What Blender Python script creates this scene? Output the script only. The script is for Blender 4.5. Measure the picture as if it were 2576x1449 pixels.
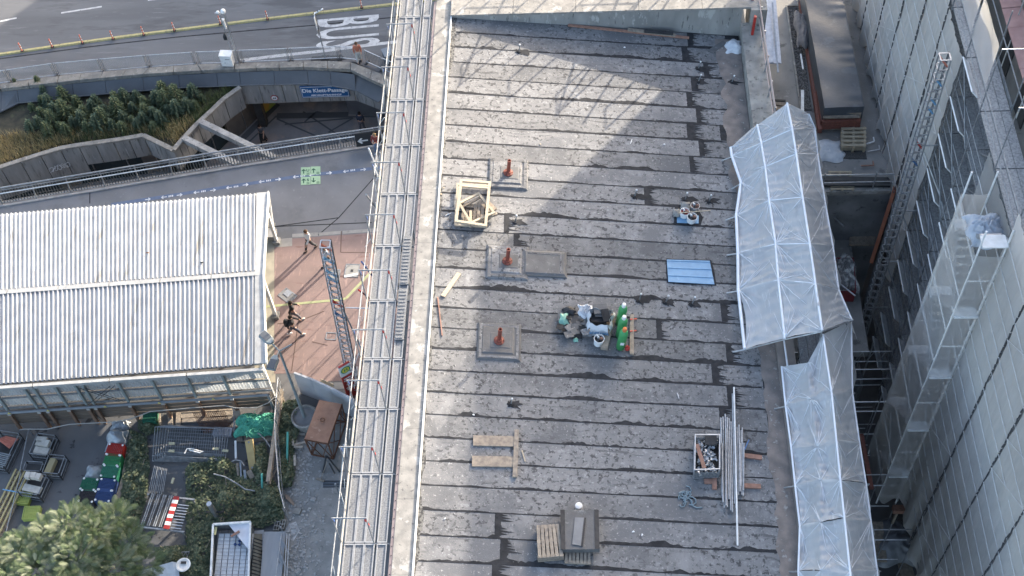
import bpy, math, random
from mathutils import noise as mnoise
from mathutils import Vector, Matrix
R = math.radians
rnd = random.Random(7)
sc = bpy.context.scene
for o in list(bpy.data.objects): bpy.data.objects.remove(o)
col = sc.collection

# ---------------------------------------------------------------- camera
# reference pixels are given on a 2576 x 1449 grid; F, nadir and the depth vanishing point were measured in the photograph
F, CX, CY = 3200.0, 1288.0, 724.5
_dn = Vector((1500 - CX, 3000 - CY, F)).normalized()
AZ = -_dn
_v = Vector((1399 - CX, -3789 - CY, F)); AY = (_v - AZ * _v.dot(AZ)).normalized()
AX = AY.cross(AZ)
CAM = Vector((0, 0, 56.0))
cd = bpy.data.cameras.new('camera'); cam = bpy.data.objects.new('camera', cd); col.objects.link(cam)
cd.sensor_fit = 'HORIZONTAL'; cd.sensor_width = 36.0; cd.lens = 36.0 * F / 2576.0
cd.clip_start = 0.5; cd.clip_end = 2000
cam.matrix_world = Matrix(((AX.x, -AX.y, -AX.z, CAM.x), (AY.x, -AY.y, -AY.z, CAM.y), (AZ.x, -AZ.y, -AZ.z, CAM.z), (0, 0, 0, 1)))
sc.camera = cam

# ---------------------------------------------------------------- light
SUN_EL, SUN_AZ = R(16.0), R(53.0)          # azimuth of the sun measured from +X
w = bpy.data.worlds.new('World'); sc.world = w; w.use_nodes = True
nt = w.node_tree; nt.nodes.clear()
sky = nt.nodes.new('ShaderNodeTexSky'); sky.sky_type = 'NISHITA'; sky.sun_disc = False
sky.sun_elevation = SUN_EL; sky.sun_rotation = math.pi / 2 - SUN_AZ; sky.air_density = 0.8; sky.dust_density = 3.5; sky.ozone_density = 0.4
bg = nt.nodes.new('ShaderNodeBackground'); bg.inputs[1].default_value = 0.15
ow = nt.nodes.new('ShaderNodeOutputWorld')
nt.links.new(sky.outputs[0], bg.inputs[0]); nt.links.new(bg.outputs[0], ow.inputs[0])
sd = bpy.data.lights.new('sun', 'SUN'); sd.energy = 3.0; sd.angle = R(0.55); sd.color = (1.0, 0.89, 0.75)
so = bpy.data.objects.new('sun', sd); col.objects.link(so)
sv = Vector((math.cos(SUN_EL) * math.cos(SUN_AZ), math.cos(SUN_EL) * math.sin(SUN_AZ), math.sin(SUN_EL)))
so.rotation_euler = sv.to_track_quat('Z', 'Y').to_euler(); so.location = sv * 100
sc.view_settings.view_transform = 'Standard'; sc.view_settings.look = 'None'
sc.view_settings.exposure = 2.25; sc.view_settings.gamma = 1.0
sc.render.engine = 'CYCLES'
sc.cycles.max_bounces = 6; sc.cycles.transparent_max_bounces = 24

# ---------------------------------------------------------------- pixel -> place helpers
def ray(px, py):
    c = Vector((px - CX, py - CY, F)); return Vector((AX.dot(c), AY.dot(c), AZ.dot(c)))
def at(px, py, z):                                   # a point on the level plane z
    r = ray(px, py); return CAM + r * ((z - CAM.z) / r.z)
RS, RX0, RZ0 = 0.12, -5.67, 17.0
def rz(x): return RZ0 - RS * (x - RX0)
def rf(px, py, h=0):                                 # a point on the sloping flat roof
    r = ray(px, py); t = (RZ0 + h + RS * RX0 - CAM.z) / (r.z + RS * r.x); return CAM + r * t
def onx(px, py, x):                                  # a point on the upright plane x = const
    r = ray(px, py); return CAM + r * (x / r.x)
def ony(px, py, y):
    r = ray(px, py); return CAM + r * (y / r.y)
def z1(x, y): return (939.16 + x * .4, y * .4)
def z2(x, y): return (939.16 + x * .4, 429.33 + y * .4)
def z3(x, y): return (939.16 + x * .4, 869.4 + y * .4)
def tr(x, y): return (1744.16 + x * .32314, y * .32314)
def mr(x, y): return (1744.16 + x * .32314, 429.33 + y * .32314)
def br(x, y): return (1744.16 + x * .39992, 869.4 + y * .39992)
def l0(x, y): return (x * .4, y * .4)
def l1(x, y): return (x * .4, 429.33 + y * .4)
def l2(x, y): return (x * .4, 869.4 + y * .4)

# ---------------------------------------------------------------- materials
MATS = {}
def mat(name, c, c2=None, scale=6.0, rough=.8, bump=.0, bscale=None, metal=0.0, detail=5, lo=.35, hi=.65, spec=.4, alpha=None, transl=None, stretch=None, spots=None, bdist=.02):
    if name in MATS: return MATS[name]
    m = bpy.data.materials.new(name); m.use_nodes = True; t = m.node_tree; N = t.nodes; L = t.links
    b = N['Principled BSDF']; b.inputs['Roughness'].default_value = rough; b.inputs['Metallic'].default_value = metal
    b.inputs['Specular IOR Level'].default_value = spec
    g = N.new('ShaderNodeNewGeometry'); pos = g.outputs['Position']
    if stretch:
        mp = N.new('ShaderNodeMapping'); mp.inputs['Scale'].default_value = stretch; L.new(pos, mp.inputs[0]); pos = mp.outputs[0]
    col4 = lambda q: (q[0], q[1], q[2], 1)
    out = None
    if c2 is not None:
        n = N.new('ShaderNodeTexNoise'); n.inputs['Scale'].default_value = scale; n.inputs['Detail'].default_value = detail; L.new(pos, n.inputs['Vector'])
        mr_ = N.new('ShaderNodeMapRange'); mr_.inputs[1].default_value = lo; mr_.inputs[2].default_value = hi; L.new(n.outputs[0], mr_.inputs[0])
        mx = N.new('ShaderNodeMix'); mx.data_type = 'RGBA'; mx.inputs[6].default_value = col4(c); mx.inputs[7].default_value = col4(c2); L.new(mr_.outputs[0], mx.inputs[0])
        out = mx.outputs[2]
    for sp in (spots or []):                         # (colour, scale, lo, hi): extra marks with a shape of their own
        n = N.new('ShaderNodeTexNoise'); n.inputs['Scale'].default_value = sp[1]; n.inputs['Detail'].default_value = 6; n.inputs['Roughness'].default_value = .65
        if len(sp) > 4:
            mp2 = N.new('ShaderNodeMapping'); mp2.inputs['Scale'].default_value = sp[4]; mp2.inputs['Location'].default_value = (3.1, 7.7, 1.3); L.new(g.outputs['Position'], mp2.inputs[0]); L.new(mp2.outputs[0], n.inputs['Vector'])
        else:
            L.new(pos, n.inputs['Vector'])
        mr_ = N.new('ShaderNodeMapRange'); mr_.inputs[1].default_value = sp[2]; mr_.inputs[2].default_value = sp[3]; L.new(n.outputs[0], mr_.inputs[0])
        mx = N.new('ShaderNodeMix'); mx.data_type = 'RGBA'; mx.inputs[7].default_value = col4(sp[0])
        if out is None: mx.inputs[6].default_value = col4(c)
        else: L.new(out, mx.inputs[6])
        L.new(mr_.outputs[0], mx.inputs[0]); out = mx.outputs[2]
    if out is None: b.inputs['Base Color'].default_value = col4(c)
    else: L.new(out, b.inputs['Base Color'])
    if bump:
        n = N.new('ShaderNodeTexNoise'); n.inputs['Scale'].default_value = bscale or scale * 3; n.inputs['Detail'].default_value = 6; L.new(pos, n.inputs['Vector'])
        bp = N.new('ShaderNodeBump'); bp.inputs['Strength'].default_value = bump; bp.inputs['Distance'].default_value = bdist
        L.new(n.outputs[0], bp.inputs['Height']); L.new(bp.outputs[0], b.inputs['Normal'])
    if alpha is not None or transl is not None:
        surf = b.outputs[0]
        if transl is not None:
            tl = N.new('ShaderNodeBsdfTranslucent')
            if out is None: tl.inputs[0].default_value = col4(c)
            else: L.new(out, tl.inputs[0])
            ms = N.new('ShaderNodeMixShader'); ms.inputs[0].default_value = transl; L.new(surf, ms.inputs[1]); L.new(tl.outputs[0], ms.inputs[2]); surf = ms.outputs[0]
        if alpha is not None:
            tp = N.new('ShaderNodeBsdfTransparent'); ms = N.new('ShaderNodeMixShader'); ms.inputs[0].default_value = alpha
            L.new(tp.outputs[0], ms.inputs[1]); L.new(surf, ms.inputs[2]); surf = ms.outputs[0]
        L.new(surf, N['Material Output'].inputs[0])
    MATS[name] = m; return m

# ---------------------------------------------------------------- mesh builder
class B:
    def __init__(s): s.v = []; s.f = []
    def add(s, vs, fs):
        o = len(s.v); s.v += [Vector(p) for p in vs]; s.f += [tuple(i + o for i in q) for q in fs]; return s
    def quad(s, *p): return s.add(p, [tuple(range(len(p)))])
    def box(s, c, d, rzv=0, rx=0, ry=0):
        m = Matrix.Rotation(rzv, 3, 'Z') @ Matrix.Rotation(ry, 3, 'Y') @ Matrix.Rotation(rx, 3, 'X'); c = Vector(c); x, y, z = (k / 2 for k in d)
        vs = [c + m @ Vector(q) for q in ((-x, -y, -z), (x, -y, -z), (x, y, -z), (-x, y, -z), (-x, -y, z), (x, -y, z), (x, y, z), (-x, y, z))]
        return s.add(vs, [(3, 2, 1, 0), (4, 5, 6, 7), (0, 1, 5, 4), (1, 2, 6, 5), (2, 3, 7, 6), (3, 0, 4, 7)])
    def bar(s, a, b, wd, hg, up=(0, 0, 1)):          # rectangular bar from a to b
        a = Vector(a); b = Vector(b); d = (b - a).normalized(); u = Vector(up)
        if abs(d.dot(u)) > .98: u = Vector((1, 0, 0))
        sx = d.cross(u).normalized() * wd / 2; sz = sx.cross(d).normalized() * hg / 2
        vs = [a - sx - sz, a + sx - sz, a + sx + sz, a - sx + sz, b - sx - sz, b + sx - sz, b + sx + sz, b - sx + sz]
        return s.add(vs, [(0, 1, 2, 3), (7, 6, 5, 4), (4, 5, 1, 0), (5, 6, 2, 1), (6, 7, 3, 2), (7, 4, 0, 3)])
    def cyl(s, a, b, r, n=8, r2=None, cap=True):
        a = Vector(a); b = Vector(b); d = (b - a); d = d.normalized() if d.length > 1e-9 else Vector((0, 0, 1)); r2 = r if r2 is None else r2
        u = d.orthogonal().normalized(); w_ = d.cross(u)
        vs = []
        for k in range(n):
            q = 2 * math.pi * k / n; e = u * math.cos(q) + w_ * math.sin(q); vs += [a + e * r, b + e * r2]
        fs = [(2 * k, 2 * ((k + 1) % n), 2 * ((k + 1) % n) + 1, 2 * k + 1) for k in range(n)]
        if cap: fs += [tuple(2 * k for k in range(n))[::-1], tuple(2 * k + 1 for k in range(n))]
        return s.add(vs, fs)
    def tube(s, pts, r, n=6):
        pts = [Vector(p) for p in pts]; rings = []; o = len(s.v)
        for i, p in enumerate(pts):
            d = (pts[min(i + 1, len(pts) - 1)] - pts[max(i - 1, 0)]).normalized()
            u = Vector((0, 0, 1)) if abs(d.z) < .95 else Vector((1, 0, 0)); a = d.cross(u).normalized(); b = a.cross(d)
            rr = r[i] if isinstance(r, (list, tuple)) else r
            for k in range(n):
                q = 2 * math.pi * k / n; s.v.append(p + (a * math.cos(q) + b * math.sin(q)) * rr)
        for i in range(len(pts) - 1):
            for k in range(n):
                s.f.append((o + i * n + k, o + i * n + (k + 1) % n, o + (i + 1) * n + (k + 1) % n, o + (i + 1) * n + k))
        s.f.append(tuple(o + k for k in range(n))[::-1]); s.f.append(tuple(o + (len(pts) - 1) * n + k for k in range(n)))
        return s
    def lathe(s, c, prof, n=16):                     # prof: (r, z) from bottom to top
        c = Vector(c); o = len(s.v)
        for r, z in prof:
            for k in range(n): s.v.append(c + Vector((r * math.cos(2 * math.pi * k / n), r * math.sin(2 * math.pi * k / n), z)))
        for i in range(len(prof) - 1):
            for k in range(n): s.f.append((o + i * n + k, o + i * n + (k + 1) % n, o + (i + 1) * n + (k + 1) % n, o + (i + 1) * n + k))
        s.f.append(tuple(o + k for k in range(n))[::-1]); s.f.append(tuple(o + (len(prof) - 1) * n + k for k in range(n)))
        return s
    def prism(s, poly, z0, z1_):                     # plan polygon (x, y) pulled up
        n = len(poly); vs = [(p[0], p[1], z0) for p in poly] + [(p[0], p[1], z1_) for p in poly]
        return s.add(vs, [tuple(range(n))[::-1], tuple(range(n, 2 * n))] + [(k, (k + 1) % n, n + (k + 1) % n, n + k) for k in range(n)])
    def slab(s, pts, off):                           # any planar polygon pulled along off
        n = len(pts); off = Vector(off); vs = [Vector(p) for p in pts] + [Vector(p) + off for p in pts]
        return s.add(vs, [tuple(range(n))[::-1], tuple(range(n, 2 * n))] + [(k, (k + 1) % n, n + (k + 1) % n, n + k) for k in range(n)])
    def grid(s, fn, nu, nv):
        o = len(s.v)
        for j in range(nv + 1):
            for i in range(nu + 1): s.v.append(Vector(fn(i / nu, j / nv)))
        for j in range(nv):
            for i in range(nu):
                a = o + j * (nu + 1) + i; s.f.append((a, a + 1, a + nu + 2, a + nu + 1))
        return s
    def build(s, name, m, parent=None, world=False, smooth=False):
        vs = s.v
        if world and parent is not None:
            mi = WM[parent.name].inverted(); vs = [mi @ p for p in vs]
        me = bpy.data.meshes.new(name); me.from_pydata([tuple(p) for p in vs], [], s.f); me.materials.append(m); me.update()
        if smooth: me.polygons.foreach_set('use_smooth', [True] * len(me.polygons))
        o = bpy.data.objects.new(name, me); col.objects.link(o)
        if parent is not None: o.parent = parent; WM[o.name] = WM[parent.name].copy()
        else: WM[o.name] = Matrix.Identity(4)
        return o
WM = {}
def tag(o, label=None, cat=None, group=None, kind=None):
    if label: o['label'] = label
    if cat: o['category'] = cat
    if group: o['group'] = group
    if kind: o['kind'] = kind
    return o
def thing(name, label, cat, loc=(0, 0, 0), rzv=0, group=None, rx=0, ry=0):
    o = bpy.data.objects.new(name, None); o.empty_display_size = .1; col.objects.link(o); o.location = loc; o.rotation_euler = (rx, ry, rzv)
    WM[o.name] = Matrix.Translation(Vector(loc)) @ o.rotation_euler.to_matrix().to_4x4()
    return tag(o, label, cat, group)
def solo(name, b, m, label, cat, loc, rzv=0, group=None, world=False, smooth=False):  # a thing that is one mesh
    M4 = Matrix.Translation(Vector(loc)) @ Matrix.Rotation(rzv, 4, 'Z')
    if world:
        mi = M4.inverted(); b.v = [mi @ p for p in b.v]
    o = b.build(name, m, None, smooth=smooth); o.location = loc; o.rotation_euler = (0, 0, rzv); WM[o.name] = M4
    return tag(o, label, cat, group)
def struct(name, b, m, smooth=False): return tag(b.build(name, m, smooth=smooth), kind='structure')
def stuff(name, b, m, label, cat, smooth=False): return tag(b.build(name, m, smooth=smooth), label, cat, kind='stuff')
def copy_tree(o, loc=None, rzv=None, label=None, parent=None, scale=None):
    c = o.copy(); col.objects.link(c); c.parent = parent
    for ch in o.children: copy_tree(ch, parent=c)
    if loc is not None: c.location = loc
    if rzv is not None: c.rotation_euler = (o.rotation_euler[0], o.rotation_euler[1], rzv)
    if scale is not None: c.scale = scale
    if label: c['label'] = label
    if parent is None: WM[c.name] = Matrix.Translation(c.location) @ c.rotation_euler.to_matrix().to_4x4()
    return c
def link_part(o, parent, loc=(0, 0, 0), rzv=0, name=None):   # another copy of a part, sharing its mesh
    c = o.copy(); col.objects.link(c); c.parent = parent; c.location = loc; c.rotation_euler = (0, 0, rzv)
    if name: c.name = name
    return c
def lerp(a, b, t): return Vector(a) * (1 - t) + Vector(b) * t
def U(a, b): return rnd.uniform(a, b)

# common materials
m_conc = mat('concrete', (.36, .34, .30), (.22, .21, .19), 1.6, .9, .3, 20, spots=[((.12, .115, .105), 3.5, .56, .66)])
m_conc_light = mat('weathered_light_concrete', (.31, .295, .265), (.215, .207, .19), 3.0, .9, .3, 25, spots=[((.12, .115, .11), 6.5, .60, .66), ((.38, .365, .335), 1.2, .58, .62)])
m_conc_grey = mat('grey_concrete', (.25, .25, .25), (.16, .16, .16), .9, .9, .3, 18, spots=[((.08, .08, .08), 2.2, .58, .7)])
m_asph = mat('asphalt', (.15, .15, .152), (.115, .115, .118), .7, .9, .35, 60, spots=[((.15, .15, .15), 3.0, .6, .75)])
m_steel = mat('galvanised_steel', (.50, .51, .52), (.36, .37, .38), 8, .42, metal=.75)
m_steel_d = mat('dull_galvanised_steel', (.33, .345, .355), (.22, .23, .24), 5, .55, metal=.6)
m_white = mat('white_paint', (.78, .78, .76), (.62, .62, .60), 4, .5)
m_black = mat('black_rubber', (.02, .02, .022), (.035, .035, .036), 6, .6)
m_rust = mat('rusty_steel', (.17, .07, .035), (.09, .045, .03), 6, .85, .2, 30)
m_redoxide = mat('red_oxide_paint', (.21, .078, .055), (.145, .056, .042), 9, .65)
m_red = mat('red_plastic', (.42, .035, .025), (.33, .03, .025), 6, .45)
m_wood = mat('raw_pine', (.47, .40, .30), (.36, .30, .215), 5, .75, stretch=(2, 9, 9))
m_wood_g = mat('weathered_wood', (.34, .285, .22), (.22, .185, .15), 7, .85, .2, 30)
m_wood_r = mat('reddish_board', (.34, .19, .14), (.25, .14, .10), 6, .8)
m_blue = mat('blue_plastic', (.04, .09, .26), (.03, .07, .2), 6, .45)
m_dark = mat('dark_void_paint', (.03, .03, .032), (.05, .05, .05), 2, .8)
ORD = ['first', 'second', 'third', 'fourth', 'fifth', 'sixth', 'seventh', 'eighth', 'ninth', 'tenth']
def a0(x, y): return (x * .2, 120.75 + y * .2)
def a1(x, y): return (496.4 + x * .2, 120.75 + y * .2)
def a2(x, y): return (496.4 + x * .2, y * .2)
_fc = {}
def text_geo(s, size=1.0, bold=0.0, sx=1.0, align='CENTER'):
    cu = bpy.data.curves.new('lettering', 'FONT'); cu.body = s; cu.size = size; cu.align_x = align; cu.align_y = 'CENTER'; cu.offset = bold; cu.resolution_u = 3
    o = bpy.data.objects.new('lettering_tmp', cu); col.objects.link(o)
    me = bpy.data.meshes.new_from_object(o.evaluated_get(bpy.context.evaluated_depsgraph_get()))
    vs = [Vector((v.co.x * sx, v.co.y, 0)) for v in me.vertices]; fs = [tuple(p.vertices) for p in me.polygons]
    bpy.data.objects.remove(o); bpy.data.curves.remove(cu); bpy.data.meshes.remove(me)
    return vs, fs
def text_on(b, s, o, ux, uy, size, bold=0, sx=1.0, lift=.004):   # lettering laid on a plane given by origin and two axes
    vs, fs = text_geo(s, size, bold, sx); ux = Vector(ux).normalized(); uy = Vector(uy).normalized(); n = ux.cross(uy)
    b.add([Vector(o) + ux * v.x + uy * v.y + n * lift for v in vs], fs); return b
def arrow_geo(b, o, ux, uy, L_, wd):
    ux = Vector(ux).normalized(); uy = Vector(uy).normalized(); o = Vector(o); q = lambda x, y: o + ux * x + uy * y
    b.quad(q(-L_ / 2, -wd / 2), q(L_ / 2 - wd, -wd / 2), q(L_ / 2 - wd, wd / 2), q(-L_ / 2, wd / 2))
    h = L_ * .36
    for s in (-1, 1):
        b.quad(*[q(L_ / 2, 0), q(L_ / 2 - h, s * h), q(L_ / 2 - h - wd * .9, s * (h - wd * .5)), q(L_ / 2 - wd * 1.6, 0)][::s])
    return b
# ---------------------------------------------------------------- people
def skin_mesh(name, nodes, edges, m, parent, sub=2, smooth=True):
    # nodes: list of (co, radius); a continuous surface is grown over the skeleton
    me = bpy.data.meshes.new(name); me.from_pydata([tuple(n[0]) for n in nodes], edges, []); me.materials.append(m)
    o = bpy.data.objects.new(name, me); col.objects.link(o)
    md = o.modifiers.new('skin', 'SKIN'); md.use_smooth_shade = True
    for i, n in enumerate(nodes):
        r = n[1]; me.skin_vertices[0].data[i].radius = (r, r) if not isinstance(r, tuple) else r
    me.skin_vertices[0].data[0].use_root = True
    sb = o.modifiers.new('sub', 'SUBSURF'); sb.levels = sub; sb.render_levels = sub
    dg = bpy.context.evaluated_depsgraph_get(); ev = o.evaluated_get(dg); m2 = bpy.data.meshes.new_from_object(ev)
    o.modifiers.clear(); o.data = m2; m2.name = name; bpy.data.meshes.remove(me)
    m2.materials.clear(); m2.materials.append(m)
    m2.polygons.foreach_set('use_smooth', [True] * len(m2.polygons))
    o.parent = parent; WM[o.name] = WM[parent.name].copy(); return o
m_skin = mat('skin', (.50, .31, .22), (.45, .27, .19), 20, .55)
def person(loc, face, label, top, legs, hair, h=1.7, stride=.25, arms='walk', shoes=None, skirt=None, bag=None, long_sleeve=True, lean=.0, hairlong=False, shorts=False, group=None):
    # face: direction the person looks in plan (radians); built in local space looking along +Y
    t = thing('person', label, 'person', loc, face - math.pi / 2, group); s = h / 1.7
    V = lambda x, y, z: Vector((x * s, (y + lean * max(0, z - .9)) * s, z * s))
    hip = V(0, 0, .92); wa = V(0, 0, 1.08); ch = V(0, .01, 1.28); nk = V(0, 0, 1.45); hd0 = V(0, .02, 1.54); hd1 = V(0, .03, 1.63)
    nodes = [(hip, .13 * s), (wa, .115 * s), (ch, .14 * s), (nk, .055 * s), (hd0, .085 * s), (hd1, .09 * s)]; ed = [(0, 1), (1, 2), (2, 3), (3, 4), (4, 5)]
    leg = {}; arm = {}
    for sd in (-1, 1):
        st = stride * sd; hj = V(.095 * sd, 0, .88); kn = V(.10 * sd, st * .45 + .03, .49); an = V(.10 * sd, st * .9 - (.04 if st < 0 else 0), .09 + (.04 if st < 0 else 0)); to = V(.11 * sd, st * .9 + .13, .045)
        i = len(nodes); nodes += [(hj, .088 * s), (kn, .058 * s), (an, .042 * s), (to, .036 * s)]; ed += [(0, i), (i, i + 1), (i + 1, i + 2), (i + 2, i + 3)]; leg[sd] = (hj, kn, an, to)
        sh = V(.18 * sd, 0, 1.40)
        if arms == 'walk': el = V(.225 * sd, -st * .55 - .03, 1.13); wr = V(.22 * sd, -st * .9 + .10, .91); dr = Vector((0, .3, -.9))
        elif arms == 'phone': el = V(.22 * sd, .08, 1.14); wr = V(.09 * sd, .32, 1.24); dr = Vector((-.4 * sd, .8, .3))
        elif arms == 'crossed': el = V(.23 * sd, .05, 1.14); wr = V(-.02 * sd, .22, 1.16); dr = Vector((-.9 * sd, .2, 0))
        else: el = V(.22 * sd, .02, 1.13); wr = V(.21 * sd, .06, .88); dr = Vector((0, .1, -1))
        i = len(nodes); nodes += [(sh, .062 * s), (el, .046 * s), (wr, .032 * s)]; ed += [(2, i), (i, i + 1), (i + 1, i + 2)]; arm[sd] = (sh, el, wr)
        dr.normalize(); pal = wr + dr * .07 * s; nodes.append((pal, (.038 * s, .022 * s))); ip = len(nodes) - 1; ed.append((i + 2, ip))
        lat = dr.cross(Vector((sd, 0, 0))); lat = lat.normalized() if lat.length > .1 else Vector((0, 0, 1))
        for f, ln in enumerate((.07, .085, .08, .06)):
            q = len(nodes); mid = pal + dr * (.025 + ln * .45) * s + lat * (f - 1.5) * .02 * s; tip = mid + (dr * .8 + Vector((-sd * .5, 0, 0))) .normalized() * ln * .5 * s
            nodes += [(mid, .010 * s), (tip, .008 * s)]; ed += [(ip, q), (q, q + 1)]
        q = len(nodes); th = wr + dr * .035 * s + lat * -.045 * s; nodes += [(th, .011 * s), (th + dr * .04 * s, .009 * s)]; ed += [(ip, q), (q, q + 1)]
    body = skin_mesh('body', nodes, ed, m_skin, t)
    # head details
    hc = V(0, .03, 1.585)
    b = B()
    for sd in (-1, 1): b.box(hc + Vector((.032 * sd, .088, .012)) * s, (.022 * s, .012 * s, .012 * s))
    b.build('eyes', m_black, t); B().box(hc + Vector((0, .10, -.02)) * s, (.022 * s, .03 * s, .04 * s), rx=.3).build('nose', m_skin, t); B().box(hc + Vector((0, .09, -.06)) * s, (.045 * s, .012 * s, .012 * s)).build('mouth', mat('lips', (.4, .15, .12)), t)
    for sd in (-1, 1): B().box(hc + Vector((.092 * sd, 0, -.005)) * s, (.02 * s, .035 * s, .055 * s)).build('ear', m_skin, t)
    hb = B(); n_ = 10
    def fn(u, v):
        a = u * 2 * math.pi; p_ = v * (math.pi * .60); back = .5 - .5 * math.sin(a); p_ *= (.72 + .5 * back); r_h = .112 + .012 * math.sin(5 * a + 9 * v)
        return hc + Vector((r_h * .94 * math.sin(p_) * math.cos(a), r_h * 1.05 * math.sin(p_) * math.sin(a) - .008, r_h * 1.12 * math.cos(p_) + .012)) * s
    hb.grid(fn, 14, 6)
    if hairlong: hb.tube([hc + Vector((0, -.07, .04)) * s, hc + Vector((0, -.115, -.06)) * s, hc + Vector((0, -.12, -.20)) * s, hc + Vector((0, -.10, -.30)) * s], [.075 * s, .10 * s, .09 * s, .03 * s], 8)
    hb.build('hair', hair, t, smooth=True)
    # clothes follow the body
    nd = [(hip + V(0, 0, .06) * 1 - V(0, 0, 0), .145 * s), (V(0, 0, .86), .145 * s)]; e2 = [(0, 1)]
    for sd in (-1, 1):
        hj, kn, an, to = leg[sd]; i = len(nd); end = lerp(kn, an, .95) if not shorts else lerp(hj, kn, .9)
        nd += [(hj - V(0, 0, .08), .104 * s), (kn if not shorts else lerp(hj, kn, .55), (.078 if not shorts else .095) * s), (end, (.066 if not shorts else .085) * s)]; e2 += [(1, i), (i, i + 1), (i + 1, i + 2)]
        sh_ = B(); d_ = (to - an); d_.z = 0; d_ = d_.normalized() if d_.length > 1e-4 else Vector((0, 1, 0)); c_ = an.copy(); c_.z = max(.045 * s, an.z - .05 * s)
        sh_.tube([c_ - d_ * .07 * s, c_ + d_ * .02 * s, c_ + d_ * .13 * s, c_ + d_ * .2 * s], [.045 * s, .055 * s, .048 * s, .025 * s], 8); sh_.build('shoe', shoes or m_black, t, smooth=True)
    skin_mesh('trousers', nd, e2, legs, t)
    nd = [(wa + V(0, 0, -.1), .148 * s), (V(0, 0, 1.12), .138 * s), (ch, .168 * s), (V(0, 0, 1.42), .085 * s)]; e2 = [(0, 1), (1, 2), (2, 3)]
    for sd in (-1, 1):
        sh, el, wr = arm[sd]; i = len(nd); nd.append((sh, .078 * s)); e2.append((2, i))
        if long_sleeve: nd += [(el, .060 * s), (lerp(el, wr, .9), .048 * s)]; e2 += [(i, i + 1), (i + 1, i + 2)]
        else: nd += [(lerp(sh, el, .65), .066 * s)]; e2 += [(i, i + 1)]
    skin_mesh('top', nd, e2, top, t)
    if skirt: B().lathe(V(0, 0, 0), [(.24 * s, .42 * s), (.20 * s, .7 * s), (.16 * s, 1.0 * s)], 14).build('skirt', skirt, t, smooth=True)
    if bag:
        b = B().lathe((0, -.24 * s, 0), [(.06 * s, .95 * s), (.15 * s, 1.0 * s), (.16 * s, 1.25 * s), (.12 * s, 1.40 * s), (.03 * s, 1.43 * s)], 10); b.build('backpack', bag, t, smooth=True)
    return t
def cloth(n, c): return mat('cloth_' + n, c, tuple(k * .8 for k in c), 12, .9, .3, 40)
# ================================================================ the ground
from mathutils.geometry import tessellate_polygon
def xy(p): return (p[0], p[1])
HOLE = [at(-300, 556, 0), at(0, 506, 0), at(600, 407, 0), at(1030, 330, 0), at(1030, 222, 0), at(978, 192, 0), at(890, 156, 0), at(560, 166, 0), at(250, 198, 0), at(0, 226, 0), at(-300, 262, 0)]
def holed(outer, hole):
    tri = tessellate_polygon([outer, hole]); pts = list(outer) + list(hole)
    return B().add(pts, [tuple(t) for t in tri])
BIG = 900
struct('ground', holed([Vector((-BIG, -BIG, 0)), Vector((BIG, -BIG, 0)), Vector((BIG, BIG, 0)), Vector((-BIG, BIG, 0))], HOLE), m_asph)

# ================================================================ the flat-roofed building
bld = thing('flat_roof_building', 'long concrete building with a grey bitumen sheet roof in the middle of the picture', 'building', (0, 28, 0))
YF = 42.55; YN = 12.0; XR = 7.15
def wb(b, name, m, parent, smooth=False): return b.build(name, m, parent, world=True, smooth=smooth)
wb(B().box((.7, (YF + .5 + YN) / 2, 7.4), (13.8, YF - YN + 1.0, 14.8)), 'wall', m_conc, bld)
m_bit_black = mat('black_bitumen', (.024, .025, .027), (.042, .043, .046), 4, .85, .3, 30, spec=.15)
dk = B().slab([(RX0 - .1, YN, rz(RX0 - .1) - .012), (XR, YN, rz(XR) - .012), (XR, YF, rz(XR) - .012), (RX0 - .1, YF, rz(RX0 - .1) - .012)], (0, 0, -.35))
wb(dk, 'roof_deck', m_bit_black, bld)

def bitumen_mat():
    m = mat('mineral_bitumen_sheet', (.205, .205, .203), (.153, .153, .152), 1.3, .85, .5, 22, lo=.3, hi=.7, spec=.3,
            spots=[((.068, .068, .069), 6.0, .535, .60), ((.245, .246, .244), 4.2, .56, .66), ((.10, .10, .102), 2.6, .58, .66, (.35, 2.6, 1)), ((.128, .13, .133), .45, .5, .62), ((.23, .23, .228), .7, .58, .70, (1, .5, 1)), ((.30, .30, .295), 11, .60, .66)])
    t = m.node_tree; N = t.nodes; L = t.links; b = N['Principled BSDF']; src = b.inputs['Base Color'].links[0].from_socket
    oi = N.new('ShaderNodeObjectInfo'); mp = N.new('ShaderNodeMapRange'); mp.inputs[3].default_value = .82; mp.inputs[4].default_value = 1.18; L.new(oi.outputs['Random'], mp.inputs[0])
    hs = N.new('ShaderNodeHueSaturation'); L.new(mp.outputs[0], hs.inputs['Value']); L.new(src, hs.inputs['Color']); L.new(hs.outputs[0], b.inputs['Base Color'])
    return m
m_bit = bitumen_mat()
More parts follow.
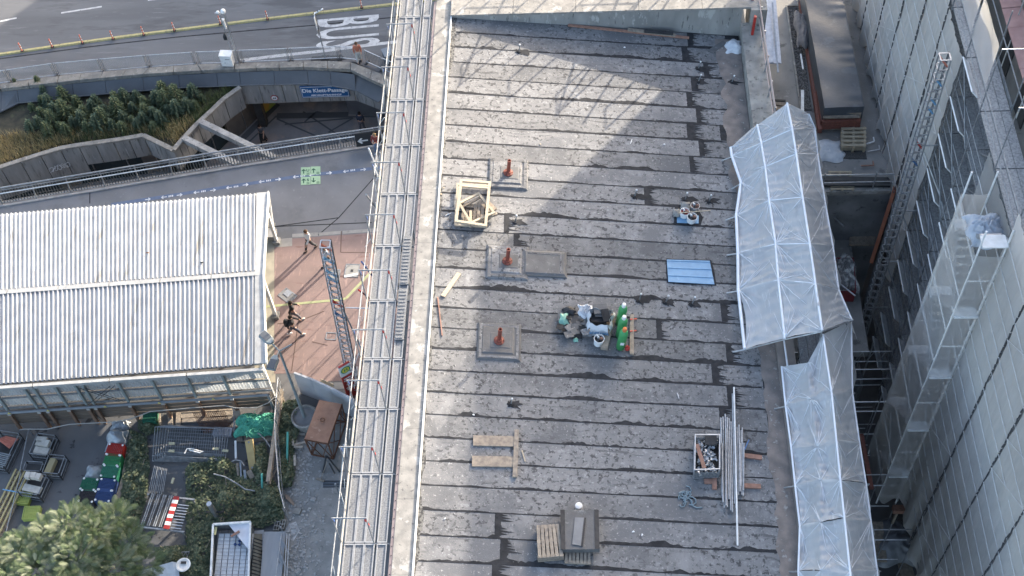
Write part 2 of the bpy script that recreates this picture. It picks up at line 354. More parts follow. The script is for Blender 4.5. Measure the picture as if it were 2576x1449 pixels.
# where one roll ends and the next starts, in each row from the far wall to the camera (plan x)
LAPS = {0: [4.85], 1: [4.55], 2: [5.45], 3: [4.85], 4: [4.6], 5: [4.95], 6: [4.5, 5.9], 7: [4.95], 8: [4.5], 9: [], 10: [2.55], 11: [], 12: [-3.05], 13: [-2.65], 14: [], 15: [], 16: [5.25], 17: [2.75], 18: [5.3], 19: [4.7], 20: [5.2], 21: [4.85], 22: [5.15], 23: [], 24: [], 25: [], 26: [-3.05], 27: [-2.85], 28: [-3.1], 29: [-2.85], 30: [-3.15], 31: [-2.9], 32: [4.0]}
def ragged(n, a, b, amp, r_):
    out = []; v = .4
    for i in range(n + 1):
        v = min(1, max(.05, v + r_.uniform(-.28, .28))); out.append((a + (b - a) * i / n, v * amp))
    return out
r_ = random.Random(11)
for k in range(33):
    yb = YF - .92 * (k + 1) + .02; yt = YF - .92 * k
    ends = [RX0 + r_.uniform(.0, .03)] + LAPS.get(k, []) + [r_.uniform(6.25, 6.75) if k < 8 else r_.uniform(6.5, 6.95)]
    for i in range(len(ends) - 1):
        xa, xb = ends[i], ends[i + 1]; b = B(); n = max(2, int((xb - xa) / .5)); h0 = r_.uniform(.001, .005)
        top = []; bot = []
        for j in range(n + 1):
            x = xa + (xb - xa) * j / n; sk = -.004 * (x - RX0)
            bot.append(Vector((x, yb + sk + r_.uniform(-.012, .012), rz(x) + h0 + .004))); top.append(Vector((x, yt + sk - .004, rz(x) + h0)))
        b.add(bot + top, [(j, j + 1, n + 2 + j, n + 1 + j) for j in range(n)])
        b.add(bot + [p - Vector((0, 0, .016)) for p in bot], [(j, n + 1 + j, n + 2 + j, j + 1) for j in range(n)])
        wb(b, 'bitumen_sheet', m_bit, bld)
    # tar squeezed out along the seam, ragged towards the far side
    b = B(); n = 150; prof = ragged(n, RX0 + .02, ends[-1] - .05, .13 if r_.random() < .6 else .24, r_); sec = r_.uniform(0, 6)
    lo = []; hi = []
    for x, wv in prof:
        g = .35 + .65 * max(0, math.sin(x * .9 + sec) * .6 + math.sin(x * 2.3 + 2 * sec) * .4 + .25)
        lo.append(Vector((x, yb - .004 * (x - RX0) - .012 - r_.uniform(0, .02), rz(x) + .011))); hi.append(Vector((x, yb - .004 * (x - RX0) + .012 + wv * g, rz(x) + .011)))
    b.add(lo + hi, [(j, j + 1, n + 2 + j, n + 1 + j) for j in range(n)])
    for lx in ends[1:-1]:                            # end lap: dark band with drips running to the right
        wv = r_.uniform(.14, .26); yy0, yy1 = yb + .01, yt - .01; nn = 18
        L_ = []; Rr = []
        for j in range(nn + 1):
            y = yy0 + (yy1 - yy0) * j / nn; fing = (r_.uniform(.12, .55) if j % 2 and r_.random() < .75 else r_.uniform(0, .08))
            L_.append(Vector((lx - .02 + r_.uniform(-.01, .01), y, rz(lx) + .013))); x2 = lx + wv + fing; Rr.append(Vector((x2, y - fing * .08, rz(x2) + .013)))
        b.add(L_ + Rr, [(j, nn + 1 + j, nn + 2 + j, j + 1) for j in range(nn)])
    wb(b, 'tar_seam', m_bit_black, bld)
# tar along the left edge
b = B(); n = 160; pr = ragged(n, YN, YF, .22, r_)
b.add([Vector((RX0 - .02, y, RZ0 + .012)) for y, _ in pr] + [Vector((RX0 + .03 + wv, y, rz(RX0 + .03 + wv) + .012)) for y, wv in pr], [(j, j + 1, n + 2 + j, n + 1 + j) for j in range(n)])
wb(b, 'edge_tar', mat('dull_tar', (.035, .036, .038), (.13, .13, .125), 9, .8, .3, 30, lo=.45, hi=.55), bld)

# dirt and bare screed strip along the right edge
b = B(); n = 120; pr = ragged(n, YN, YF - .3, .55, r_)
xl = lambda y, wv: 6.95 - .35 - wv * (1.0 if y > 30 else .6)
b.add([Vector((xl(y, wv), y, rz(xl(y, wv)) + .016)) for y, wv in pr] + [Vector((XR + .02, y, rz(XR + .02) + .016)) for y, wv in pr], [(j, n + 1 + j, n + 2 + j, j + 1) for j in range(n)])
wb(b, 'bare_screed_strip', mat('pinkish_screed', (.24, .205, .18), (.15, .135, .125), 2.5, .95, .5, 15, spots=[((.30, .29, .27), 5, .58, .66)]), bld)
# left edge: concrete coping in cast lengths, white metal drip edge, drilled angle on the outside
m_par = m_conc_light
ye = [YF + 1.35, 40.9, 38.1, 35.4, 32.6, 29.9, 27.2, 24.4, 21.7, 19.0, 16.3, 13.5, YN]
for i in range(len(ye) - 1):
    wb(B().box(((-6.36 + RX0) / 2 - .02, (ye[i] + ye[i + 1]) / 2, 16.75), (.68, ye[i] - ye[i + 1] - .006, .62)), 'coping_stone', m_par, bld)
wb(B().box((RX0 + .005, (YF + YN) / 2, 17.04), (.05, YF - YN, .16)), 'drip_edge', m_white, bld)
m_angle = mat('mauve_primer', (.22, .18, .18), (.16, .13, .13), 3, .6)
wb(B().box((-6.43, (YF + YN) / 2, 17.03), (.11, YF - YN + 2, .03)), 'edge_angle', m_angle, bld)
b = B(); y = 13.0
while y < 41: b.cyl((-6.43, y, 17.04), (-6.43, y, 17.056), .02, 6); y += .33
tag(wb(b, 'bolt_head', m_black, bld), kind='stuff')
# far parapet (its inner face grows to the right because the roof falls away), coping on top
m_par2 = mat('streaked_parapet_concrete', (.33, .32, .295), (.22, .215, .20), 1.1, .9, .25, 18, stretch=(1, 1, .35), spots=[((.40, .39, .36), 2.6, .58, .64), ((.10, .10, .095), 5, .60, .67, (1.6, 1, .25))])
wb(B().box((.75, YF + .5, 15.9), (12.9, 1.0, 2.4)), 'far_parapet', m_par2, bld)
for i in range(5): wb(B().box((-5.62 + 1.32 + i * 2.78, YF + .56, 17.14), (2.765, 1.22, .10)), 'coping_stone', m_par, bld)
# right parapet upstand: high by the far wall, low further on
wb(B().box((7.62, (YF + 36.2) / 2, 15.7), (.86, YF - 36.2, 1.1)), 'right_parapet', m_conc, bld)
wb(B().box((7.5, (36.2 + YN) / 2, 15.28), (.66, 36.2 - YN, .62)), 'right_edge_beam', mat('brown_grey_concrete', (.27, .235, .205), (.19, .17, .155), 1.5, .95, .4, 14), bld)
wb(B().box((7.9, YF + .45, 16.3), (.7, 1.35, 1.75)), 'corner_block', m_conc, bld)

# ================================================================ tall scaffolded building on the right
tall = thing('tall_building', 'tall building behind the netted scaffold along the right edge', 'building', (20, 33, 0))
m_tallwall = mat('dark_grey_stone', (.20, .19, .18), (.14, .135, .13), 1.2, .9)  # dark grey is the stone's own colour
Y2 = 55.0
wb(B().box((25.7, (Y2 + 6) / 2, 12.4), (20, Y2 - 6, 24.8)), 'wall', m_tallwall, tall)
wb(B().slab([(15.62, 6, 25.1), (15.62, Y2, 25.1), (26, Y2, 27.6), (26, 6, 27.6)], (0, 0, -.25)), 'roof', mat('pale_roof_membrane', (.55, .56, .56), (.45, .46, .47), 1.5, .6), tall)
wb(B().box((15.85, (Y2 + 6) / 2, 25.6), (.3, Y2 - 6, 1.2)), 'parapet', MATS['pale_roof_membrane'], tall)  # upstand added to shade the flat roof, height set by the shadow edge
i = 0; y = 50.0
while y > 20:                                        # clay coloured sheets along the eave
    wb(B().box((15.33, y, 24.12 + .02 * (i % 2)), (.70, .97, .05), ry=R(-5)), 'eave_sheet', mat('pale_red_sheet', (.44, .27, .24), (.36, .21, .19), 3, .7), tall); y -= 1.0; i += 1
for lv in range(2, 12):
    zz = 2 * lv + 2
    if zz > 23: break
    for y in (28.9, 31.8, 34.4):
        wo = wb(B().box((15.68, y, zz), (.06, 1.1, 1.3)), 'window', m_dark, tall); wb(B().box((15.64, y, zz), (.03, .06, 1.3)), 'frame', m_white, wo); wb(B().box((15.6, y, zz - .7), (.25, 1.3, .08)), 'sill', m_conc_light, wo)

# ---- scaffold on that building
SB = [48.6, 46.05, 43.5, 40.93, 38.36, 35.8, 33.2, 30.6, 28.0, 25.2, 22.6, 20.1, 17.55, 15.0, 12.4]
LEVELS = [5, 7, 9, 11, 13, 15, 17, 19, 21, 23]
XO, XI = 13.72, 14.80
scf = thing('facade_scaffold', 'tall galvanised tube scaffold with deck levels against the building on the right', 'scaffold', (14.2, 30, 0))
prot = {}
def part_at(key, mk, m, parent, loc, name=None, rzv=0):
    # first call builds a part around its own origin, later calls share the mesh
    pl = WM[parent.name].inverted() @ Vector(loc)
    if key not in prot:
        o = mk().build(name or key, m, parent); prot[key] = o; o.location = pl; o.rotation_euler = (0, 0, rzv)
    else:
        o = prot[key].copy(); col.objects.link(o); o.parent = parent; o.location = pl; o.rotation_euler = (0, 0, rzv); o.name = name or key
    return o
for y in SB:
    z0 = 12 if y > 36 else 0
    for x in (XO, XI):
        part_at('standard%d' % z0, lambda: B().cyl((0, 0, 0), (0, 0, 25.2 - z0), .026, 8), m_steel_d, scf, (x, y, z0), 'standard')
m_deckd = mat('worn_steel_deck', (.42, .42, .41), (.24, .24, .24), 16, .6, .4, 60, metal=.2)
m_decks = mat('perforated_steel_deck', (.215, .225, .235), (.125, .132, .14), 20, .6, .6, 55, metal=.25)
for i in range(len(SB) - 1):
    L_ = SB[i] - SB[i + 1]; yc = (SB[i] + SB[i + 1]) / 2
    for z in LEVELS:
        if yc > 36 and z < 12: continue
        for q in range(3):
            part_at('deckf%.2f' % L_, lambda: B().box((0, 0, 0), (.32, L_ - .05, .06)), m_deckd if z < 23 else m_deckd, scf, (XO + .2 + q * .335, yc, z), 'deck')
        for x in (XO, XI):
            for h in (.5, 1.0):
                if x == XI and h == .5: continue
                part_at('ledger%.2f' % L_, lambda: B().cyl((0, -L_ / 2, 0), (0, L_ / 2, 0), .024, 6), m_steel_d, scf, (x, yc, z + h), 'guard_rail')
        part_at('transom', lambda: B().cyl((XO, 0, 0), (XI, 0, 0), .026, 6), m_steel_d, scf, (0, SB[i] - .03, z - .06), 'transom')
for z in LEVELS:
    for yy in (32.1, 29.4):
        if yy < 30 and z > 19: continue
        part_at('toe_board', lambda: B().box((0, 0, 0), (.05, 1.7, .40), ry=R(-40)), m_white, scf, (XO - .08, yy, z + .18), 'toe_board')
    part_at('toe_board_in', lambda: B().box((0, 0, 0), (.03, 2.4, .16)), m_steel_d, scf, (XI, 31.9, z + .1), 'toe_board')
for z in LEVELS[:-1]:                                # diagonals and inner stair flights of the open bays
    wb(B().cyl((XO - .04, 33.2, z + 2.0), (XO - .04, 30.6, z + .1), .024, 6), 'diagonal_brace', m_steel_d, scf)
    wb(B().cyl((XO + .5, 30.4, z + .05), (XO + .5, 28.2, z + 1.95), .03, 6), 'ladder_rail', m_steel, scf)
    wb(B().cyl((XO + .85, 30.4, z + .05), (XO + .85, 28.2, z + 1.95), .03, 6), 'ladder_rail', m_steel, scf)
# top level: end frames with cross tubes
for y in SB[:9]:
    wb(B().tube([(XO, y, 25.2), (XO + .02, y, 25.95), (XI + .25, y, 25.95), (XI + .25, y, 25.0)], .024, 6), 'end_guard', m_steel, scf)
# ================================================================ scaffold nets on the right
m_net = mat('grey_scaffold_net', (.85, .825, .775), (.76, .735, .69), 1.2, .9, .35, 9, alpha=.78, transl=.42, stretch=(1, 1, .3), spots=[((.80, .80, .78), 2.4, .60, .66, (1, .25, 4))])
m_net2 = mat('thin_scaffold_net', (.80, .785, .75), (.72, .705, .67), 1.2, .9, .3, 9, alpha=.38, transl=.45)
m_cord = mat('pale_net_cord', (.62, .62, .61), (.5, .5, .5), 3, .8)
m_lace = mat('dark_lacing', (.05, .05, .055), (.10, .10, .10), 12, .8)
def net_panel(parent, ya, yb, zlo, zhi, x=XO - .09, m=None, name='net_panel', sag=.05, rag=.15, nu=34, nv=64, seed=0):
    q = random.Random(seed * 91 + int(ya * 10)); ph = [q.uniform(0, 6) for _ in range(6)]
    lo0, lo1 = zlo if isinstance(zlo, tuple) else (zlo, zlo)
    def fn(u, v):
        y = ya + (yb - ya) * u; zl = lo0 + (lo1 - lo0) * u + rag * (math.sin(u * 9 + ph[0]) * .5 + math.sin(u * 23 + ph[1]) * .35) ; z = zl + (zhi - zl) * v
        edge = math.sin(math.pi * u)
        bul = sag * edge * (1 + .5 * math.sin(v * 9 + ph[2])) + .018 * math.sin(v * 14 + u * 6 + ph[3]) + .012 * math.sin(u * 20 + v * 5 + ph[4])
        lev = .5 - .5 * math.cos((z - 23) * math.pi)        # pulled back to the rails at each level
        cr = .035 * max(0, math.cos(7.5 * y + 2.3 * z + 1.5 * math.sin(z * .7 + ph[1]) + ph[3])) ** 14 + .03 * max(0, math.cos(3.1 * y + 5.2 * z + ph[4])) ** 22 + .03 * max(0, math.cos(11 * y - 1.2 * z + ph[5])) ** 16
        return (x - cr - bul * (.5 + .5 * lev) - (1 - v) ** 6 * .12 * math.sin(u * 11 + ph[5]), y, z)
    b = B().grid(fn, nu, nv); pn_ = wb(b, name, m or m_net, parent, smooth=True); cb_ = B(); zz = 7.0
    while zz < zhi:
        for dz_ in (0, .95):
            v0 = (zz + dz_ - lo0) / (zhi - lo0)
            if .03 < v0 < .97: cb_.tube([Vector((x - .075, ya + (yb - ya) * u_ / 4, lo0 + (zhi - lo0) * v0 - .02 * math.sin(math.pi * u_ / 4))) for u_ in range(5)], .011, 4)
        if q.random() < .35 and zz - lo0 > .5 and zhi - zz > 2.2: cb_.cyl((x - .08, ya, zz), (x - .08, yb, zz + 2), .011, 4)
        zz += 2.0
    tag(wb(cb_, 'net_cords', m_cord, pn_), kind='stuff'); return pn_
nets = thing('facade_net', 'grey debris net laced over the far part of the scaffold at upper right', 'scaffold net', (13.6, 42, 12))
for i in range(0, 6):
    zl = 12.1 if i < 4 else ((11.9, 10.6) if i == 4 else (10.4, 9.0))
    net_panel(nets, SB[i] - .035, SB[i + 1] + .035, zl, 24.4 if i < 4 else (24.6 if i == 4 else 23.0), seed=i, rag=.32)
net3 = thing('facade_net', 'large grey debris net with dark laced seams filling the lower right corner', 'scaffold net', (13.6, 20, 5))
for i in range(9, len(SB) - 1):
    net_panel(net3, SB[i] - .035, SB[i + 1] + .035, 5.0, 24.2, seed=i, sag=.04)
net4 = thing('facade_net', 'narrow pale net strip between the open scaffold bay and the netted stair tower', 'scaffold net', (13.6, 28, 5))
net_panel(net4, 28.6, 25.24, 5.2, 23.2, m=m_net2, seed=31, rag=.1)
def lacing(parent, y, za, zb, x=XO - .13):
    b = B(); z = za; q = random.Random(int(y * 10))
    while z < zb:
        l_ = q.uniform(.18, .4)
        b.cyl((x, y + q.uniform(-.03, .03), z), (x - .01, y + q.uniform(-.03, .03), z + l_), .028, 5); z += l_ + q.uniform(.04, .12)
    wb(b, 'lacing', m_lace, parent)
for i in range(1, 6): lacing(nets, SB[i], 12.3 if i < 5 else 10.5, 24.2)
for i in range(10, len(SB) - 1): lacing(net3, SB[i], 5.2, 24)
# guard nets drooping over the top rail (sun shines through)
gn = thing('guard_net', 'sunlit pale net drooping from the top guard rails at the upper right corner', 'scaffold net', (13.7, 38, 24))
for i in range(0, 7):
    ya, yb = SB[i] - .1, SB[i + 1] + .1
    def fn(u, v, ya=ya, yb=yb, i=i):
        y = ya + (yb - ya) * u; s_ = math.sin(math.pi * u)
        top = 25.95 - .55 * s_ ** 1.5 * (.6 + .4 * math.sin(i * 2.1))
        return (XO - .06 + .16 * s_ * v * math.sin(i + 2 * v), y, 24.15 + (top - 24.15) * v)
    wb(B().grid(fn, 12, 6), 'net_panel', m_net2, gn, smooth=True)

# ---- netted stair tower standing out from the facade
tw = thing('stair_tower', 'slim stair tower wrapped in pale net standing out from the scaffold at lower right', 'stair tower', (13.2, 26.1, 4.5))
TX0, TX1, TY0, TY1, TZ0, TZ1 = 12.68, 13.62, 24.9, 27.45, 4.6, 22.4
for x in (TX0 + .05, TX1 - .05):
    for y in (TY0 + .05, TY1 - .05): wb(B().cyl((x, y, TZ0 - .4), (x, y, TZ1 + 1.2), .035, 8), 'standard', m_white, tw)
z = TZ0 + .3; k = 0
while z < TZ1:
    for y in (TY0 + .05, TY1 - .05): wb(B().cyl((TX0 + .05, y, z), (TX1 - .05, y, z), .024, 6), 'transom', m_white, tw)
    for x in (TX0 + .05, TX1 - .05): wb(B().cyl((x, TY0 + .05, z + 1), (x, TY1 - .05, z + 1), .03, 6), 'guard_rail', m_white, tw)
    a, b_ = ((TY0 + .35, TY1 - .35) if k % 2 else (TY1 - .35, TY0 + .35))
    bb = B()
    for q in range(9):
        t = (q + .5) / 9; bb.box(((TX0 + TX1) / 2, a + (b_ - a) * t, z + 2.0 * t), (.72, .22, .04))
    wb(bb, 'stair_tread', m_steel, tw)
    wb(B().bar((TX0 + .12, a, z), (TX0 + .12, b_, z + 2.0), .04, .16), 'stringer', m_steel, tw); wb(B().bar((TX1 - .12, a, z), (TX1 - .12, b_, z + 2.0), .04, .16), 'stringer', m_steel, tw)
    wb(B().box(((TX0 + TX1) / 2, b_ + (.2 if b_ > a else -.2), z + 2.02), (.8, .5, .05)), 'landing', m_white, tw)
    z += 2.0; k += 1
def wrap(ax, pa, pb, seed):
    def fn(u, v):
        q = lerp(pa, pb, u); z = TZ0 + (TZ1 - TZ0) * v; rag = .25 * math.sin(u * 8 + seed) * (1 - v) ** 4
        o = .05 * math.sin(math.pi * u) + .02 * math.sin(v * 40 + seed + u * 3)
        return (q[0] - (o if ax == 'x' else 0), q[1] - (o if ax == 'y' else 0), z + rag)
    wb(B().grid(fn, 8, 40), 'net_panel', m_net2, tw, smooth=True)
wrap('x', (TX0 - .02, TY0), (TX0 - .02, TY1), 1); wrap('y', (TX0, TY0 - .03), (TX1, TY0 - .03), 2); wrap('y', (TX0, TY1 + .03), (TX1, TY1 + .03), 3)
# bunched sunlit sheet at its head
def crumple(c, d, seed, n=14, amp=.12, bulge=1.0):
    q = random.Random(seed); ph = [q.uniform(0, 6.28) for _ in range(8)]
    def fn(u, v):
        x = (u - .5) * d[0]; y = (v - .5) * d[1]; r2 = max(0, 1 - (2 * u - 1) ** 2) * max(0, 1 - (2 * v - 1) ** 2)
        sc3 = 2.2 / max(d[0], d[1]) + 1.2; nv3 = Vector((u * 3.0 * sc3 + ph[0], v * 3.0 * sc3 + ph[1], ph[2])); w_ = 1.6 * (.55 - abs(mnoise.noise(nv3))) + .8 * (.4 - abs(mnoise.noise(nv3 * 2.3))) - .5
        return (c[0] + x + .06 * d[0] * math.sin(v * 11 + ph[5]), c[1] + y + .06 * d[1] * math.sin(u * 10 + ph[6]), c[2] + d[2] * bulge * r2 ** .6 + amp * w_ * (.25 + r2) )
    return B().grid(fn, n, n)
m_sheetw = mat('white_plastic_sheet', (.62, .66, .72), (.52, .57, .63), 2.5, .35, .3, 8, transl=.35, alpha=.93)
wb(crumple((13.2, 25.9, 22.3), (1.2, 1.3, .5), 5, 34, .22), 'bunched_sheet', m_sheetw, tw, smooth=True)
# ================================================================ scaffold along the left edge of the flat roof
ls = thing('edge_scaffold', 'bright galvanised walkway scaffold running along the left edge of the flat roof', 'scaffold', (-7.3, 30, 0))
JY = [47.8, 45.25, 42.70, 40.17, 37.62, 35.06, 32.45, 29.85, 27.26, 24.66, 22.57, 20.0, 17.43, 14.86]
ZD = 16.93
m_rim = mat('pale_deck_rim', (.30, .31, .32), (.24, .25, .26), 8, .55, metal=.2)
for i in range(len(JY) - 1):
    L_ = JY[i] - JY[i + 1]; yc = (JY[i] + JY[i + 1]) / 2
    for q, x in enumerate((-7.87, -7.53, -7.19, -6.78)):
        if JY[i] > 46 and q == 3: continue
        def mk(L_=L_):
            b = B().box((0, 0, 0), (.325, L_ - .03, .05))
            return b
        dko = part_at('deckL%.2f' % L_, mk, m_decks, ls, (x, yc, ZD), 'deck')
        if ('rim%.2f' % L_) not in prot:
            rb_ = B()
            for e in (-.15, .15): rb_.box((e, 0, .025), (.035, L_ - .05, .065))
            for e in (-1, 1): rb_.box((0, e * (L_ / 2 - .04), .022), (.30, .05, .07))
            prot['rim%.2f' % L_] = rb_.build('deck_rim', m_rim, dko)
        else:
            c9 = prot['rim%.2f' % L_].copy(); col.objects.link(c9); c9.parent = dko
    part_at('toeL%.2f' % L_, lambda: B().box((0, 0, 0), (.035, L_ - .02, .15)), mat('pale_toe_board', (.38, .37, .34), (.30, .29, .265), 3, .6), ls, (-8.12, yc, ZD + .12), 'toe_board')
    for h in (1.05,):
        part_at('railL%.2f' % L_, lambda: B().cyl((0, -L_ / 2, 0), (0, L_ / 2, 0), .022, 6), m_steel_d, ls, (-8.16, yc, ZD + h), 'guard_rail')
    if i % 3 == 0: wb(B().cyl((-8.2, JY[i], ZD - 1.9), (-8.2, JY[i + 1], ZD - .1), .024, 6), 'diagonal_brace', m_steel_d, ls)
for i, y in enumerate(JY):
    def mk():
        b = B().cyl((-8.13, 0, -16.93), (-8.13, 0, 2.0), .024, 8).cyl((-7.04, 0, -16.93), (-7.04, 0, 1.98), .024, 8).cyl((-8.15, 0, 1.98), (-7.02, 0, 1.98), .027, 8)
        b.cyl((-8.13, 0, -.06), (-6.5, 0, -.06), .026, 6); return b
    part_at('frame', mk, m_steel_d, ls, (0, y, ZD), 'frame')
    part_at('wedge', lambda: B().box((-7.06, -.02, 1.86), (.05, .06, .12)).box((-7.03, .02, 1.45), (.05, .05, .10)), m_red, ls, (0, y, ZD), 'red_coupler')
    part_at('stubs', lambda: B().box((-8.12, .03, 1.75), (.06, .06, .16)), m_blue, ls, (0, y, ZD), 'blue_clip')
    # transom gap strip
    part_at('gap', lambda: B().box((-7.3, 0, -.02), (1.5, .05, .06)), m_steel_d, ls, (0, y, ZD), 'transom')
for y in (29.1, 26.6): # two ribbed access boards lying on the inner side
    b = B().box((-6.78, y, ZD + .08), (.34, 2.3, .05))
    for k in range(14): b.box((-6.78, y - 1.05 + k * .16, ZD + .115), (.24, .07, .02))
    wb(b, 'ribbed_board', m_decks, ls)
b = B(); q = random.Random(4)
for k in range(46):
    y = 15 + k * .65; b.cyl((-8.17, y, ZD + q.uniform(0, 1)), (-8.17 - q.uniform(.05, .3), y + q.uniform(-.1, .1), ZD - q.uniform(.1, .5)), .012, 4)
tag(wb(b, 'tie_ends', m_white, ls), kind='stuff')
# ---- scaffold along the far parapet
fs = thing('edge_scaffold', 'galvanised walkway scaffold behind the far parapet along the top edge of the picture', 'scaffold', (1, 44.5, 0))
FXs = [-6.1, -3.53, -.96, 1.61, 4.18, 6.75]
for i, x in enumerate(FXs):
    def mk():
        b = B().cyl((0, 43.95, -16.93), (0, 43.95, 2.0), .045, 8).cyl((0, 45.1, -16.93), (0, 45.1, 2.0), .045, 8).cyl((0, 43.93, 1.98), (0, 45.12, 1.98), .027, 8); return b
    part_at('frame2', mk, m_steel_d, fs, (x, 0, ZD), 'frame')
    if i < 5:
        for q, y in enumerate((44.05, 44.39, 44.73)): part_at('deck2', lambda: B().box((1.285, 0, 0), (2.5, .31, .06)), m_decks, fs, (x, y, ZD), 'deck')
        for h in ((1.05,) if i in (1, 3) else ()): part_at('rail2', lambda: B().cyl((0, 0, 0), (2.57, 0, 0), .022, 6), m_steel, fs, (x, 45.12 if h < 1.5 else 43.95, ZD + h), 'guard_rail')
        part_at('toe2', lambda: B().box((1.285, 0, 0), (2.5, .03, .15)), m_redoxide, fs, (x, 45.15, ZD + .1), 'toe_board')
for x0, x1_ in ((-3.5, -1.0), (1.6, 4.2), (3.0, 4.2), (4.2, 5.6)): wb(B().cyl((x0, 43.9, ZD), (x1_, 43.9, ZD + 2), .045, 6), 'diagonal_brace', m_steel_d, fs)
for i, (xa, ya, za, xb, yb, zb) in enumerate(((-8.3, 34.6, 14.6, -8.3, 33.2, 18.9), (-8.22, 34.2, 14.8, -8.2, 32.9, 18.2), (-8.45, 33.4, 14.5, -8.4, 31.6, 18.0), (-8.35, 29.9, 14.6, -8.3, 28.4, 17.9), (-8.5, 29.0, 14.6, -8.45, 27.6, 17.2))):
    wb(B().cyl((xa, ya, za), (xb, yb, zb), .035, 8), 'spare_tube', [m_white, m_white, m_steel, m_blue, m_red][i], ls)
# ================================================================ sunken passage at upper left
FL = -5.0
m_pave = mat('passage_paving', (.30, .275, .26), (.22, .205, .20), 1.2, .7, spots=[((.36, .29, .25), .6, .52, .6)])
struct('passage_floor', B().quad(*[(p[0], p[1], FL) for p in (at(-500, 700, FL), at(1500, 480, FL), Vector((10, 85, FL)), Vector((-60, 85, FL)))]), m_pave)
# paving courses that can be told apart
pv = B(); 
for (x0, y0, x1, y1) in ((1000, 850, 1900, 835), (1000, 880, 2330, 860), (1000, 890, 1500, 1110), (560, 1150, 1010, 700), (640, 1190, 1000, 850), (1330, 800, 1900, 1180), (1100, 960, 1950, 880), (1650, 1060, 1960, 880), (1350, 930, 1500, 800), (1500, 800, 1700, 840)):
    p, q = at(*a1(x0, y0), FL + .004), at(*a1(x1, y1), FL + .004); d = (q - p).normalized().cross(Vector((0, 0, 1))) * (.22 if y0 in (850, 1150) else .06)
    pv.quad(p - d, q - d, q + d, p + d)
tag(pv.build('paving_joint', mat('dark_paving_joint', (.11, .11, .11))), kind='structure')
# retaining walls of the pit
rw = B()
for i in (0, 1, 2):
    p, q = HOLE[i], HOLE[i + 1]; rw.quad((p[0], p[1], -.002), (q[0], q[1], -.002), (q[0], q[1], FL - .2), (p[0], p[1], FL - .2))
p, q = HOLE[10], HOLE[0]; rw.quad((p[0], p[1], -.002), (q[0], q[1], -.002), (q[0], q[1], FL - .2), (p[0], p[1], FL - .2))
struct('retaining_wall', rw, m_conc_grey)
m_copc = mat('mossy_coping_concrete', (.26, .245, .215), (.17, .16, .145), 2.2, .95, .5, 18, spots=[((.36, .345, .31), 5, .58, .66), ((.09, .09, .075), 3, .6, .7)])
m_panel = mat('dark_roof_panel', (.105, .112, .12), (.085, .09, .097), .8, .75, .15, 30, spots=[((.30, .30, .29), 9, .685, .70)])
m_wallc = mat('streaked_board_concrete', (.33, .32, .30), (.22, .215, .205), 1.4, .9, .2, 25, stretch=(1.4, 1.4, .22), spots=[((.07, .068, .064), 2.4, .56, .70, (2.2, 2.2, .3)), ((.36, .355, .34), 3, .6, .68)])
OUT = [(-200, 232), (0, 212), (70, 203), (148, 191), (205, 185), (260, 180), (318, 175), (378, 170), (437, 166), (496, 162), (590, 160), (644, 158), (702, 156), (763, 154), (824, 153), (882, 156), (936, 176), (985, 196)]
INN = [(-200, 246), (0, 223), (72, 215), (144, 207), (198, 201), (250, 196), (306, 191), (360, 186), (436, 181), (506, 177), (590, 174), (644, 171), (702, 170), (763, 168), (824, 171), (882, 174), (930, 198), (985, 223)]
RIM = [(-200, 300), (0, 282), (40, 259), (112, 253), (190, 243), (245, 238), (300, 233), (375, 227), (450, 221), (500, 219), (602, 215), (686, 213), (770, 211), (828, 215), (886, 224), (952, 257), (990, 232)]
rim = thing('passage_parapet', 'curved rim of the sunken passage with concrete coping and dark roof panels', 'parapet', at(450, 190, 0))
for i in range(len(OUT) - 1):
    A, Bq = at(*OUT[i], .22), at(*OUT[i + 1], .22); Cq, D = at(*INN[i + 1], .22), at(*INN[i], .22); g = .012
    A2, B2, C2, D2 = lerp(A, Bq, g), lerp(A, Bq, 1 - g), lerp(D, Cq, 1 - g), lerp(D, Cq, g)
    wb(B().slab([D2 - Vector((0, 0, .26)), C2 - Vector((0, 0, .26)), B2 - Vector((0, 0, .26)), A2 - Vector((0, 0, .26))], (0, 0, .26)), 'coping_stone', m_copc, rim)
    # drip of the edge below the coping
inn_pt = lambda t_: None
def polyat(P, z):
    return [at(x, y, z) for x, y in P]
IW = polyat([(x, y + 3) for x, y in INN], .12); RW = polyat(RIM, -.62)
def along(P, n):
    L_ = [0]
    for i in range(len(P) - 1): L_.append(L_[-1] + (P[i + 1] - P[i]).length)
    out = []
    for k in range(n + 1):
        s_ = L_[-1] * k / n; i = max(j for j in range(len(P)) if L_[j] <= s_ + 1e-9); i = min(i, len(P) - 2)
        out.append(lerp(P[i], P[i + 1], (s_ - L_[i]) / max(1e-6, L_[i + 1] - L_[i])))
    return out
def cut_by_x(P, x):
    for i in range(len(P) - 1):
        if P[i].x <= x <= P[i + 1].x: return lerp(P[i], P[i + 1], (x - P[i].x) / (P[i + 1].x - P[i].x))
    return P[-1] if x > P[-1].x else P[0]
xs_ = [cut_by_x(IW, at(px, 200, -.3).x).x for px in (-200, 20, 58, 112, 190, 270, 362, 450, 545, 602, 688, 772, 830, 893)] 
for i in range(len(xs_) - 1):
    a_, b_ = xs_[i] + .012, xs_[i + 1] - .012
    A, Bq = cut_by_x(IW, a_), cut_by_x(IW, b_); D, Cq = cut_by_x(RW, a_ + .05), cut_by_x(RW, b_ + .05)
    wb(B().slab([D, Cq, Bq - Vector((0, 0, .18)), A - Vector((0, 0, .18))], (0, 0, -.07)), 'roof_panel', m_panel, rim)
A, Bq, Cq, D = at(893, 178, -.15), at(985, 226, -.15), at(952, 257, -.6), at(893, 226, -.6)
wb(B().slab([D, Cq, Bq, A], (0, 0, -.07)), 'roof_panel', m_panel, rim)
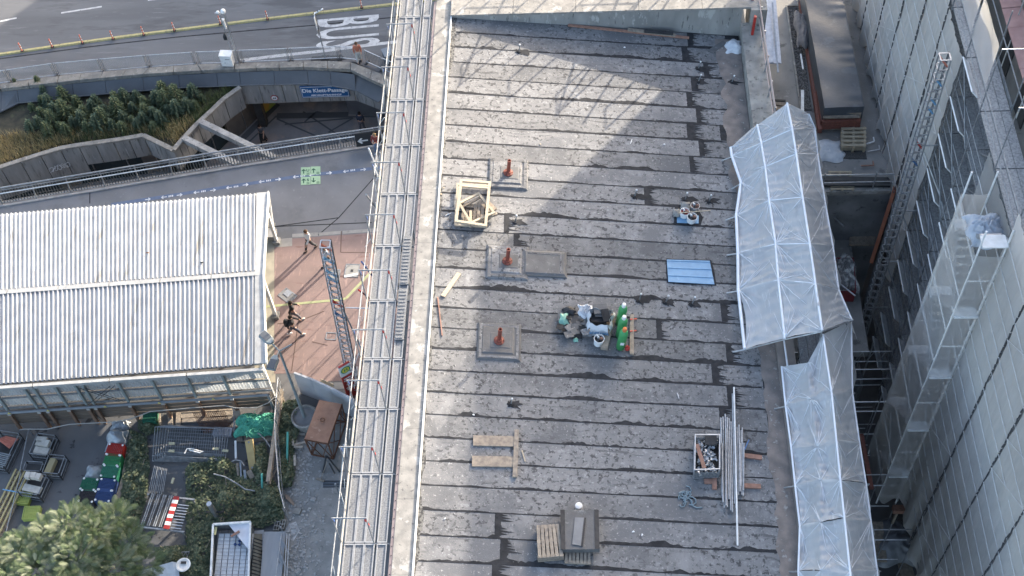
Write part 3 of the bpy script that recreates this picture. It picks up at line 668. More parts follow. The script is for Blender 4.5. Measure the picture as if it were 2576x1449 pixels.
wb(B().tube([p + Vector((0, -.02, .02)) for p in RW[2:15]], .035, 6), 'edge_trim', mat('dark_edge_trim', (.16, .165, .165), (.11, .11, .11), 4, .6), rim)
# fascia over the passage mouth
FT, FB = -.66, -2.45
fas = thing('passage_fascia', 'grey concrete fascia panels over the passage mouth carrying the blue sign', 'wall', at(750, 250, -2))
FX = [(614, 262), (664, 260), (720, 258), (753, 257), (780, 256), (838, 254.5), (896, 253), (943, 271), (990, 290)]
FP = [at(x, y, FB) for x, y in FX]
for i in range(len(FP) - 1):
    p, q = FP[i], FP[i + 1]; d = (q - p).normalized(); p = p + d * .02; q = q - d * .02
    nrm = Vector((d.y, -d.x, 0)) * .18
    wb(B().slab([p, q, Vector((q.x, q.y, FT)), Vector((p.x, p.y, FT))], -nrm), 'concrete_panel', m_wallc, fas)
# zig-zag planter wall, in cast panels
ZT = -.62
zz = thing('planter_wall', 'stained zig-zag concrete wall of hanging panels in front of the overgrown planter', 'wall', at(450, 350, -1.5))
ZL = [(604, 219), (562, 249), (530, 280), (496, 311), (478, 330), (462, 347), (449, 362), (436, 377), (410, 364), (385, 352), (360, 340), (322, 347), (283, 353), (238, 359), (196, 365), (150, 373), (100, 388), (50, 404), (0, 420), (-60, 440), (-120, 460)]
ZP = [at(x, y, ZT) for x, y in ZL]
for i in range(len(ZP) - 1):
    p, q = ZP[i], ZP[i + 1]; d = (q - p).normalized(); nin = Vector((-d.y, d.x, 0)) * -.12
    p2, q2 = p + d * .025, q - d * .025; lowz = FB if i < 14 else -3.3
    wb(B().slab([Vector((p2.x, p2.y, lowz)), Vector((q2.x, q2.y, lowz)), Vector((q2.x, q2.y, ZT - .1)), Vector((p2.x, p2.y, ZT - .1))], nin), 'concrete_panel', m_wallc, zz)
    wb(B().bar(p + Vector((0, 0, -.03)), q + Vector((0, 0, -.03)), .30, .14), 'coping_stone', m_copc, zz)
# dark shop fronts set back under the panels
sf = thing('shop_front', 'dark glazed shop front under the planter wall of the passage', 'shop front', at(450, 380, FL))
m_glassd = mat('dark_shop_glass', (.018, .03, .034), (.03, .045, .05), 1.0, .12, spec=.6)
for i in range(0, len(ZP) - 1):
    p, q = ZP[i], ZP[i + 1]; d = (q - p).normalized(); back = Vector((d.y, -d.x, 0)) * (-.9); back = -back if back.y < 0 else back
    wb(B().slab([Vector((p.x, p.y, FL)) + back, Vector((q.x, q.y, FL)) + back, Vector((q.x, q.y, FB)) + back, Vector((p.x, p.y, FB)) + back], (0, .05, 0)), 'pane', m_glassd if i % 5 else mat('brown_wall_lining', (.16, .14, .125), (.13, .115, .10), 2, .7), sf)
    if i % 2 == 0: wb(B().bar(Vector((p.x, p.y - .05, FL)) + back, Vector((p.x, p.y - .05, FB)) + back, .07, .07), 'mullion', m_steel_d, sf)
# planter soil
soil = B(); SP = [at(x, y, -.95) for x, y in [(-120, 452), (0, 415), (100, 383), (196, 362), (360, 336), (436, 373), (470, 335), (530, 276), (604, 217)]]; SQ = [at(x, y, -.95) for x, y in [(-120, 290), (0, 280), (60, 262), (150, 250), (270, 238), (360, 232), (430, 226), (520, 221), (608, 216)]]
for i in range(len(SP) - 1): soil.quad(SP[i], SP[i + 1], SQ[i + 1], SQ[i])
struct('planter_soil', soil, mat('dark_planter_soil', (.045, .042, .03), (.075, .065, .042), 3, .95, .6, 12, spots=[((.10, .095, .05), 1.4, .55, .65)]))
# two raking struts
for i, (pa, pb, lb) in enumerate((((506, 309), (695, 401), 'long raking concrete strut from planter wall to plaza edge, nearer the passage mouth'), ((464, 350), (600, 417), 'shorter raking concrete strut from planter wall to plaza edge, beside the zig-zag corner'))):
    p, q = at(*pa, -.60), at(*pb, -.12)
    solo('concrete_strut', B().bar(p, q, .36, .40), m_wallc, lb, 'strut', p, world=True)
# brown lining and tunnel side walls, lit poster
ins = thing('passage_lining', 'dark brown inner wall of the passage with a lit poster case', 'wall', at(650, 300, FL))
p0, p1 = at(*a1(440, 1190), FL), at(*a1(900, 740), FL)
wb(B().slab([p0, p1, Vector((p1.x, p1.y, FB)), Vector((p0.x, p0.y, FB))], (-.1, 0, 0)), 'wall_lining', mat('brown_wall_lining', (.10, .085, .075)), ins)
q0, q1 = at(*a1(840, 835), FL + .3), at(*a1(985, 705), FL + .3)
wb(B().slab([q0, q1, q1 + Vector((0, 0, 2.0)), q0 + Vector((0, 0, 2.0))], (-.06, 0, 0)), 'poster', mat('poster_print', (.22, .30, .06), (.42, .26, .05), .9, .4, lo=.48, hi=.52), ins)
wb(B().box(at(*a1(790, 800), FL + 1.2), (.5, .5, 2.6)), 'column', m_dark, ins)
wb(B().slab([at(*a1(1905, 830), FL), at(*a1(2600, 900), FL), at(*a1(2600, 900), FL) + Vector((0, 0, 2.5)), at(*a1(1905, 830), FL) + Vector((0, 0, 2.5))], (0, .3, 0)), 'end_wall', mat('tunnel_grey', (.16, .165, .17), (.12, .12, .125), 1, .7), ins)
ym = max(p.y for p in FP) + .25
wb(B().quad(Vector((-60, ym, FB + .3)), Vector((10, ym, FB + .3)), Vector((10, 86, FB + .3)), Vector((-60, 86, FB + .3))), 'tunnel_ceiling', m_conc_grey, ins)
# ---- signs
sg = thing('passage_sign', 'long blue sign with white lettering above the passage mouth', 'sign', at(822, 240, -1.4))
d = (FP[6] - FP[3]).normalized(); nrm = Vector((d.y, -d.x, 0)); upv = Vector((0, 0, 1)); c_ = lerp(FP[3], FP[6], .5) + nrm * .06; c_.z = -1.45
hw, hh = 1.53, .50
q = lambda x, z, o=0: c_ + d * x + upv * z + nrm * o
sgb = wb(B().slab([q(-hw, -hh), q(hw, -hh), q(hw, hh), q(-hw, hh)], nrm * .05), 'board', mat('sign_blue', (.018, .10, .25), (.022, .115, .28), 2, .4), sg)
fr = B()
for (xa, za, xb, zb) in ((-hw + .06, -hh + .06, hw - .06, -hh + .06), (hw - .06, -hh + .06, hw - .06, hh - .06), (hw - .06, hh - .06, -hw + .06, hh - .06), (-hw + .06, hh - .06, -hw + .06, -hh + .06)): fr.bar(q(xa, za, .06), q(xb, zb, .06), .02, .03, nrm)
wb(fr, 'border', m_white, sgb)
tb = B(); text_on(tb, 'Die Klett-Passage', q(0, .10, .055), d, upv, .44, .012, .92); text_on(tb, 'AM HAUPTBAHNHOF', q(.05, -.30, .055), d, upv, .20, .008, 1.0)
wb(tb, 'lettering', mat('sign_white', (.8, .8, .8)), sgb)
rs = thing('prohibition_sign', 'small round red rimmed sign with two rows of black figures on the concrete fascia', 'sign', at(694, 247, -1.9))
c2 = lerp(FP[1], FP[2], .55) + nrm * .04; c2.z = -1.95; ru = d
for rr, mm, o_ in ((.24, m_red, .0), (.19, m_white, .012)):
    b = B(); b.cyl(c2 + nrm * o_, c2 + nrm * (o_ + .015), rr, 20); wb(b, 'disc', mm, rs)
b = B(); b.box(c2 + nrm * .032 + Vector((-.06, 0, .02)), (.08, .01, .06)); b.box(c2 + nrm * .032 + Vector((.06, 0, .02)), (.08, .01, .06)); b.box(c2 + nrm * .032 + Vector((0, 0, -.05)), (.2, .01, .03)); wb(b, 'figures', m_black, rs)
# graffiti on the stained wall at far left (painted loops)
gf = B(); q_ = random.Random(3); d9 = (ZP[17] - ZP[16]).normalized()
p9 = at(*l0(250, 1085), -2.3); nn9 = Vector((-d9.y, d9.x, 0)); nn9 = nn9 if nn9.y < 0 else -nn9
p9 = lerp(ZP[15], ZP[16], .5); p9.z = -2.0; p9 += nn9 * .14
for k in range(7):
    pts = [p9 + d9 * (k * .17 - .6 + .14 * math.cos(a)) + Vector((0, 0, .2 * math.sin(a + k) + .05 * math.sin(3 * a))) for a in [j * .7 for j in range(9)]]
    gf.tube(pts, .014, 4)
wb(gf, 'graffiti', m_white, zz)
# ---- railing along the plaza edge
rl = thing('railing', 'long dark baluster railing with pale double handrails along the edge of the plaza', 'railing', at(500, 430, 0))
RP = [at(x, y, 0) for x, y in ((-80, 530), (0, 516), (300, 466), (600, 416), (800, 385), (985, 358))]
for dz, dy, rr, mm in ((1.25, .16, .05, m_steel_d), (1.0, -.05, .035, m_white), (.12, .05, .03, m_steel_d), (1.12, .10, .025, m_steel_d)):
    wb(B().tube([p + Vector((0, dy, dz)) for p in RP], rr, 8), 'handrail' if dz > .9 else 'bottom_rail', mm, rl)
kp = B()
for i in range(len(RP) - 1): kp.bar(RP[i] + Vector((0, -.12, .04)), RP[i + 1] + Vector((0, -.12, .04)), .14, .08)
wb(kp, 'kerb', mat('pale_kerb', (.42, .40, .38), (.3, .29, .28), 3, .9), rl)
tot = sum((RP[i + 1] - RP[i]).length for i in range(len(RP) - 1)); N_ = 150; ap = along(RP, N_)
m_bal = mat('dark_green_grey_paint', (.085, .095, .10), (.06, .068, .07), 4, .6)
for k in range(N_ + 1):
    if k % 12 == 0: part_at('rail_post', lambda: B().bar((0, 0, 0), (0, .16, 1.25), .07, .07, (1, 0, 0)), m_steel_d, rl, ap[k] + Vector((0, .03, 0)), 'post')
    else: part_at('baluster', lambda: B().bar((0, 0, .12), (0, .10, 1.12), .045, .02, (0, 1, 0)), m_bal, rl, ap[k] + Vector((0, .03, 0)), 'baluster')
sp = thing('direction_board', 'black direction board with a white arrow on the railing at the scaffold end', 'sign', at(925, 372, .2))
A, Bq = at(898, 372, 0), at(992, 359, 0); dd = (Bq - A).normalized(); up2 = Vector((0, .12, 1)).normalized(); n2 = dd.cross(up2)
q = lambda x, z, o=0: A + dd * x + up2 * z + n2 * o
wb(B().slab([q(0, .2, .12), q(2.1, .2, .12), q(2.1, 1.2, .12), q(0, 1.2, .12)], n2 * .04), 'board', mat('board_black', (.03, .032, .035)), sp)
b = B(); arrow_geo(b, q(.42, .62, .165), -dd, up2, .62, .10)
for k in range(3): b.quad(q(.95 + k * .12, .4, .165), q(1.02 + k * .12, .4, .165), q(1.02 + k * .12, .95, .165), q(.95 + k * .12, .95, .165))
for k in range(3): b.quad(q(1.55 + k * .16, .5, .165), q(1.65 + k * .16, .5, .165), q(1.65 + k * .16, .9 - .15 * (k % 2), .165), q(1.55 + k * .16, .9, .165))
wb(b, 'lettering', m_white, sp)
# ================================================================ road behind the passage
m_road = mat('road_asphalt', (.135, .138, .143), (.105, .107, .112), .5, .85, .3, 50, stretch=(.25, 1.6, 1), spots=[((.165, .165, .168), 2.4, .58, .7, (.25, 2, 1)), ((.088, .09, .094), .35, .52, .62, (.5, 2.2, 1)), ((.19, .19, .19), 9, .66, .74)])
RD = [at(x, y, .004) for x, y in ((-400, 260), (0, 196), (560, 152), (800, 145), (905, 142), (990, 168), (1150, 160), (1150, -260), (-400, -260))]
struct('road', B().quad(*RD), m_road)
m_paint = mat('road_paint', (.50, .50, .49), (.36, .36, .36), 3, .85, lo=.4, hi=.65, spots=[((.17, .17, .175), 5, .58, .66)])
rdm = bpy.data.objects['road']
def strip(p, q, wd, z): 
    d = (q - p).normalized().cross(Vector((0, 0, 1))) * wd / 2; return [Vector((v.x, v.y, z)) for v in (p - d, q - d, q + d, p + d)]
b = B()
for pts in (((0, 135), (105, 113)), ((385, 82), (640, 42)), ((930, 2), (1010, -8)), ((-300, 178), (-120, 150))):
    b.quad(*strip(at(*l0(*pts[0]), 0), at(*l0(*pts[1]), 0), .14, .008))
pl = [a2(530, 762), a2(990, 705), a2(1600, 640), a2(2120, 572), a2(2560, 520)]
for i in range(4): b.quad(*strip(at(*pl[i], 0), at(*pl[i + 1], 0), .26, .0081))
b.build('lane_marking', m_paint, rdm)
# BUS lettering, read from the left edge of the frame
o_ = at(*a2(1895, 400), .008); vs, fs = text_geo('BUS', 1.0, .012)
x0 = min(v.x for v in vs); x1_ = max(v.x for v in vs); y0 = min(v.y for v in vs); y1_ = max(v.y for v in vs)
pL, pR = at(*a2(1500, 400), 0), at(*a2(2295, 330), 0); up_ = (pR - pL); Hh = up_.length; up_.normalize(); rt = Vector((up_.y, -up_.x, 0)); pT, pB = at(*a2(1890, 215), 0), at(*a2(1890, 590), 0); Ww = abs((pB - pT).dot(rt))
b = B(); b.add([o_ + rt * ((v.x - (x0 + x1_) / 2) / (x1_ - x0) * Ww) + up_ * ((v.y - (y0 + y1_) / 2) / (y1_ - y0) * Hh) for v in vs], fs); b.build('bus_lettering', m_paint, rdm)
b = B()                                             # tar line along the bus lane
tl = [l0(2570, 100), l0(1970, 160), l0(1600, 190), l0(1100, 235), l0(600, 290), l0(0, 370)]
for i in range(5): b.quad(*strip(at(*tl[i], 0), at(*tl[i + 1], 0), .10, .0075))
b.build('tar_joint', m_bit_black, rdm)
b = B().slab([at(*a2(*p), .004) for p in ((1425, 775), (1640, 775), (1870, 745), (1820, 695), (1440, 715))], (0, 0, .02)); b.build('road_grating', m_dark, rdm)
# yellow lane divider
YL = [at(*l0(x, y), 0) for x, y in ((-60, 352), (0, 345), (270, 305), (520, 268), (905, 217), (1100, 193), (1400, 155), (1690, 120), (1980, 85), (2275, 52), (2560, 20), (2800, -10))]
ld = thing('lane_divider', 'worn yellow raised lane divider kerb running across the road', 'kerb', YL[4])
N_ = 26; ap = along(YL, N_); m_yel = mat('worn_yellow_paint', (.44, .38, .17), (.33, .29, .15), 6, .7, .2, 20, spots=[((.10, .10, .09), 7, .62, .68)])
for k in range(N_):
    p, q = ap[k], ap[k + 1]; d = (q - p).normalized(); p = p + d * .015 + Vector((0, 0, .05)); q = q - d * .015 + Vector((0, 0, .05)); s_ = d.cross(Vector((0, 0, 1)))
    pr = [(-.13, -.05), (.13, -.05), (.08, .05), (-.08, .05)]
    A = [p + s_ * x + Vector((0, 0, z)) for x, z in pr]; Bq = [q + s_ * x + Vector((0, 0, z)) for x, z in pr]
    wb(B().add(A + Bq, [(0, 1, 2, 3), (7, 6, 5, 4), (0, 4, 5, 1), (1, 5, 6, 2), (2, 6, 7, 3), (3, 7, 4, 0)]), 'kerb_block', m_yel, ld)
m_orange = mat('faded_orange_red', (.50, .17, .11), (.42, .13, .09), 5, .6)
def delineator(loc, label, grp, tilt=0):
    t = thing('delineator_post', label, 'bollard', loc, 0, grp, ry=tilt)
    pst = B().bar((0, 0, 0), (0, 0, .72), .10, .05, (1, 0, 0)).build('post', m_orange if not tilt else m_white, t)
    for z in (.3, .52): B().box((0, 0, z), (.106, .056, .09)).build('band', m_white if not tilt else m_black, pst)
    B().box((0, 0, .02), (.2, .16, .05)).build('foot', m_black, t); return t
bl = [(140, 322), (330, 297), (520, 272), (712, 247), (905, 220), (1098, 194), (1388, 153), (1683, 122), (2275, 50)]
for i, (x, y) in enumerate(bl):
    delineator(at(*l0(x, y), .1), 'orange-red delineator post on the yellow lane divider, %s from the left' % ORD[i], 'delineator posts on the lane divider')
delineator(at(*l0(1978, 85), .1), 'black and white banded post leaning over on the yellow lane divider', None, R(58))
# low mesh barrier panels along the rim
m_mesh = mat('fine_wire_mesh', (.40, .42, .43), None, rough=.6, alpha=.13)
def barrier(pa, pb, label, grp, hh=1.1, m_in=None, bars=False):
    c = lerp(pa, pb, .5); d = pb - pa; L_ = d.length; t = thing('mesh_barrier', label, 'barrier', c, math.atan2(d.y, d.x), grp)
    b = B()
    for x in (-L_ / 2, L_ / 2, -L_ / 2 + .09, L_ / 2 - .09): B().cyl((x, 0, 0), (x, 0, hh), .022, 6).build('post', m_steel, t)
    for z in (.12, hh): B().cyl((-L_ / 2, 0, z), (L_ / 2, 0, z), .024, 6).build('rail', m_steel, t)
    if bars:
        for k in range(int(L_ / .12)): B().cyl((-L_ / 2 + .06 + k * .12, 0, .12), (-L_ / 2 + .06 + k * .12, 0, hh), .009, 4).build('bar', m_dark, t)
    else: B().box((0, .012, hh / 2 + .06), (L_ - .1, .004, hh - .14)).build('mesh_infill', m_mesh, t)
    for x in (-L_ / 2 + .04, L_ / 2 - .04): B().box((x, 0, .03), (.12, .4, .06)).build('foot', m_black, t)
    return t
BP = [at(*l0(x, y), 0) for x, y in ((-230, 562), (75, 520), (365, 478), (655, 452), (945, 428), (1240, 408))] 
for i in range(len(BP) - 1): barrier(lerp(BP[i], BP[i + 1], .02), lerp(BP[i], BP[i + 1], .98), 'low mesh barrier panel left of the camera mast, %s from the left edge' % ORD[i], 'mesh barriers left of the mast')
BP2 = [at(*a2(x, y), 0) for x, y in ((20, 815), (560, 795), (1180, 770), (1800, 742), (2060, 770))]
for i in range(len(BP2) - 1): barrier(lerp(BP2[i], BP2[i + 1], .02), lerp(BP2[i], BP2[i + 1], .98), 'low mesh barrier panel right of the camera mast, %s towards the coping corner' % ORD[i], 'mesh barriers right of the mast')
barrier(at(*a2(2130, 790), 0), at(*a2(2330, 880), 0), 'dark barred barrier slanting down beside the coping corner', None, bars=True)
barrier(at(*a2(2345, 890), 0), at(*a2(2520, 960), 0), 'dark barred barrier half hidden behind the edge scaffold near the waste bin', None, bars=True)
# camera mast with cabinet
mb = at(*a2(512, 790), 0); ms = thing('camera_mast', 'lattice mast with white cameras on top beside a white cabinet', 'mast', mb)
for (x, y) in ((-.14, -.1), (.14, -.1), (0, .14)): B().cyl((x, y, 0), (x, y, 4.1), .032, 6).build('tube', m_steel, ms)
b = B()
for k in range(10):
    z = .2 + k * .4; b.cyl((-.14, -.1, z), (.14, -.1, z + .4), .012, 4); b.cyl((.14, -.1, z), (0, .14, z + .4), .012, 4)
b.build('lattice', m_steel_d, ms)
B().box((-.1, 0, 3.3), (.16, .2, .7)).build('antenna', m_white, ms); B().box((-.25, .1, 4.05), (.5, .08, .08)).build('bracket', m_steel, ms)
B().lathe((.08, 0, 4.1), [(.05, 0), (.14, .08), (.16, .2), (.12, .3), (.03, .35)], 12).build('dome_camera', m_white, ms, smooth=True)
B().lathe((-.3, .1, 4.02), [(.04, 0), (.10, .06), (.10, .16), (.04, .2)], 10).build('dome_camera', m_white, ms, smooth=True)
B().lathe((-.28, -.05, 2.0), [(.02, 0), (.13, .1), (.13, .3), (.03, .55)], 10).build('cable_bag', m_black, ms, smooth=True)
cb = thing('control_cabinet', 'white control cabinet standing on the coping beside the camera mast', 'cabinet', at(*a2(395, 800), .3), R(-4))
cbh = B().box((0, 0, .42), (.72, .5, .84)).build('housing', m_white, cb); B().box((0, 0, .87), (.78, .56, .05)).build('lid', m_white, cb); B().box((.1, -.26, .6), (.3, .015, .03)).build('handle', m_dark, cbh); B().box((-.1, -.258, .3), (.06, .01, .06)).build('lock', m_steel_d, cbh)
sp_ = thing('sign_post', 'thin roadside post with sign plates seen edge-on by the bus lettering', 'sign post', at(*a2(1612, 735), 0))
B().cyl((0, 0, 0), (0, 0, 3.7), .035, 8).build('post', m_steel_d, sp_); B().box((-.05, 0, 3.2), (.05, .55, .8), rzv=.1).build('sign_plate', m_white, sp_); B().box((-.05, 0, 2.4), (.05, .5, .5), rzv=.1).build('sign_plate', m_steel, sp_); B().box((0, 0, .04), (.5, .4, .08)).build('foot', m_black, sp_)
bn = thing('waste_bin', 'grey blue lidded waste bin behind the slanting barriers', 'bin', at(*a2(2420, 800), 0), R(25))
B().prism([(-.28, -.28), (.28, -.28), (.3, .32), (-.3, .32)], .08, .95).build('body', mat('bin_grey', (.10, .12, .14), (.08, .09, .11), 4, .5), bn); B().box((0, 0, 1.0), (.64, .68, .08), rx=.1).build('lid', mat('bin_lid', (.16, .19, .22)), bn)
for x in (-.25, .25): B().cyl((x - .03, .3, .09), (x + .03, .3, .09), .09, 10).build('wheel', m_black, bn)
person(at(905, 157, .0), R(-80), 'person in a red-orange top and pale grey trousers standing by the coping corner', cloth('redorange', (.45, .16, .10)), cloth('palegrey', (.45, .46, .45)), cloth('brownhair', (.10, .06, .035)), 1.72, .12, 'side')
# ---------------------------------------------------------------- saplings and dry grass on the planter
m_leaf = mat('spruce_green', (.09, .125, .06), (.16, .19, .105), 6, .7, transl=.25); m_leaf2 = mat('blue_spruce_green', (.085, .125, .075), (.145, .185, .12), 6, .7, transl=.25)
def sapling(hh, seed, m):
    q = random.Random(seed); t = thing('spruce_sapling', 'young bushy conifer sapling growing in the planter below the rim', 'sapling', (0, 0, 0), 0, 'conifer saplings in the planter')
    B().cyl((0, 0, 0), (0, 0, hh), .025, 6, .008).build('stem', m_wood_g, t); b = B(); nz = int(6 + hh * 3)
    for k in range(nz):
        f = (k + .6) / nz; z = hh * (.12 + .86 * f); L_ = hh * .44 * (1 - f * .82) + .05; nb = 6 if f < .85 else 4
        for j in range(nb):
            a = j * 2 * math.pi / nb + k * 1.1 + q.uniform(-.2, .2); ln = L_ * q.uniform(.75, 1.15); d = Vector((math.cos(a), math.sin(a), .25 + .4 * f)); d.normalize()
            pts = [Vector((0, 0, z)) + d * ln * s_ + Vector((0, 0, -.10 * ln * s_ * s_)) for s_ in (.05, .45, .8, 1)]
            b.tube(pts, [.015, .035 + .012 * hh, .03 + .008 * hh, .008], 5)
            # needles as small fins
            for s_ in (.35, .55, .75, .9):
                p = Vector((0, 0, z)) + d * ln * s_; sd = d.cross(Vector((0, 0, 1))).normalized()
                for sg_ in (-1, 1):
                    tip = p + sd * sg_ * .10 * (1.15 - s_) * (.6 + hh * .5) + d * .07; b.quad(p - d * .03, p + d * .03, tip, tip - Vector((0, 0, .015)))
    for j in range(5): b.tube([Vector((0, 0, hh * .95)), Vector((.05 * math.cos(j * 1.26), .05 * math.sin(j * 1.26), hh * 1.06))], [.02, .005], 4)
    b.build('crown', m, t); return t
protos = [sapling(1.25, 1, m_leaf), sapling(1.0, 2, m_leaf2), sapling(.75, 3, m_leaf)]
SPOT = [(840, 690, 0), (650, 760, 1), (720, 850, 1), (690, 980, 0), (850, 880, 0), (430, 800, 2), (420, 1060, 1), (640, 1120, 0), (1090, 880, 0), (1190, 800, 1), (1060, 960, 1), (1330, 980, 0), (1260, 1040, 1), (1490, 730, 0), (1510, 850, 0), (1570, 930, 1), (1440, 1030, 1), (1850, 760, 0), (1860, 880, 0), (1830, 960, 1), (1690, 800, 1), (2080, 620, 0), (2110, 760, 0), (2130, 840, 1), (2260, 720, 0), (2460, 640, 1), (1240, 750, 1), (2330, 700, 2), (560, 900, 2), (950, 1000, 1), (1000, 760, 2), (1960, 900, 1), (1680, 950, 2), (560, 720, 2), (2560, 680, 2), (780, 1050, 2), (2000, 720, 1), (1340, 830, 1), (930, 850, 2), (1120, 1060, 2), (1560, 1060, 2), (1750, 1020, 1), (2050, 960, 1), (2250, 850, 1), (2380, 800, 1), (520, 1010, 1), (860, 1090, 2), (1950, 1040, 2), (2480, 780, 2), (600, 640, 1), (1600, 700, 1), (1750, 680, 1)]
q = random.Random(5); used = [False] * 3
for x, y, k in SPOT:
    loc = at(*a0(x, y), -.95); o = protos[k]; s_ = q.uniform(.85, 1.3)
    if not used[k]: used[k] = True; o.location = loc; o.rotation_euler[2] = q.uniform(0, 6); o.scale = (s_,) * 3; WM[o.name] = Matrix.Translation(loc)
    else: o = copy_tree(o, loc, q.uniform(0, 6), scale=(s_, s_, s_ * q.uniform(.9, 1.15)))
    o['label'] = 'young conifer sapling in the planter %s, %s' % ('back row under the rim' if y < 740 else ('middle row' if y < 930 else 'front row by the grass'), 'far left' if x < 600 else ('left of centre' if x < 1150 else ('centre' if x < 1700 else ('right of centre' if x < 2150 else 'by the passage wall'))))
for x, y in ((480, 430), (190, 430)):
    o = copy_tree(protos[2], at(*a0(x, y), .3), q.uniform(0, 6), scale=(.7 if x > 300 else .45,) * 3); o['label'] = 'small conifer sapling sprouting from the coping joint' if x > 300 else 'tiny tuft of green sprouting at the foot of the leftmost barrier'; o['group'] = 'saplings on the coping'
m_dry = mat('dry_grass', (.40, .32, .17), (.30, .25, .12), 2.0, .8, transl=.3); m_grn = mat('weedy_grass', (.095, .13, .05), (.14, .155, .07), 2, .8, transl=.3)
def grass(name, areas, m, label, hmin, hmax):
    b = B(); q = random.Random(9)
    for poly, n in areas:
        xs = [p[0] for p in poly]; ys = [p[1] for p in poly]; c = 0; tries = 0
        while c < n and tries < n * 12:
            tries += 1; x = q.uniform(min(xs), max(xs)); y = q.uniform(min(ys), max(ys)); ins_ = False; j = len(poly) - 1
            for i in range(len(poly)):
                if (poly[i][1] > y) != (poly[j][1] > y) and x < (poly[j][0] - poly[i][0]) * (y - poly[i][1]) / (poly[j][1] - poly[i][1]) + poly[i][0]: ins_ = not ins_
                j = i
            if not ins_: continue
            c += 1; p = at(x, y, -.97); h = q.uniform(hmin, hmax); a = q.uniform(0, 6.28); ln = q.uniform(.1, .6) * h; sd = Vector((-math.sin(a), math.cos(a), 0)) * .014
            m1 = p + Vector((math.cos(a) * ln * .4, math.sin(a) * ln * .4, h * .65)); tp = p + Vector((math.cos(a) * ln, math.sin(a) * ln, h))
            b.quad(p - sd, p + sd, m1 + sd * .8, m1 - sd * .8); b.add([m1 - sd * .8, m1 + sd * .8, tp], [(0, 1, 2)])
    return stuff(name, b, m, label, 'grass')
grass('dry_grass', [([(0, 345), (60, 335), (170, 345), (190, 362), (120, 384), (0, 418), (-80, 430), (-80, 350)], 2600), ([(170, 330), (350, 318), (430, 300), (470, 320), (440, 368), (390, 345), (355, 338), (190, 362)], 700), ([(420, 330), (470, 300), (500, 300), (445, 365)], 350)], m_dry, 'tall dry straw-coloured grass along the front of the planter', .25, .65)
grass('weeds', [([(100, 300), (430, 240), (560, 235), (500, 300), (440, 350), (190, 362), (90, 380)], 5200), ([(560, 225), (600, 220), (500, 310), (480, 320)], 600)], m_grn, 'low green weeds between the conifer saplings', .2, .55)
# ================================================================ plaza with the corrugated canopy
def b1(x, y): return (603.75 + .1574 * x, 550.1 + .1574 * y)
def b2(x, y): return (603.75 + .1574 * x, 751.3 + .1574 * y)
def b3(x, y): return (.18517 * x, 925.7 + .18517 * y)
def b4(x, y): return (.18517 * x, 1180.7 + .18517 * y)
def b5(x, y): return (362.25 + .20368 * x, 966 + .20368 * y)
def b6(x, y): return (362.25 + .20313 * x, 1220.9 + .20313 * y)
def sheet(name, pts, z, m): return struct(name, B().quad(*[at(x, y, z) for x, y in pts]), m)
m_redpav = mat('worn_red_paving', (.25, .178, .163), (.205, .15, .138), .9, .85, .4, 35, spots=[((.32, .225, .20), 2.2, .58, .68, (2.2, .5, 1)), ((.17, .10, .09), 1.6, .60, .7, (.5, 2.5, 1))])
m_plaza = mat('plaza_asphalt', (.20, .203, .21), (.16, .163, .17), .5, .9, .3, 60, spots=[((.24, .24, .245), 3.2, .6, .72), ((.145, .147, .152), .4, .52, .64), ((.12, .12, .125), 2.2, .66, .70)])
sheet('plaza', [(-300, 560), (0, 520), (600, 420), (1100, 342), (1100, 600), (960, 600), (690, 640), (-300, 640)], .004, m_plaza)
sheet('red_pavement', [(690, 622), (735, 619), (735, 600), (1000, 581), (1000, 953), (775, 961), (758, 938), (690, 940)], .008, m_redpav)
m_slabp = mat('pale_slabs', (.33, .325, .305), (.25, .245, .235), 2, .9, .3, 30, spots=[((.17, .17, .165), 5, .6, .68)])
sheet('pale_pavement', [(640, 560), (693, 560), (693, 962), (640, 962)], .006, mat('sandy_slabs', (.36, .33, .26), (.29, .27, .215), 2, .9, .3, 30))
sheet('paving_band', [(693, 602), (735, 598), (735, 619), (693, 622)], .012, m_slabp)
for (xa, ya, xb, yb, w_) in ((735, 593, 800, 589, 9), (802, 589, 860, 584.5, 8), (862, 584.5, 935, 579, 8), (936, 579, 1000, 574, 8)): sheet('paving_band', [(xa, ya - w_ / 2), (xb, yb - w_ / 2), (xb, yb + w_ / 2), (xa, ya + w_ / 2)], .012, m_slabp)
for i in range(5): sheet('paving_band', [(775 + i * 32, 962), (805 + i * 32, 961), (805 + i * 32, 978), (775 + i * 32, 979)], .012, m_slabp)
pz = bpy.data.objects['plaza']
jb = B()
for pts in (((956, 430), (852, 548)), ((852, 548), (800, 592)), ((226, 484), (226, 512)), ((70, 490), (180, 470)), ((640, 577), (852, 548)), ((690, 570), (935, 560))):
    jb.quad(*strip(at(*pts[0], 0), at(*pts[1], 0), .06, .009))
jb.build('pavement_joint', m_bit_black, pz)
jb = B()
for pts in ((b1(1620, 200), b1(1610, 540)), (b1(1610, 540), b1(2050, 545)), (b1(1560, 920), b1(2040, 905)), (b2(950, 250), b2(825, 1160)), (b2(945, 360), b2(1350, 200)), (b2(1150, 690), b2(1400, 750)), (b2(600, 400), b2(720, 395))):
    jb.quad(*strip(at(*pts[0], 0), at(*pts[1], 0), .05, .013))
jb.build('pavement_joint', mat('dark_red_joint', (.10, .065, .055)), bpy.data.objects['red_pavement'])
b = B(); gl = [at(*p, 0) for p in (b2(330, 140), b2(410, 130), b1(1650, 1290), b1(1700, 1270), b1(2080, 870))]
for i in range(4): b.quad(*strip(gl[i], gl[i + 1], .15, .016))
b.build('guide_line', mat('yellow_green_paint', (.36, .38, .20), (.30, .32, .18), 4, .8), bpy.data.objects['red_pavement'])
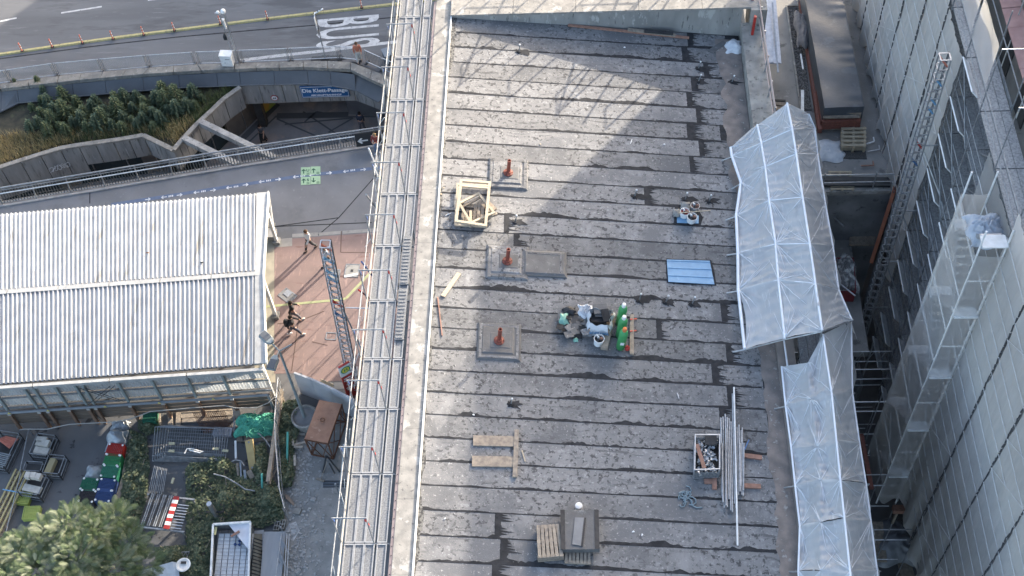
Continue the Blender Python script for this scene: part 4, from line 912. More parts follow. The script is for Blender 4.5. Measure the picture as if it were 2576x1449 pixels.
b = B(); bl_ = [at(*l0(x, y), 0) for x, y in ((700, 1287), (910, 1256), (1400, 1180), (1900, 1106), (2400, 1055), (2560, 1042))]
for i in range(5): b.quad(*strip(bl_[i], bl_[i + 1], .24, .012))
b.build('blue_guide_strip', mat('blue_floor_tape', (.10, .135, .215), (.13, .165, .24), 3, .7), pz)
b = B(); dirx = (bl_[3] - bl_[1]).normalized(); diry = Vector((-dirx.y, dirx.x, 0))
for k, (x, y) in enumerate(((930, 1254), (1030, 1240), (1130, 1226), (1235, 1210), (1340, 1196), (1440, 1180), (1545, 1162), (1645, 1142), (1750, 1128), (1860, 1112), (2070, 1088), (2175, 1077), (2285, 1066), (1960, 1100))):
    o_ = at(*l0(x, y), .016); arrow_geo(b, o_, -dirx if k % 2 else dirx, diry, .34, .05)
    if k % 2:
        for j in range(3): b.quad(*[o_ + dirx * (.28 + j * .1 + dx) + diry * dy for dx, dy in ((0, -.06), (.06, -.06), (.06, .07), (0, .07))])
b.build('strip_arrows', m_white, pz)
m_stick = mat('pale_green_sticker', (.40, .55, .34), (.34, .48, .30), 3, .7); m_stink = mat('sticker_ink', (.03, .10, .06))
for i, (x0, y0) in enumerate(((757, 421), (782, 419), (757, 445), (782, 443))):
    t = thing('floor_sticker', ['pale green floor sticker with a U and a forward arrow, far left of the four', 'pale green floor sticker with a forward arrow and small text, far right of the four', 'pale green floor sticker with an S and a forward arrow, near left of the four', 'pale green floor sticker with a backward arrow, near right of the four'][i], 'floor sticker', at(x0 + 12, y0 + 10, .018))
    P4 = [at(x0, y0 + 20.5, .018), at(x0 + 24, y0 + 19.5, .018), at(x0 + 24, y0 - .5, .018), at(x0, y0, .018)]
    wb(B().slab(P4, (0, 0, .003)), 'sheet', m_stick, t); b = B(); c = lerp(P4[0], P4[2], .5) + Vector((0, 0, .007)); ux = (P4[1] - P4[0]).normalized(); uy = (P4[3] - P4[0]).normalized()
    arrow_geo(b, c - ux * .12, uy if i != 3 else -uy, -ux, .36, .06)
    if i in (0, 2): text_on(b, 'US'[i // 2], c + ux * .13 + uy * .05, ux, uy, .26, .01)
    for j in range(3): b.quad(c + ux * .05 - uy * (.12 + j * .06), c + ux * .22 - uy * (.12 + j * .06), c + ux * .22 - uy * (.15 + j * .06), c + ux * .05 - uy * (.15 + j * .06))
    wb(b, 'print', m_stink, t)
def hatch(px, w_, d_, rzv, label, mid=None, cat='manhole'):
    t = thing('access_cover', label, cat, at(*px, .01), rzv); b = B()
    for x, y, lx, ly in ((0, d_ / 2, w_, .05), (0, -d_ / 2, w_, .05), (w_ / 2, 0, .05, d_ + .05), (-w_ / 2, 0, .05, d_ + .05)): b.box((x, y, .008), (lx, ly, .016))
    b.build('frame', m_steel_d, t)
    if mid: B().box((0, 0, .003), (w_ - .06, d_ - .06, .01)).build('infill', mid, t)
    return t
t = hatch(b1(1790, 830), .75, .85, R(-3), 'square access cover filled with grey speckled stone in the red paving', m_slabp); B().box((0, 0, .012), (.14, .14, .02)).build('grip', m_black, t); B().box((0, -.32, .012), (.75, .14, .012), rzv=.3).build('warning_tape', m_white, t)
t = hatch(b1(760, 1230), .62, .85, R(50), 'tilted rectangular drain frame in the paving under the long shadows', m_conc_grey, 'drain'); B().box((.1, .1, .02), (.35, .4, .02)).build('grille', m_steel, t)
hatch(b2(1460, 600), .55, .42, R(-4), 'small bare steel frame lying beside the hoist mast', None, 'frame')
hatch(b1(1520, 900), .5, .7, R(0), 'narrow grey access cover right beside the hoist mast', m_conc_grey)
# ---- canopy
ZC = 4.0
cn = thing('canopy', 'long canopy with bright corrugated metal roof beside the red pavement', 'canopy', at(330, 720, 0))
m_corr = mat('galvanised_corrugated_sheet', (.43, .435, .435), (.35, .355, .36), 1.2, .45, metal=.2, spec=.5, spots=[((.30, .30, .295), 1.3, .60, .72), ((.26, .245, .22), .8, .58, .70, (4, .35, 1)), ((.20, .17, .14), 5, .68, .73)])
m_flash = mat('zinc_flashing', (.40, .40, .385), (.32, .32, .31), 3, .6, metal=.15, spots=[((.22, .21, .19), 5, .66, .72)])
def lines(l, z):  # a pixel line at level z, parametrised by u
    a, b_ = at(*l[0], z), at(*l[1], z); return lambda u: lerp(a, b_, u)
rows = [(((-110, 549), (646, 488)), ((-110, 739), (646, 682))), (((-110, 749), (642, 692)), ((-110, 975), (642, 917)))]
for ri, (lt, lb_) in enumerate(rows):
    zt, zb = (3.95, 4.25) if ri == 0 else (4.25, 4.0)
    T = lines(lt, zt); Bm = lines(lb_, zb); NR = 68 if ri == 0 else 66; per = 4; pr = [(0, 0), (.30, 0), (.40, .095), (.66, .095), (.78, 0)]
    for s0 in range(0, NR, per):
        b = B(); us = []
        for k in range(s0, min(s0 + per, NR)):
            us += [((k + p_[0]) / NR, p_[1]) for p_ in pr]
        us.append((min(s0 + per, NR) / NR + .001, 0))
        top = [T(u) + Vector((0, 0, h)) for u, h in us]; bot = [Bm(u) + Vector((0, 0, h)) for u, h in us]; n = len(us)
        dz = Vector((0, 0, .004 if (s0 // per) % 2 else 0))
        b.add([p + dz for p in bot] + [p + dz for p in top], [(j, j + 1, n + j + 1, n + j) for j in range(n - 1)]); wb(b, 'corrugated_sheet', m_corr, cn)
    b = B()
    for q_ in (.18, .42, .66, .9):                   # screw lines
        for k in range(0, NR):
            p = lerp(T((k + .5) / NR), Bm((k + .5) / NR), q_); b.box(p + Vector((0, 0, .06)), (.035, .035, .02))
    tag(wb(b, 'screw_heads', m_steel_d, cn), kind='stuff')
for lt, z_, nm in ((((-110, 743), (660, 687)), 4.33, 'ridge_flashing'),):
    a_, e_ = at(*lt[0], z_), at(*lt[1], z_)
    for k in range(6): wb(B().bar(lerp(a_, e_, k / 6 + .001), lerp(a_, e_, (k + 1) / 6 - .001), .26, .05), nm, m_flash, cn)
RQ = [at(646, 487, 4.0), at(674, 485, 4.0), at(661, 690, 4.28), at(668, 915, 4.05), at(641, 917, 4.05), at(642, 688, 4.28)]
wb(B().slab([RQ[5], RQ[2], RQ[1], RQ[0]], (0, 0, .07)), 'verge_flashing', m_flash, cn); wb(B().slab([RQ[4], RQ[3], RQ[2], RQ[5]], (0, 0, .072)), 'verge_flashing', m_flash, cn)
wb(B().bar(RQ[1] + Vector((.05, 0, 0)), RQ[2] + Vector((.05, 0, 0)), .05, .3), 'verge_board', m_white, cn); wb(B().bar(RQ[2] + Vector((.05, 0, 0)), RQ[3] + Vector((.05, 0, 0)), .05, .3), 'verge_board', m_white, cn)
# underside deck, beams and posts
wb(B().slab([at(-110, 975, 3.85), at(660, 916, 3.85), at(668, 490, 3.85), at(-110, 548, 3.85)], (0, 0, -.08)), 'soffit', m_steel_d, cn)
for px in ((668, 500), (664, 690), (660, 905)):
    p = at(px[0] - 8, px[1], 3.85); wb(B().bar((p.x, p.y, 0), p, .16, .16), 'post', m_white, cn); wb(B().box((p.x, p.y, .1), (.4, .4, .2)), 'footing', m_slabp, cn)
wb(B().bar(at(676, 490, 3.6), at(690, 585, .6), .08, .08), 'downpipe', m_white, cn); wb(B().box(at(684, 590, .3), (.5, .6, .3)), 'stone_plinth', m_slabp, cn)
# near eave: fascia, gutter, glazed corrugated wall, timber fence
EL, ER = at(-110, 985, 3.95), at(664, 931, 3.95)
for k in range(4):
    wb(B().bar(lerp(EL, ER, k / 4 + .002), lerp(EL, ER, (k + 1) / 4 - .002), .16, .22), 'eave_fascia', m_flash, cn)
m_tl = mat('milky_corrugated_plastic', (.52, .54, .54), (.40, .42, .43), 1.5, .4, transl=.3, spots=[((.30, .30, .29), 2.5, .6, .72, (1, 1, .4))])
wl = lambda u, z, o=0: Vector((lerp(EL, ER, u).x, lerp(EL, ER, u).y + .12 + o, z))
fr_u = [.02, .115, .215, .245, .315, .38, .405, .52, .63, .745, .86, .985]
for k in range(len(fr_u) - 1):
    for (za, zb) in ((2.95, 3.72), (2.05, 2.82)):
        b = B(); n = max(6, int((fr_u[k + 1] - fr_u[k]) * 14.5 / .075)); us = [fr_u[k] + (fr_u[k + 1] - fr_u[k]) * j / n for j in range(n + 1)]
        b.add([wl(u, za, .03 * (j % 2) + .04) for j, u in enumerate(us)] + [wl(u, zb, .03 * (j % 2)) for j, u in enumerate(us)], [(j, j + 1, n + 2 + j, n + 1 + j) for j in range(n)])
        wb(b, 'wall_sheet', m_tl, cn)
    wb(B().bar(wl(fr_u[k], 1.85, -.08), wl(fr_u[k], 3.8, -.08), .14, .12), 'mullion', mat('grey_green_steel', (.24, .27, .26), (.19, .21, .205), 3, .6), cn)
    p = wl(fr_u[k], 0, -.15); wb(B().bar((p.x, p.y, 0), (p.x, p.y, 1.7), .14, .14), 'fence_post', mat('brown_timber_post', (.20, .125, .085), (.14, .09, .065), 4, .8), cn)
    wb(B().box((p.x, p.y, 1.62), (.17, .17, .2)), 'post_cap', m_flash, cn)
    for j in range(4):
        za = .35 + j * .31; wb(B().bar(wl(fr_u[k], za + .14, .02 + U(-.01, .01)), wl(fr_u[k + 1], za + .14, .02), .03, .28), 'fence_board', mat('grey_brown_board', (.155, .125, .10), (.11, .09, .075), 3, .85, stretch=(.6, 1, 5)), cn)
wb(B().bar(wl(0, 2.88, -.03), wl(1, 2.88, -.03), .05, .1), 'wall_rail', m_steel_d, cn)
wb(B().bar(wl(0, 1.98, -.06), wl(1, 1.98, -.06), .06, .12), 'wall_rail', m_steel_d, cn)
wb(B().cyl(wl(0, 1.86, -.26), wl(.985, 1.86, -.26), .075, 10), 'gutter_pipe', mat('grey_pipe', (.20, .215, .225), (.16, .17, .18), 3, .5), cn)
wb(B().cyl(wl(.985, 1.86, -.26), wl(.985, .0, -.26), .075, 10), 'gutter_pipe', MATS['grey_pipe'], cn)
for u in (.12, .25, .44, .62, .8): wb(B().add([wl(u, 1.9, -.345), wl(u + .011, 1.9, -.345), wl(u + .0055, 2.06, -.345), wl(u, 1.9, -.36), wl(u + .011, 1.9, -.36), wl(u + .0055, 2.06, -.36)], [(0, 1, 2), (5, 4, 3), (0, 3, 4, 1), (1, 4, 5, 2), (2, 5, 3, 0)]), 'warning_triangle', mat('warning_yellow', (.55, .48, .16)), cn)
for u0 in (.395, .41): wb(B().cyl(wl(u0, 3.6, -.2), wl(u0 + .10, 2.1, -.2), .018, 5), 'cross_brace', m_dark, cn); wb(B().cyl(wl(u0, 2.1, -.2), wl(u0 + .10, 3.6, -.2), .018, 5), 'cross_brace', m_dark, cn)
for i, (px, pz_) in enumerate((((372, 638), 4.2), ((547, 610), 4.2), ((509, 663), 4.24))):
    p = at(*px, pz_); t = solo('roof_debris', B().add([(-.09, -.04, .05), (.09, -.04, .05), (.09, .05, .06), (-.08, .04, .05), (-.05, -.02, .13), (.06, 0, .12)], [(3, 2, 1, 0), (0, 1, 5, 4), (1, 2, 5), (2, 3, 4, 5), (3, 0, 4)]), [m_wood_r, m_white, m_dark][i], ['small brown scrap lying on the canopy roof', 'small white scrap lying on the canopy roof', 'small dark scrap lying on the canopy roof'][i], 'scrap', p + Vector((0, 0, .03)))
# ---- people on the plaza
hair_d = cloth('darkhair', (.025, .018, .014)); hair_b = cloth('blondhair', (.28, .19, .10)); c_black = cloth('black', (.03, .03, .032)); c_white = cloth('white', (.66, .65, .63)); c_jean = cloth('jeans', (.14, .20, .30)); m_shoew = cloth('whiteshoe', (.7, .7, .68))
person(at(951, 384, .004), R(-100), 'long-haired person in a dark red top, white coat and jeans by the railing', cloth('darkred', (.22, .05, .045)), c_jean, hair_b, 1.68, .06, 'phone', m_shoew, hairlong=True)
person(at(744, 806, .008), R(25), 'person in black with white shoes walking just behind the backpack wearer', c_black, cloth('greytrousers', (.13, .13, .15)), hair_d, 1.76, .32, 'walk', m_shoew)
person(at(744, 842, .008), R(15), 'person in black with a large black backpack and white shoes on the red paving', c_black, cloth('darktrousers', (.07, .075, .10)), hair_d, 1.78, .34, 'walk', m_shoew, bag=c_black)
person(at(783, 628, .008), R(-130), 'person in a white top and dark trousers at the far edge of the red paving', c_white, cloth('charcoal', (.06, .06, .065)), cloth('brownhair', (.10, .06, .035)), 1.78, .3, 'walk', bag=None)
person(at(828, 668, .008), R(-140), 'person in pale clothes partly hidden behind the upper end of the hoist mast', cloth('paleblue', (.45, .50, .55)), cloth('charcoal', (.06, .06, .065)), hair_b, 1.7, .3, 'walk')
person(at(*a1(845, 1190), FL), R(-100), 'person with dark hair and black skirt walking in the shade of the passage', cloth('darkgreytop', (.10, .10, .11)), c_black, hair_d, 1.7, .22, 'walk', skirt=c_black, long_sleeve=False, hairlong=True)
person(at(*a1(2080, 1040), FL), R(80), 'person in dark clothes standing deep in the passage near the scaffold', cloth('navy', (.04, .05, .075)), cloth('greytrousers', (.13, .13, .15)), hair_d, 1.72, .1, 'side')
# ---- street lamp in a concrete tub
lb0 = at(771, 1062, 0); lp = thing('street_lamp', 'temporary street lamp with three heads on a pole set in a concrete tub', 'street lamp', lb0)
B().lathe((0, 0, 0), [(.62, 0), (.68, .1), (.68, .62), (.60, .64), (.58, .5), (.1, .5)], 20).build('concrete_tub', m_conc_light, lp)
B().lathe((0, 0, .5), [(.57, 0), (.4, .05), (.1, .08)], 14).build('gravel_fill', m_conc_grey, lp)
tp = at(703, 883, 6.6) - lb0; B().cyl((0, 0, .4), tp, .095, 10, .055).build('pole', mat('lamp_grey_green', (.26, .29, .29), (.21, .235, .24), 3, .5), lp)
mg = MATS['lamp_grey_green']
for (hp, nm) in (((672, 851), 1), ((689, 910), 1), ((734, 866), 0)):
    e = at(*hp, 6.75) - lb0; B().cyl(tp, e if not nm else lerp(tp, e, .6), .035, 8).build('arm', mg, lp)
    if nm:
        d = (e - tp); d.z = 0; d.normalize(); s_ = d.cross(Vector((0, 0, 1))); c0 = lerp(tp, e, .55)
        pf = [(0, .10), (.18, .22), (.75, .24), (.78, .20)]; b = B(); o = []
        for x, hw_ in pf: o += [c0 + d * x + s_ * hw_ + Vector((0, 0, .05)), c0 + d * x - s_ * hw_ + Vector((0, 0, .05)), c0 + d * x - s_ * hw_ * .8 + Vector((0, 0, .17)), c0 + d * x + s_ * hw_ * .8 + Vector((0, 0, .17))]
        fs = []
        for i in range(3):
            for k in range(4): fs.append((i * 4 + k, i * 4 + (k + 1) % 4, i * 4 + 4 + (k + 1) % 4, i * 4 + 4 + k))
        fs += [(3, 2, 1, 0), (12, 13, 14, 15)]; h_ = b.add(o, fs).build('lamp_head', mg, lp)
        B().box(c0 + d * .5 + Vector((0, 0, .185)), (.5, .34, .02), rzv=math.atan2(d.y, d.x)).build('solar_cover', mat('dark_cover', (.09, .10, .115)), h_)
# ---- hoist masts
def hoist(a, b_, label, wd=.42, nseg=24, cols=True):
    t = thing('hoist_mast', label, 'mast', a); ax = (b_ - a); L_ = ax.length; ax.normalize(); ex = ax.cross(Vector((0, 1, 0))).normalized(); ey = ax.cross(ex)
    q = lambda i, j, s_: a + ax * s_ + ex * wd / 2 * i + ey * wd / 2 * j
    for i in (-1, 1):
        for j in (-1, 1): wb(B().cyl(q(i, j, 0), q(i, j, L_), .03, 6), 'chord', m_steel if j > 0 else m_steel_d, t)
    wb(B().bar(q(-1, -1.25, 0), q(-1, -1.25, L_), .05, .06), 'rack', m_black, t)
    st = L_ / nseg
    for k in range(nseg + 1):
        s_ = min(L_, k * st); b = B()
        for i, j, i2, j2 in ((-1, -1, 1, -1), (1, -1, 1, 1), (1, 1, -1, 1), (-1, 1, -1, -1)): b.bar(q(i, j, s_), q(i2, j2, s_), .045, .03)
        wb(b, 'rung_frame', m_steel, t)
        if k < nseg:
            m_ = m_steel
            if cols: m_ = {1: m_orange, 3: m_lightblue, 5: m_lightblue, 6: m_lightblue, 10: m_red, 12: m_blue2}.get((nseg - k), m_steel)
            wb(B().bar(q(-1, 0, s_), q(1, 0, s_ + st), .05 if m_ is m_steel else .11, .02 if m_ is m_steel else .05), 'brace', m_, t)
            wb(B().bar(q(0, -1, s_), q(0, 1, s_ + st), .03, .02), 'brace', m_steel_d, t)
    return t, q
m_lightblue = mat('pale_blue_paint', (.16, .36, .56), (.13, .30, .48), 5, .5); m_blue2 = mat('mid_blue_paint', (.07, .16, .32), (.06, .13, .27), 5, .5)
hm, hq = hoist(at(892, 985, 0), at(818, 614, 12.3), 'slender lattice hoist mast with blue and orange pieces standing on the red paving', nseg=26)
wb(B().cyl(at(862, 776, 7.2), at(922, 905, 3.6), .04, 6), 'stay_tube', m_steel, hm); wb(B().cyl(at(870, 774, 7.2), at(940, 776, 7.2), .03, 6), 'stay_tube', m_steel, hm)
bs = thing('stop_sign', 'bus and tram stop pylon with a green ringed disc above a red lettered panel', 'sign', at(888, 995, 0), R(35))
B().box((0, 0, 1.5), (.62, .12, 3.0)).build('panel', m_red, bs); ph_ = B().box((0, -.003, 2.55), (.63, .125, .86)).build('panel_head', m_white, bs)
def disc(c, r, y0, y1): return B().cyl((c[0], y0, c[1]), (c[0], y1, c[1]), r, 20)
disc((0, 2.6), .26, -.07, -.078).build('ring', mat('stop_green', (.03, .25, .10)), ph_); disc((0, 2.6), .20, -.079, -.084).build('disc', mat('stop_yellow', (.70, .60, .08)), ph_)
b = B(); text_on(b, 'H', (0, -.086, 2.6), (1, 0, 0), (0, 0, 1), .3, .01); b.build('letter', MATS['stop_green'], ph_)
b = B()
for k, (z, w_) in enumerate(((1.85, .4), (1.68, .46), (1.3, .3), (1.0, .42), (.85, .36))): b.box((-.02, -.063, z), (w_, .006, .09))
b.build('text_lines', m_white, bs)
# ---- grey hoarding, notice board
HP = [at(757, 990, 0), at(800, 1006, 0), at(848, 1028, 0), at(905, 1058, 0)]
hd = thing('hoarding', 'pale grey hoarding panels running slantwise behind the rusty steel crate', 'hoarding', HP[0])
for i in range(3): wb(B().slab([HP[i], lerp(HP[i], HP[i + 1], .985), lerp(HP[i], HP[i + 1], .985) + Vector((0, 0, 2.0)), HP[i] + Vector((0, 0, 2.0))], Vector((.05, .09, 0))), 'panel', mat('pale_grey_hoarding', (.42, .43, .45), (.34, .35, .37), 1.2, .6), hd)
nb = thing('notice_board', 'small tilted notice board on legs on the grey paving by the stop pylon', 'notice board', at(828, 1000, 0), R(-25))
B().box((0, 0, .9), (.75, .05, .8), rx=R(-35)).build('board', mat('sand_board', (.36, .32, .24)), nb); B().box((.1, -.06, .62), (.5, .02, .2), rx=R(-35)).build('paper', m_white, nb)
for x in (-.3, .3): B().bar((x, .1, 0), (x, .0, .9), .04, .04).build('leg', m_steel_d, nb)
# ================================================================ storage yard at lower left
m_yard = mat('yard_asphalt', (.125, .127, .13), (.098, .10, .103), .6, .9, .4, 40, spots=[((.04, .04, .042), 1.2, .60, .64), ((.13, .13, .125), 6, .68, .74)])
sheet('yard', [(-200, 1010), (690, 962), (745, 1010), (745, 1560), (-200, 1600)], .005, m_yard)
m_grav = mat('pale_dusty_gravel', (.30, .29, .27), (.215, .21, .20), 1.4, .95, .7, 14, spots=[((.38, .37, .35), 4, .58, .66), ((.13, .13, .12), 3.2, .6, .68)])
sheet('gravel_path', [(726, 1040), (780, 1020), (905, 1060), (905, 1560), (690, 1560), (712, 1240)], .009, m_grav)
# --- crates
def lattice_box(t, w_, d_, h_, m, n=9, walls=True):
    B().box((0, 0, .03), (w_, d_, .05)).build('base', m, t)
    g = B()
    for k in range(n + 1):
        f = -.5 + k / n; g.box((f * w_, 0, h_), (.03, d_, .03)); g.box((0, f * d_, h_ + .002), (w_, .03, .03))
    tag(g.build('top_grid', m, t), kind='stuff')
    for sx, sy, lx, ly in ((0, -1, w_, .03), (0, 1, w_, .03), (-1, 0, .03, d_), (1, 0, .03, d_)): B().box((sx * (w_ / 2), sy * (d_ / 2), h_ / 2), (lx, ly, h_ - .03)).build('side', m, t)
m_green = mat('green_plastic', (.035, .22, .08), (.03, .18, .07), 6, .5); m_teal = mat('teal_green_plastic', (.03, .18, .11), (.025, .15, .09), 6, .5); m_dgreen = mat('deep_green_plastic', (.02, .12, .07)); m_navy = mat('navy_plastic', (.03, .06, .16)); m_blackp = mat('black_plastic_grid', (.028, .026, .03)); m_lime = mat('lime_plastic', (.42, .47, .12), (.35, .40, .10), 5, .5)
CR = [(b3(1610, 1190), m_red, 'red lattice crate at the far end of the row of crates'), (b3(1575, 1330), m_green, 'bright green lattice crate next to the red crate'), (b3(1540, 1480), m_teal, 'teal green lattice crate in the middle of the crate row'),
      (b4(1265, 280), m_dgreen, 'dark green lattice crate left of the blue crates, below the plastic bundle'), (b4(1500, 290), m_navy, 'navy blue lattice crate below the teal green crate'), (b4(1240, 440), m_blackp, 'black lattice crate nearest the tree, left of a blue crate'), (b4(1465, 430), m_navy, 'navy blue lattice crate nearest the tree')]
for (px, m, lbl) in CR:
    t = thing('lattice_crate', lbl, 'crate', at(*px, 0), R(-6), 'plastic lattice crates in the yard'); lattice_box(t, .80, .66, .62, m)
    for x in (-.34, .34):
        for y in (-.28, .28): B().lathe((x, y, .62), [(.05, 0), (.06, .03), (.03, .06)], 8).build('white_cap', m_white, t)
for px, lbl, r0 in ((b4(330, 410), 'lime yellow lattice crate lying beside the girders', -.1), (b4(450, 620), 'lime yellow lattice crate lower down next to the tree crown', .05), ):
    t = thing('lattice_crate', lbl, 'crate', at(*px, 0), r0, 'plastic lattice crates in the yard'); lattice_box(t, .78, .66, .28, m_lime, 8)
t = thing('lattice_crate', 'green lattice crate leaning near the timber fence under the canopy', 'crate', at(*b3(2070, 720), 0), R(5)); lattice_box(t, .66, .62, .5, m_dgreen)
def bundle(px, d, label, seed, z=0):
    p = at(*px, z); return solo('plastic_bundle', crumple((0, 0, .05), d, seed, 16, .07), mat('grey_poly_sheet', (.34, .37, .39), (.24, .27, .29), 5, .25, .5, 9, spec=.6), label, 'plastic bundle', p, smooth=True)
bundle(b3(1610, 1000), (1.05, 1.1, .8), 'shiny grey plastic wrapped bundle behind the red crate', 2); bundle(b3(1640, 820), (.9, .7, .5), 'smaller plastic wrapped bundle near the fence under the canopy', 7); bundle(b3(1310, 1470), (.95, .95, .7), 'shiny grey plastic wrapped bundle left of the teal crate', 4)
# --- stillages
def stillage(px, w_, d_, h_, rzv, label, fill):
    t = thing('stillage', label, 'stillage', at(*px, 0), rzv)
    for x in (-1, 1):
        for y in (-1, 1): B().bar((x * w_ / 2, y * d_ / 2, 0), (x * w_ / 2, y * d_ / 2, h_), .05, .05).build('post', m_dark, t)
    for z in (.12, h_ * .5, h_ - .03):
        for y in (-1, 1): B().bar((-w_ / 2, y * d_ / 2, z), (w_ / 2, y * d_ / 2, z), .03, .04).build('rail', m_steel_d, t)
        for x in (-1, 1): B().bar((x * w_ / 2, -d_ / 2, z), (x * w_ / 2, d_ / 2, z), .03, .04).build('rail', m_steel_d, t)
    B().box((0, 0, .14), (w_, d_, .04)).build('floor', m_dark, t)
    g = B()
    for k in range(12):
        f = -.5 + (k + .5) / 12; g.box((f * w_, -d_ / 2, h_ / 2), (.012, .012, h_ - .2))
    tag(g.build('side_wires', m_steel_d, t), kind='stuff'); q = random.Random(int(px[0]))
    for (x, y, z, lx, ly, lz, m, nm) in fill: B().box((x, y, z), (lx, ly, lz), rzv=q.uniform(-.1, .1)).build(nm, m, t)
    return t
m_block = mat('off_white_block', (.52, .49, .43), (.42, .39, .34), 5, .8)
stillage(b3(640, 1130), .95, 1.15, .75, R(-8), 'black stillage stacked with off-white blocks near the canopy', [(-.2, .35, .55, .55, .22, .2, m_block, 'block'), (.1, .12, .62, .42, .34, .22, m_block, 'block'), (-.18, .08, .5, .5, .2, .2, m_block, 'block'), (0, -.25, .45, .8, .34, .2, m_block, 'block')])
stillage(b3(790, 1390), .85, 1.0, .7, R(-6), 'black stillage with empty rails in front of the block stillage', [(-.25, 0, .35, .3, .8, .3, mat('tan_box', (.34, .29, .17)), 'box')])
stillage(b4(520, 290), 1.05, 1.1, .85, R(-10), 'dark stillage with white plastic boxes on top beside the lime crate', [(-.28, .28, .98, .26, .3, .28, m_block, 'box'), (-.0, .32, .98, .26, .3, .28, m_block, 'box'), (.27, .3, .98, .26, .3, .26, m_block, 'box'), (0, -.2, .6, .95, .35, .1, m_block, 'panel')])
stillage(b3(500, 1400), .9, .5, .55, R(-4), 'low dark trough of scrap between the rack and the stillages', [(0, 0, .3, .8, .4, .2, m_dark, 'lining')])
t = stillage(b3(90, 1190), 1.15, 1.9, .8, R(-10), 'grey stillage with orange tubes and pipes at the left edge of the yard', [])
for k in range(12): B().cyl((-.5 + .03 * k, .55 + .02 * k, .55 + .02 * (k % 3)), (.35 + .02 * k, .15 + .05 * k, .62), .025, 6).build('orange_tube', m_orange, t)
for k in range(8): B().cyl((-.5, -.1 - k * .1, .5 + .04 * (k % 2)), (.5, -.16 - k * .1, .5), .035, 6).build('grey_tube', m_steel_d, t)
# --- formwork girders
gt = thing('girder_stack', 'stack of yellowish timber formwork girders at the far left', 'girder stack', at(*b4(90, 600), 0), R(-11.5))
for k in range(4):
    x = -.36 + k * .24
    B().box((x, 0, .18), (.09, 4.4, .06)).build('flange', m_wood_g, gt); B().box((x, 0, .42), (.09, 4.4, .06)).build('flange', mat('yellow_girder', (.40, .34, .17), (.33, .27, .13), 4, .7), gt)
    b = B()
    for j in range(16):
        y = -2.1 + j * .27; b.bar((x, y, .2), (x, y + .135, .4), .04, .05); b.bar((x, y + .135, .4), (x, y + .27, .2), .04, .05)
    b.build('web', m_wood_g, gt)
B().box((0, -1.2, .08), (1.2, .1, .1)).build('bearer', m_wood_g, gt); B().box((0, 1.2, .08), (1.2, .1, .1)).build('bearer', m_wood_g, gt)
B().box((0, 1.0, .47), (1.0, .05, .02)).build('strap', m_lightblue, gt)
for i, (a, e) in enumerate(((b4(280, 60), b4(60, 940)), (b3(390, 830), b3(270, 1400)))):
    p, q = at(*a, .6), at(*e, .6); solo('steel_tube', B().cyl(p, q, .03, 6).cyl(p, (p.x, p.y, .0), .03, 6).cyl(q, (q.x, q.y, 0), .03, 6), m_steel_d, ['long grey tube rail beside the girders', 'grey tube rail between the orange tube stillage and the block stillage'][i], 'tube', (p.x, p.y, 0), world=True)
# --- timber sleepers
for (a, e, lb_) in ((b3(1800, 900), b3(1695, 1449), 'long weathered timber edging between crates and ivy'), (b3(1700, 1460), b3(1600, 1800), 'weathered timber edging continuing towards the tree')):
    p, q = at(*a, .1), at(*e, .1); solo('timber_edging', B().bar(p, q, .22, .2), m_wood_g, lb_, 'timber', (p.x, p.y, 0), world=True)
# --- ivy and shrubs
m_ivy = [mat('ivy_leaf', (.062, .088, .048), (.11, .135, .075), 4, .6, transl=.2), mat('ivy_leaf_pale', (.15, .165, .09), (.21, .215, .125), 4, .6, transl=.2)]
def bush(poly, hmax, n, label, seed, leaf=.075, z0=0.0):
    q = random.Random(seed); P = [at(x, y, z0) for x, y in poly]; c = sum(P, Vector()) / len(P); t = thing('ivy_bush', label, 'bush', c)
    xs = [p.x for p in P]; ys = [p.y for p in P]; bs_ = [B(), B()]; cnt = 0; cl = [(q.uniform(min(xs), max(xs)), q.uniform(min(ys), max(ys)), q.uniform(.25, .6)) for _ in range(26)]
    dist_edge = lambda x, y: min(abs((P[i - 1].x - x) * (P[i].y - P[i - 1].y) - (P[i - 1].y - y) * (P[i].x - P[i - 1].x)) / max(1e-6, (P[i] - P[i - 1]).length) for i in range(len(P)))
    while cnt < n:
        x, y = q.uniform(min(xs), max(xs)), q.uniform(min(ys), max(ys)); ins_ = False; j = len(P) - 1
        for i in range(len(P)):
            if (P[i].y > y) != (P[j].y > y) and x < (P[j].x - P[i].x) * (y - P[i].y) / (P[j].y - P[i].y) + P[i].x: ins_ = not ins_
            j = i
        cnt += 1
        if not ins_: continue
        h = 1.5 * hmax * min(1, .3 + dist_edge(x, y) * 1.2); bump_ = max((r_ * max(0, 1 - ((x - a) ** 2 + (y - b_) ** 2) / r_ ** 2) for a, b_, r_ in cl), default=0)
        z = z0 + h * (.35 + bump_ * 1.2) * q.uniform(.55, 1.0) + .03; a = q.uniform(0, 6.28); tl = q.uniform(-.7, .7); s_ = leaf * q.uniform(.6, 1.3)
        u = Vector((math.cos(a), math.sin(a), tl * .5)); v = Vector((-math.sin(a), math.cos(a), q.uniform(-.5, .5)))
        p = Vector((x, y, z)); bs_[0 if q.random() < .72 else 1].quad(p - u * s_, p - v * s_ * .7 + u * s_ * .1, p + u * s_, p + v * s_ * .7 + u * s_ * .1)
    for i in (0, 1): wb(bs_[i], 'foliage', m_ivy[i], t)
    st = B()
    for k in range(14):
        a, b_, _ = cl[k]; st.tube([c, lerp(c, Vector((a, b_, z0 + hmax * .3)), .5) + Vector((0, 0, .1)), Vector((a, b_, z0 + hmax * .45))], [.03, .02, .008], 5)
    wb(st, 'stems', m_wood_g, t)
    return t
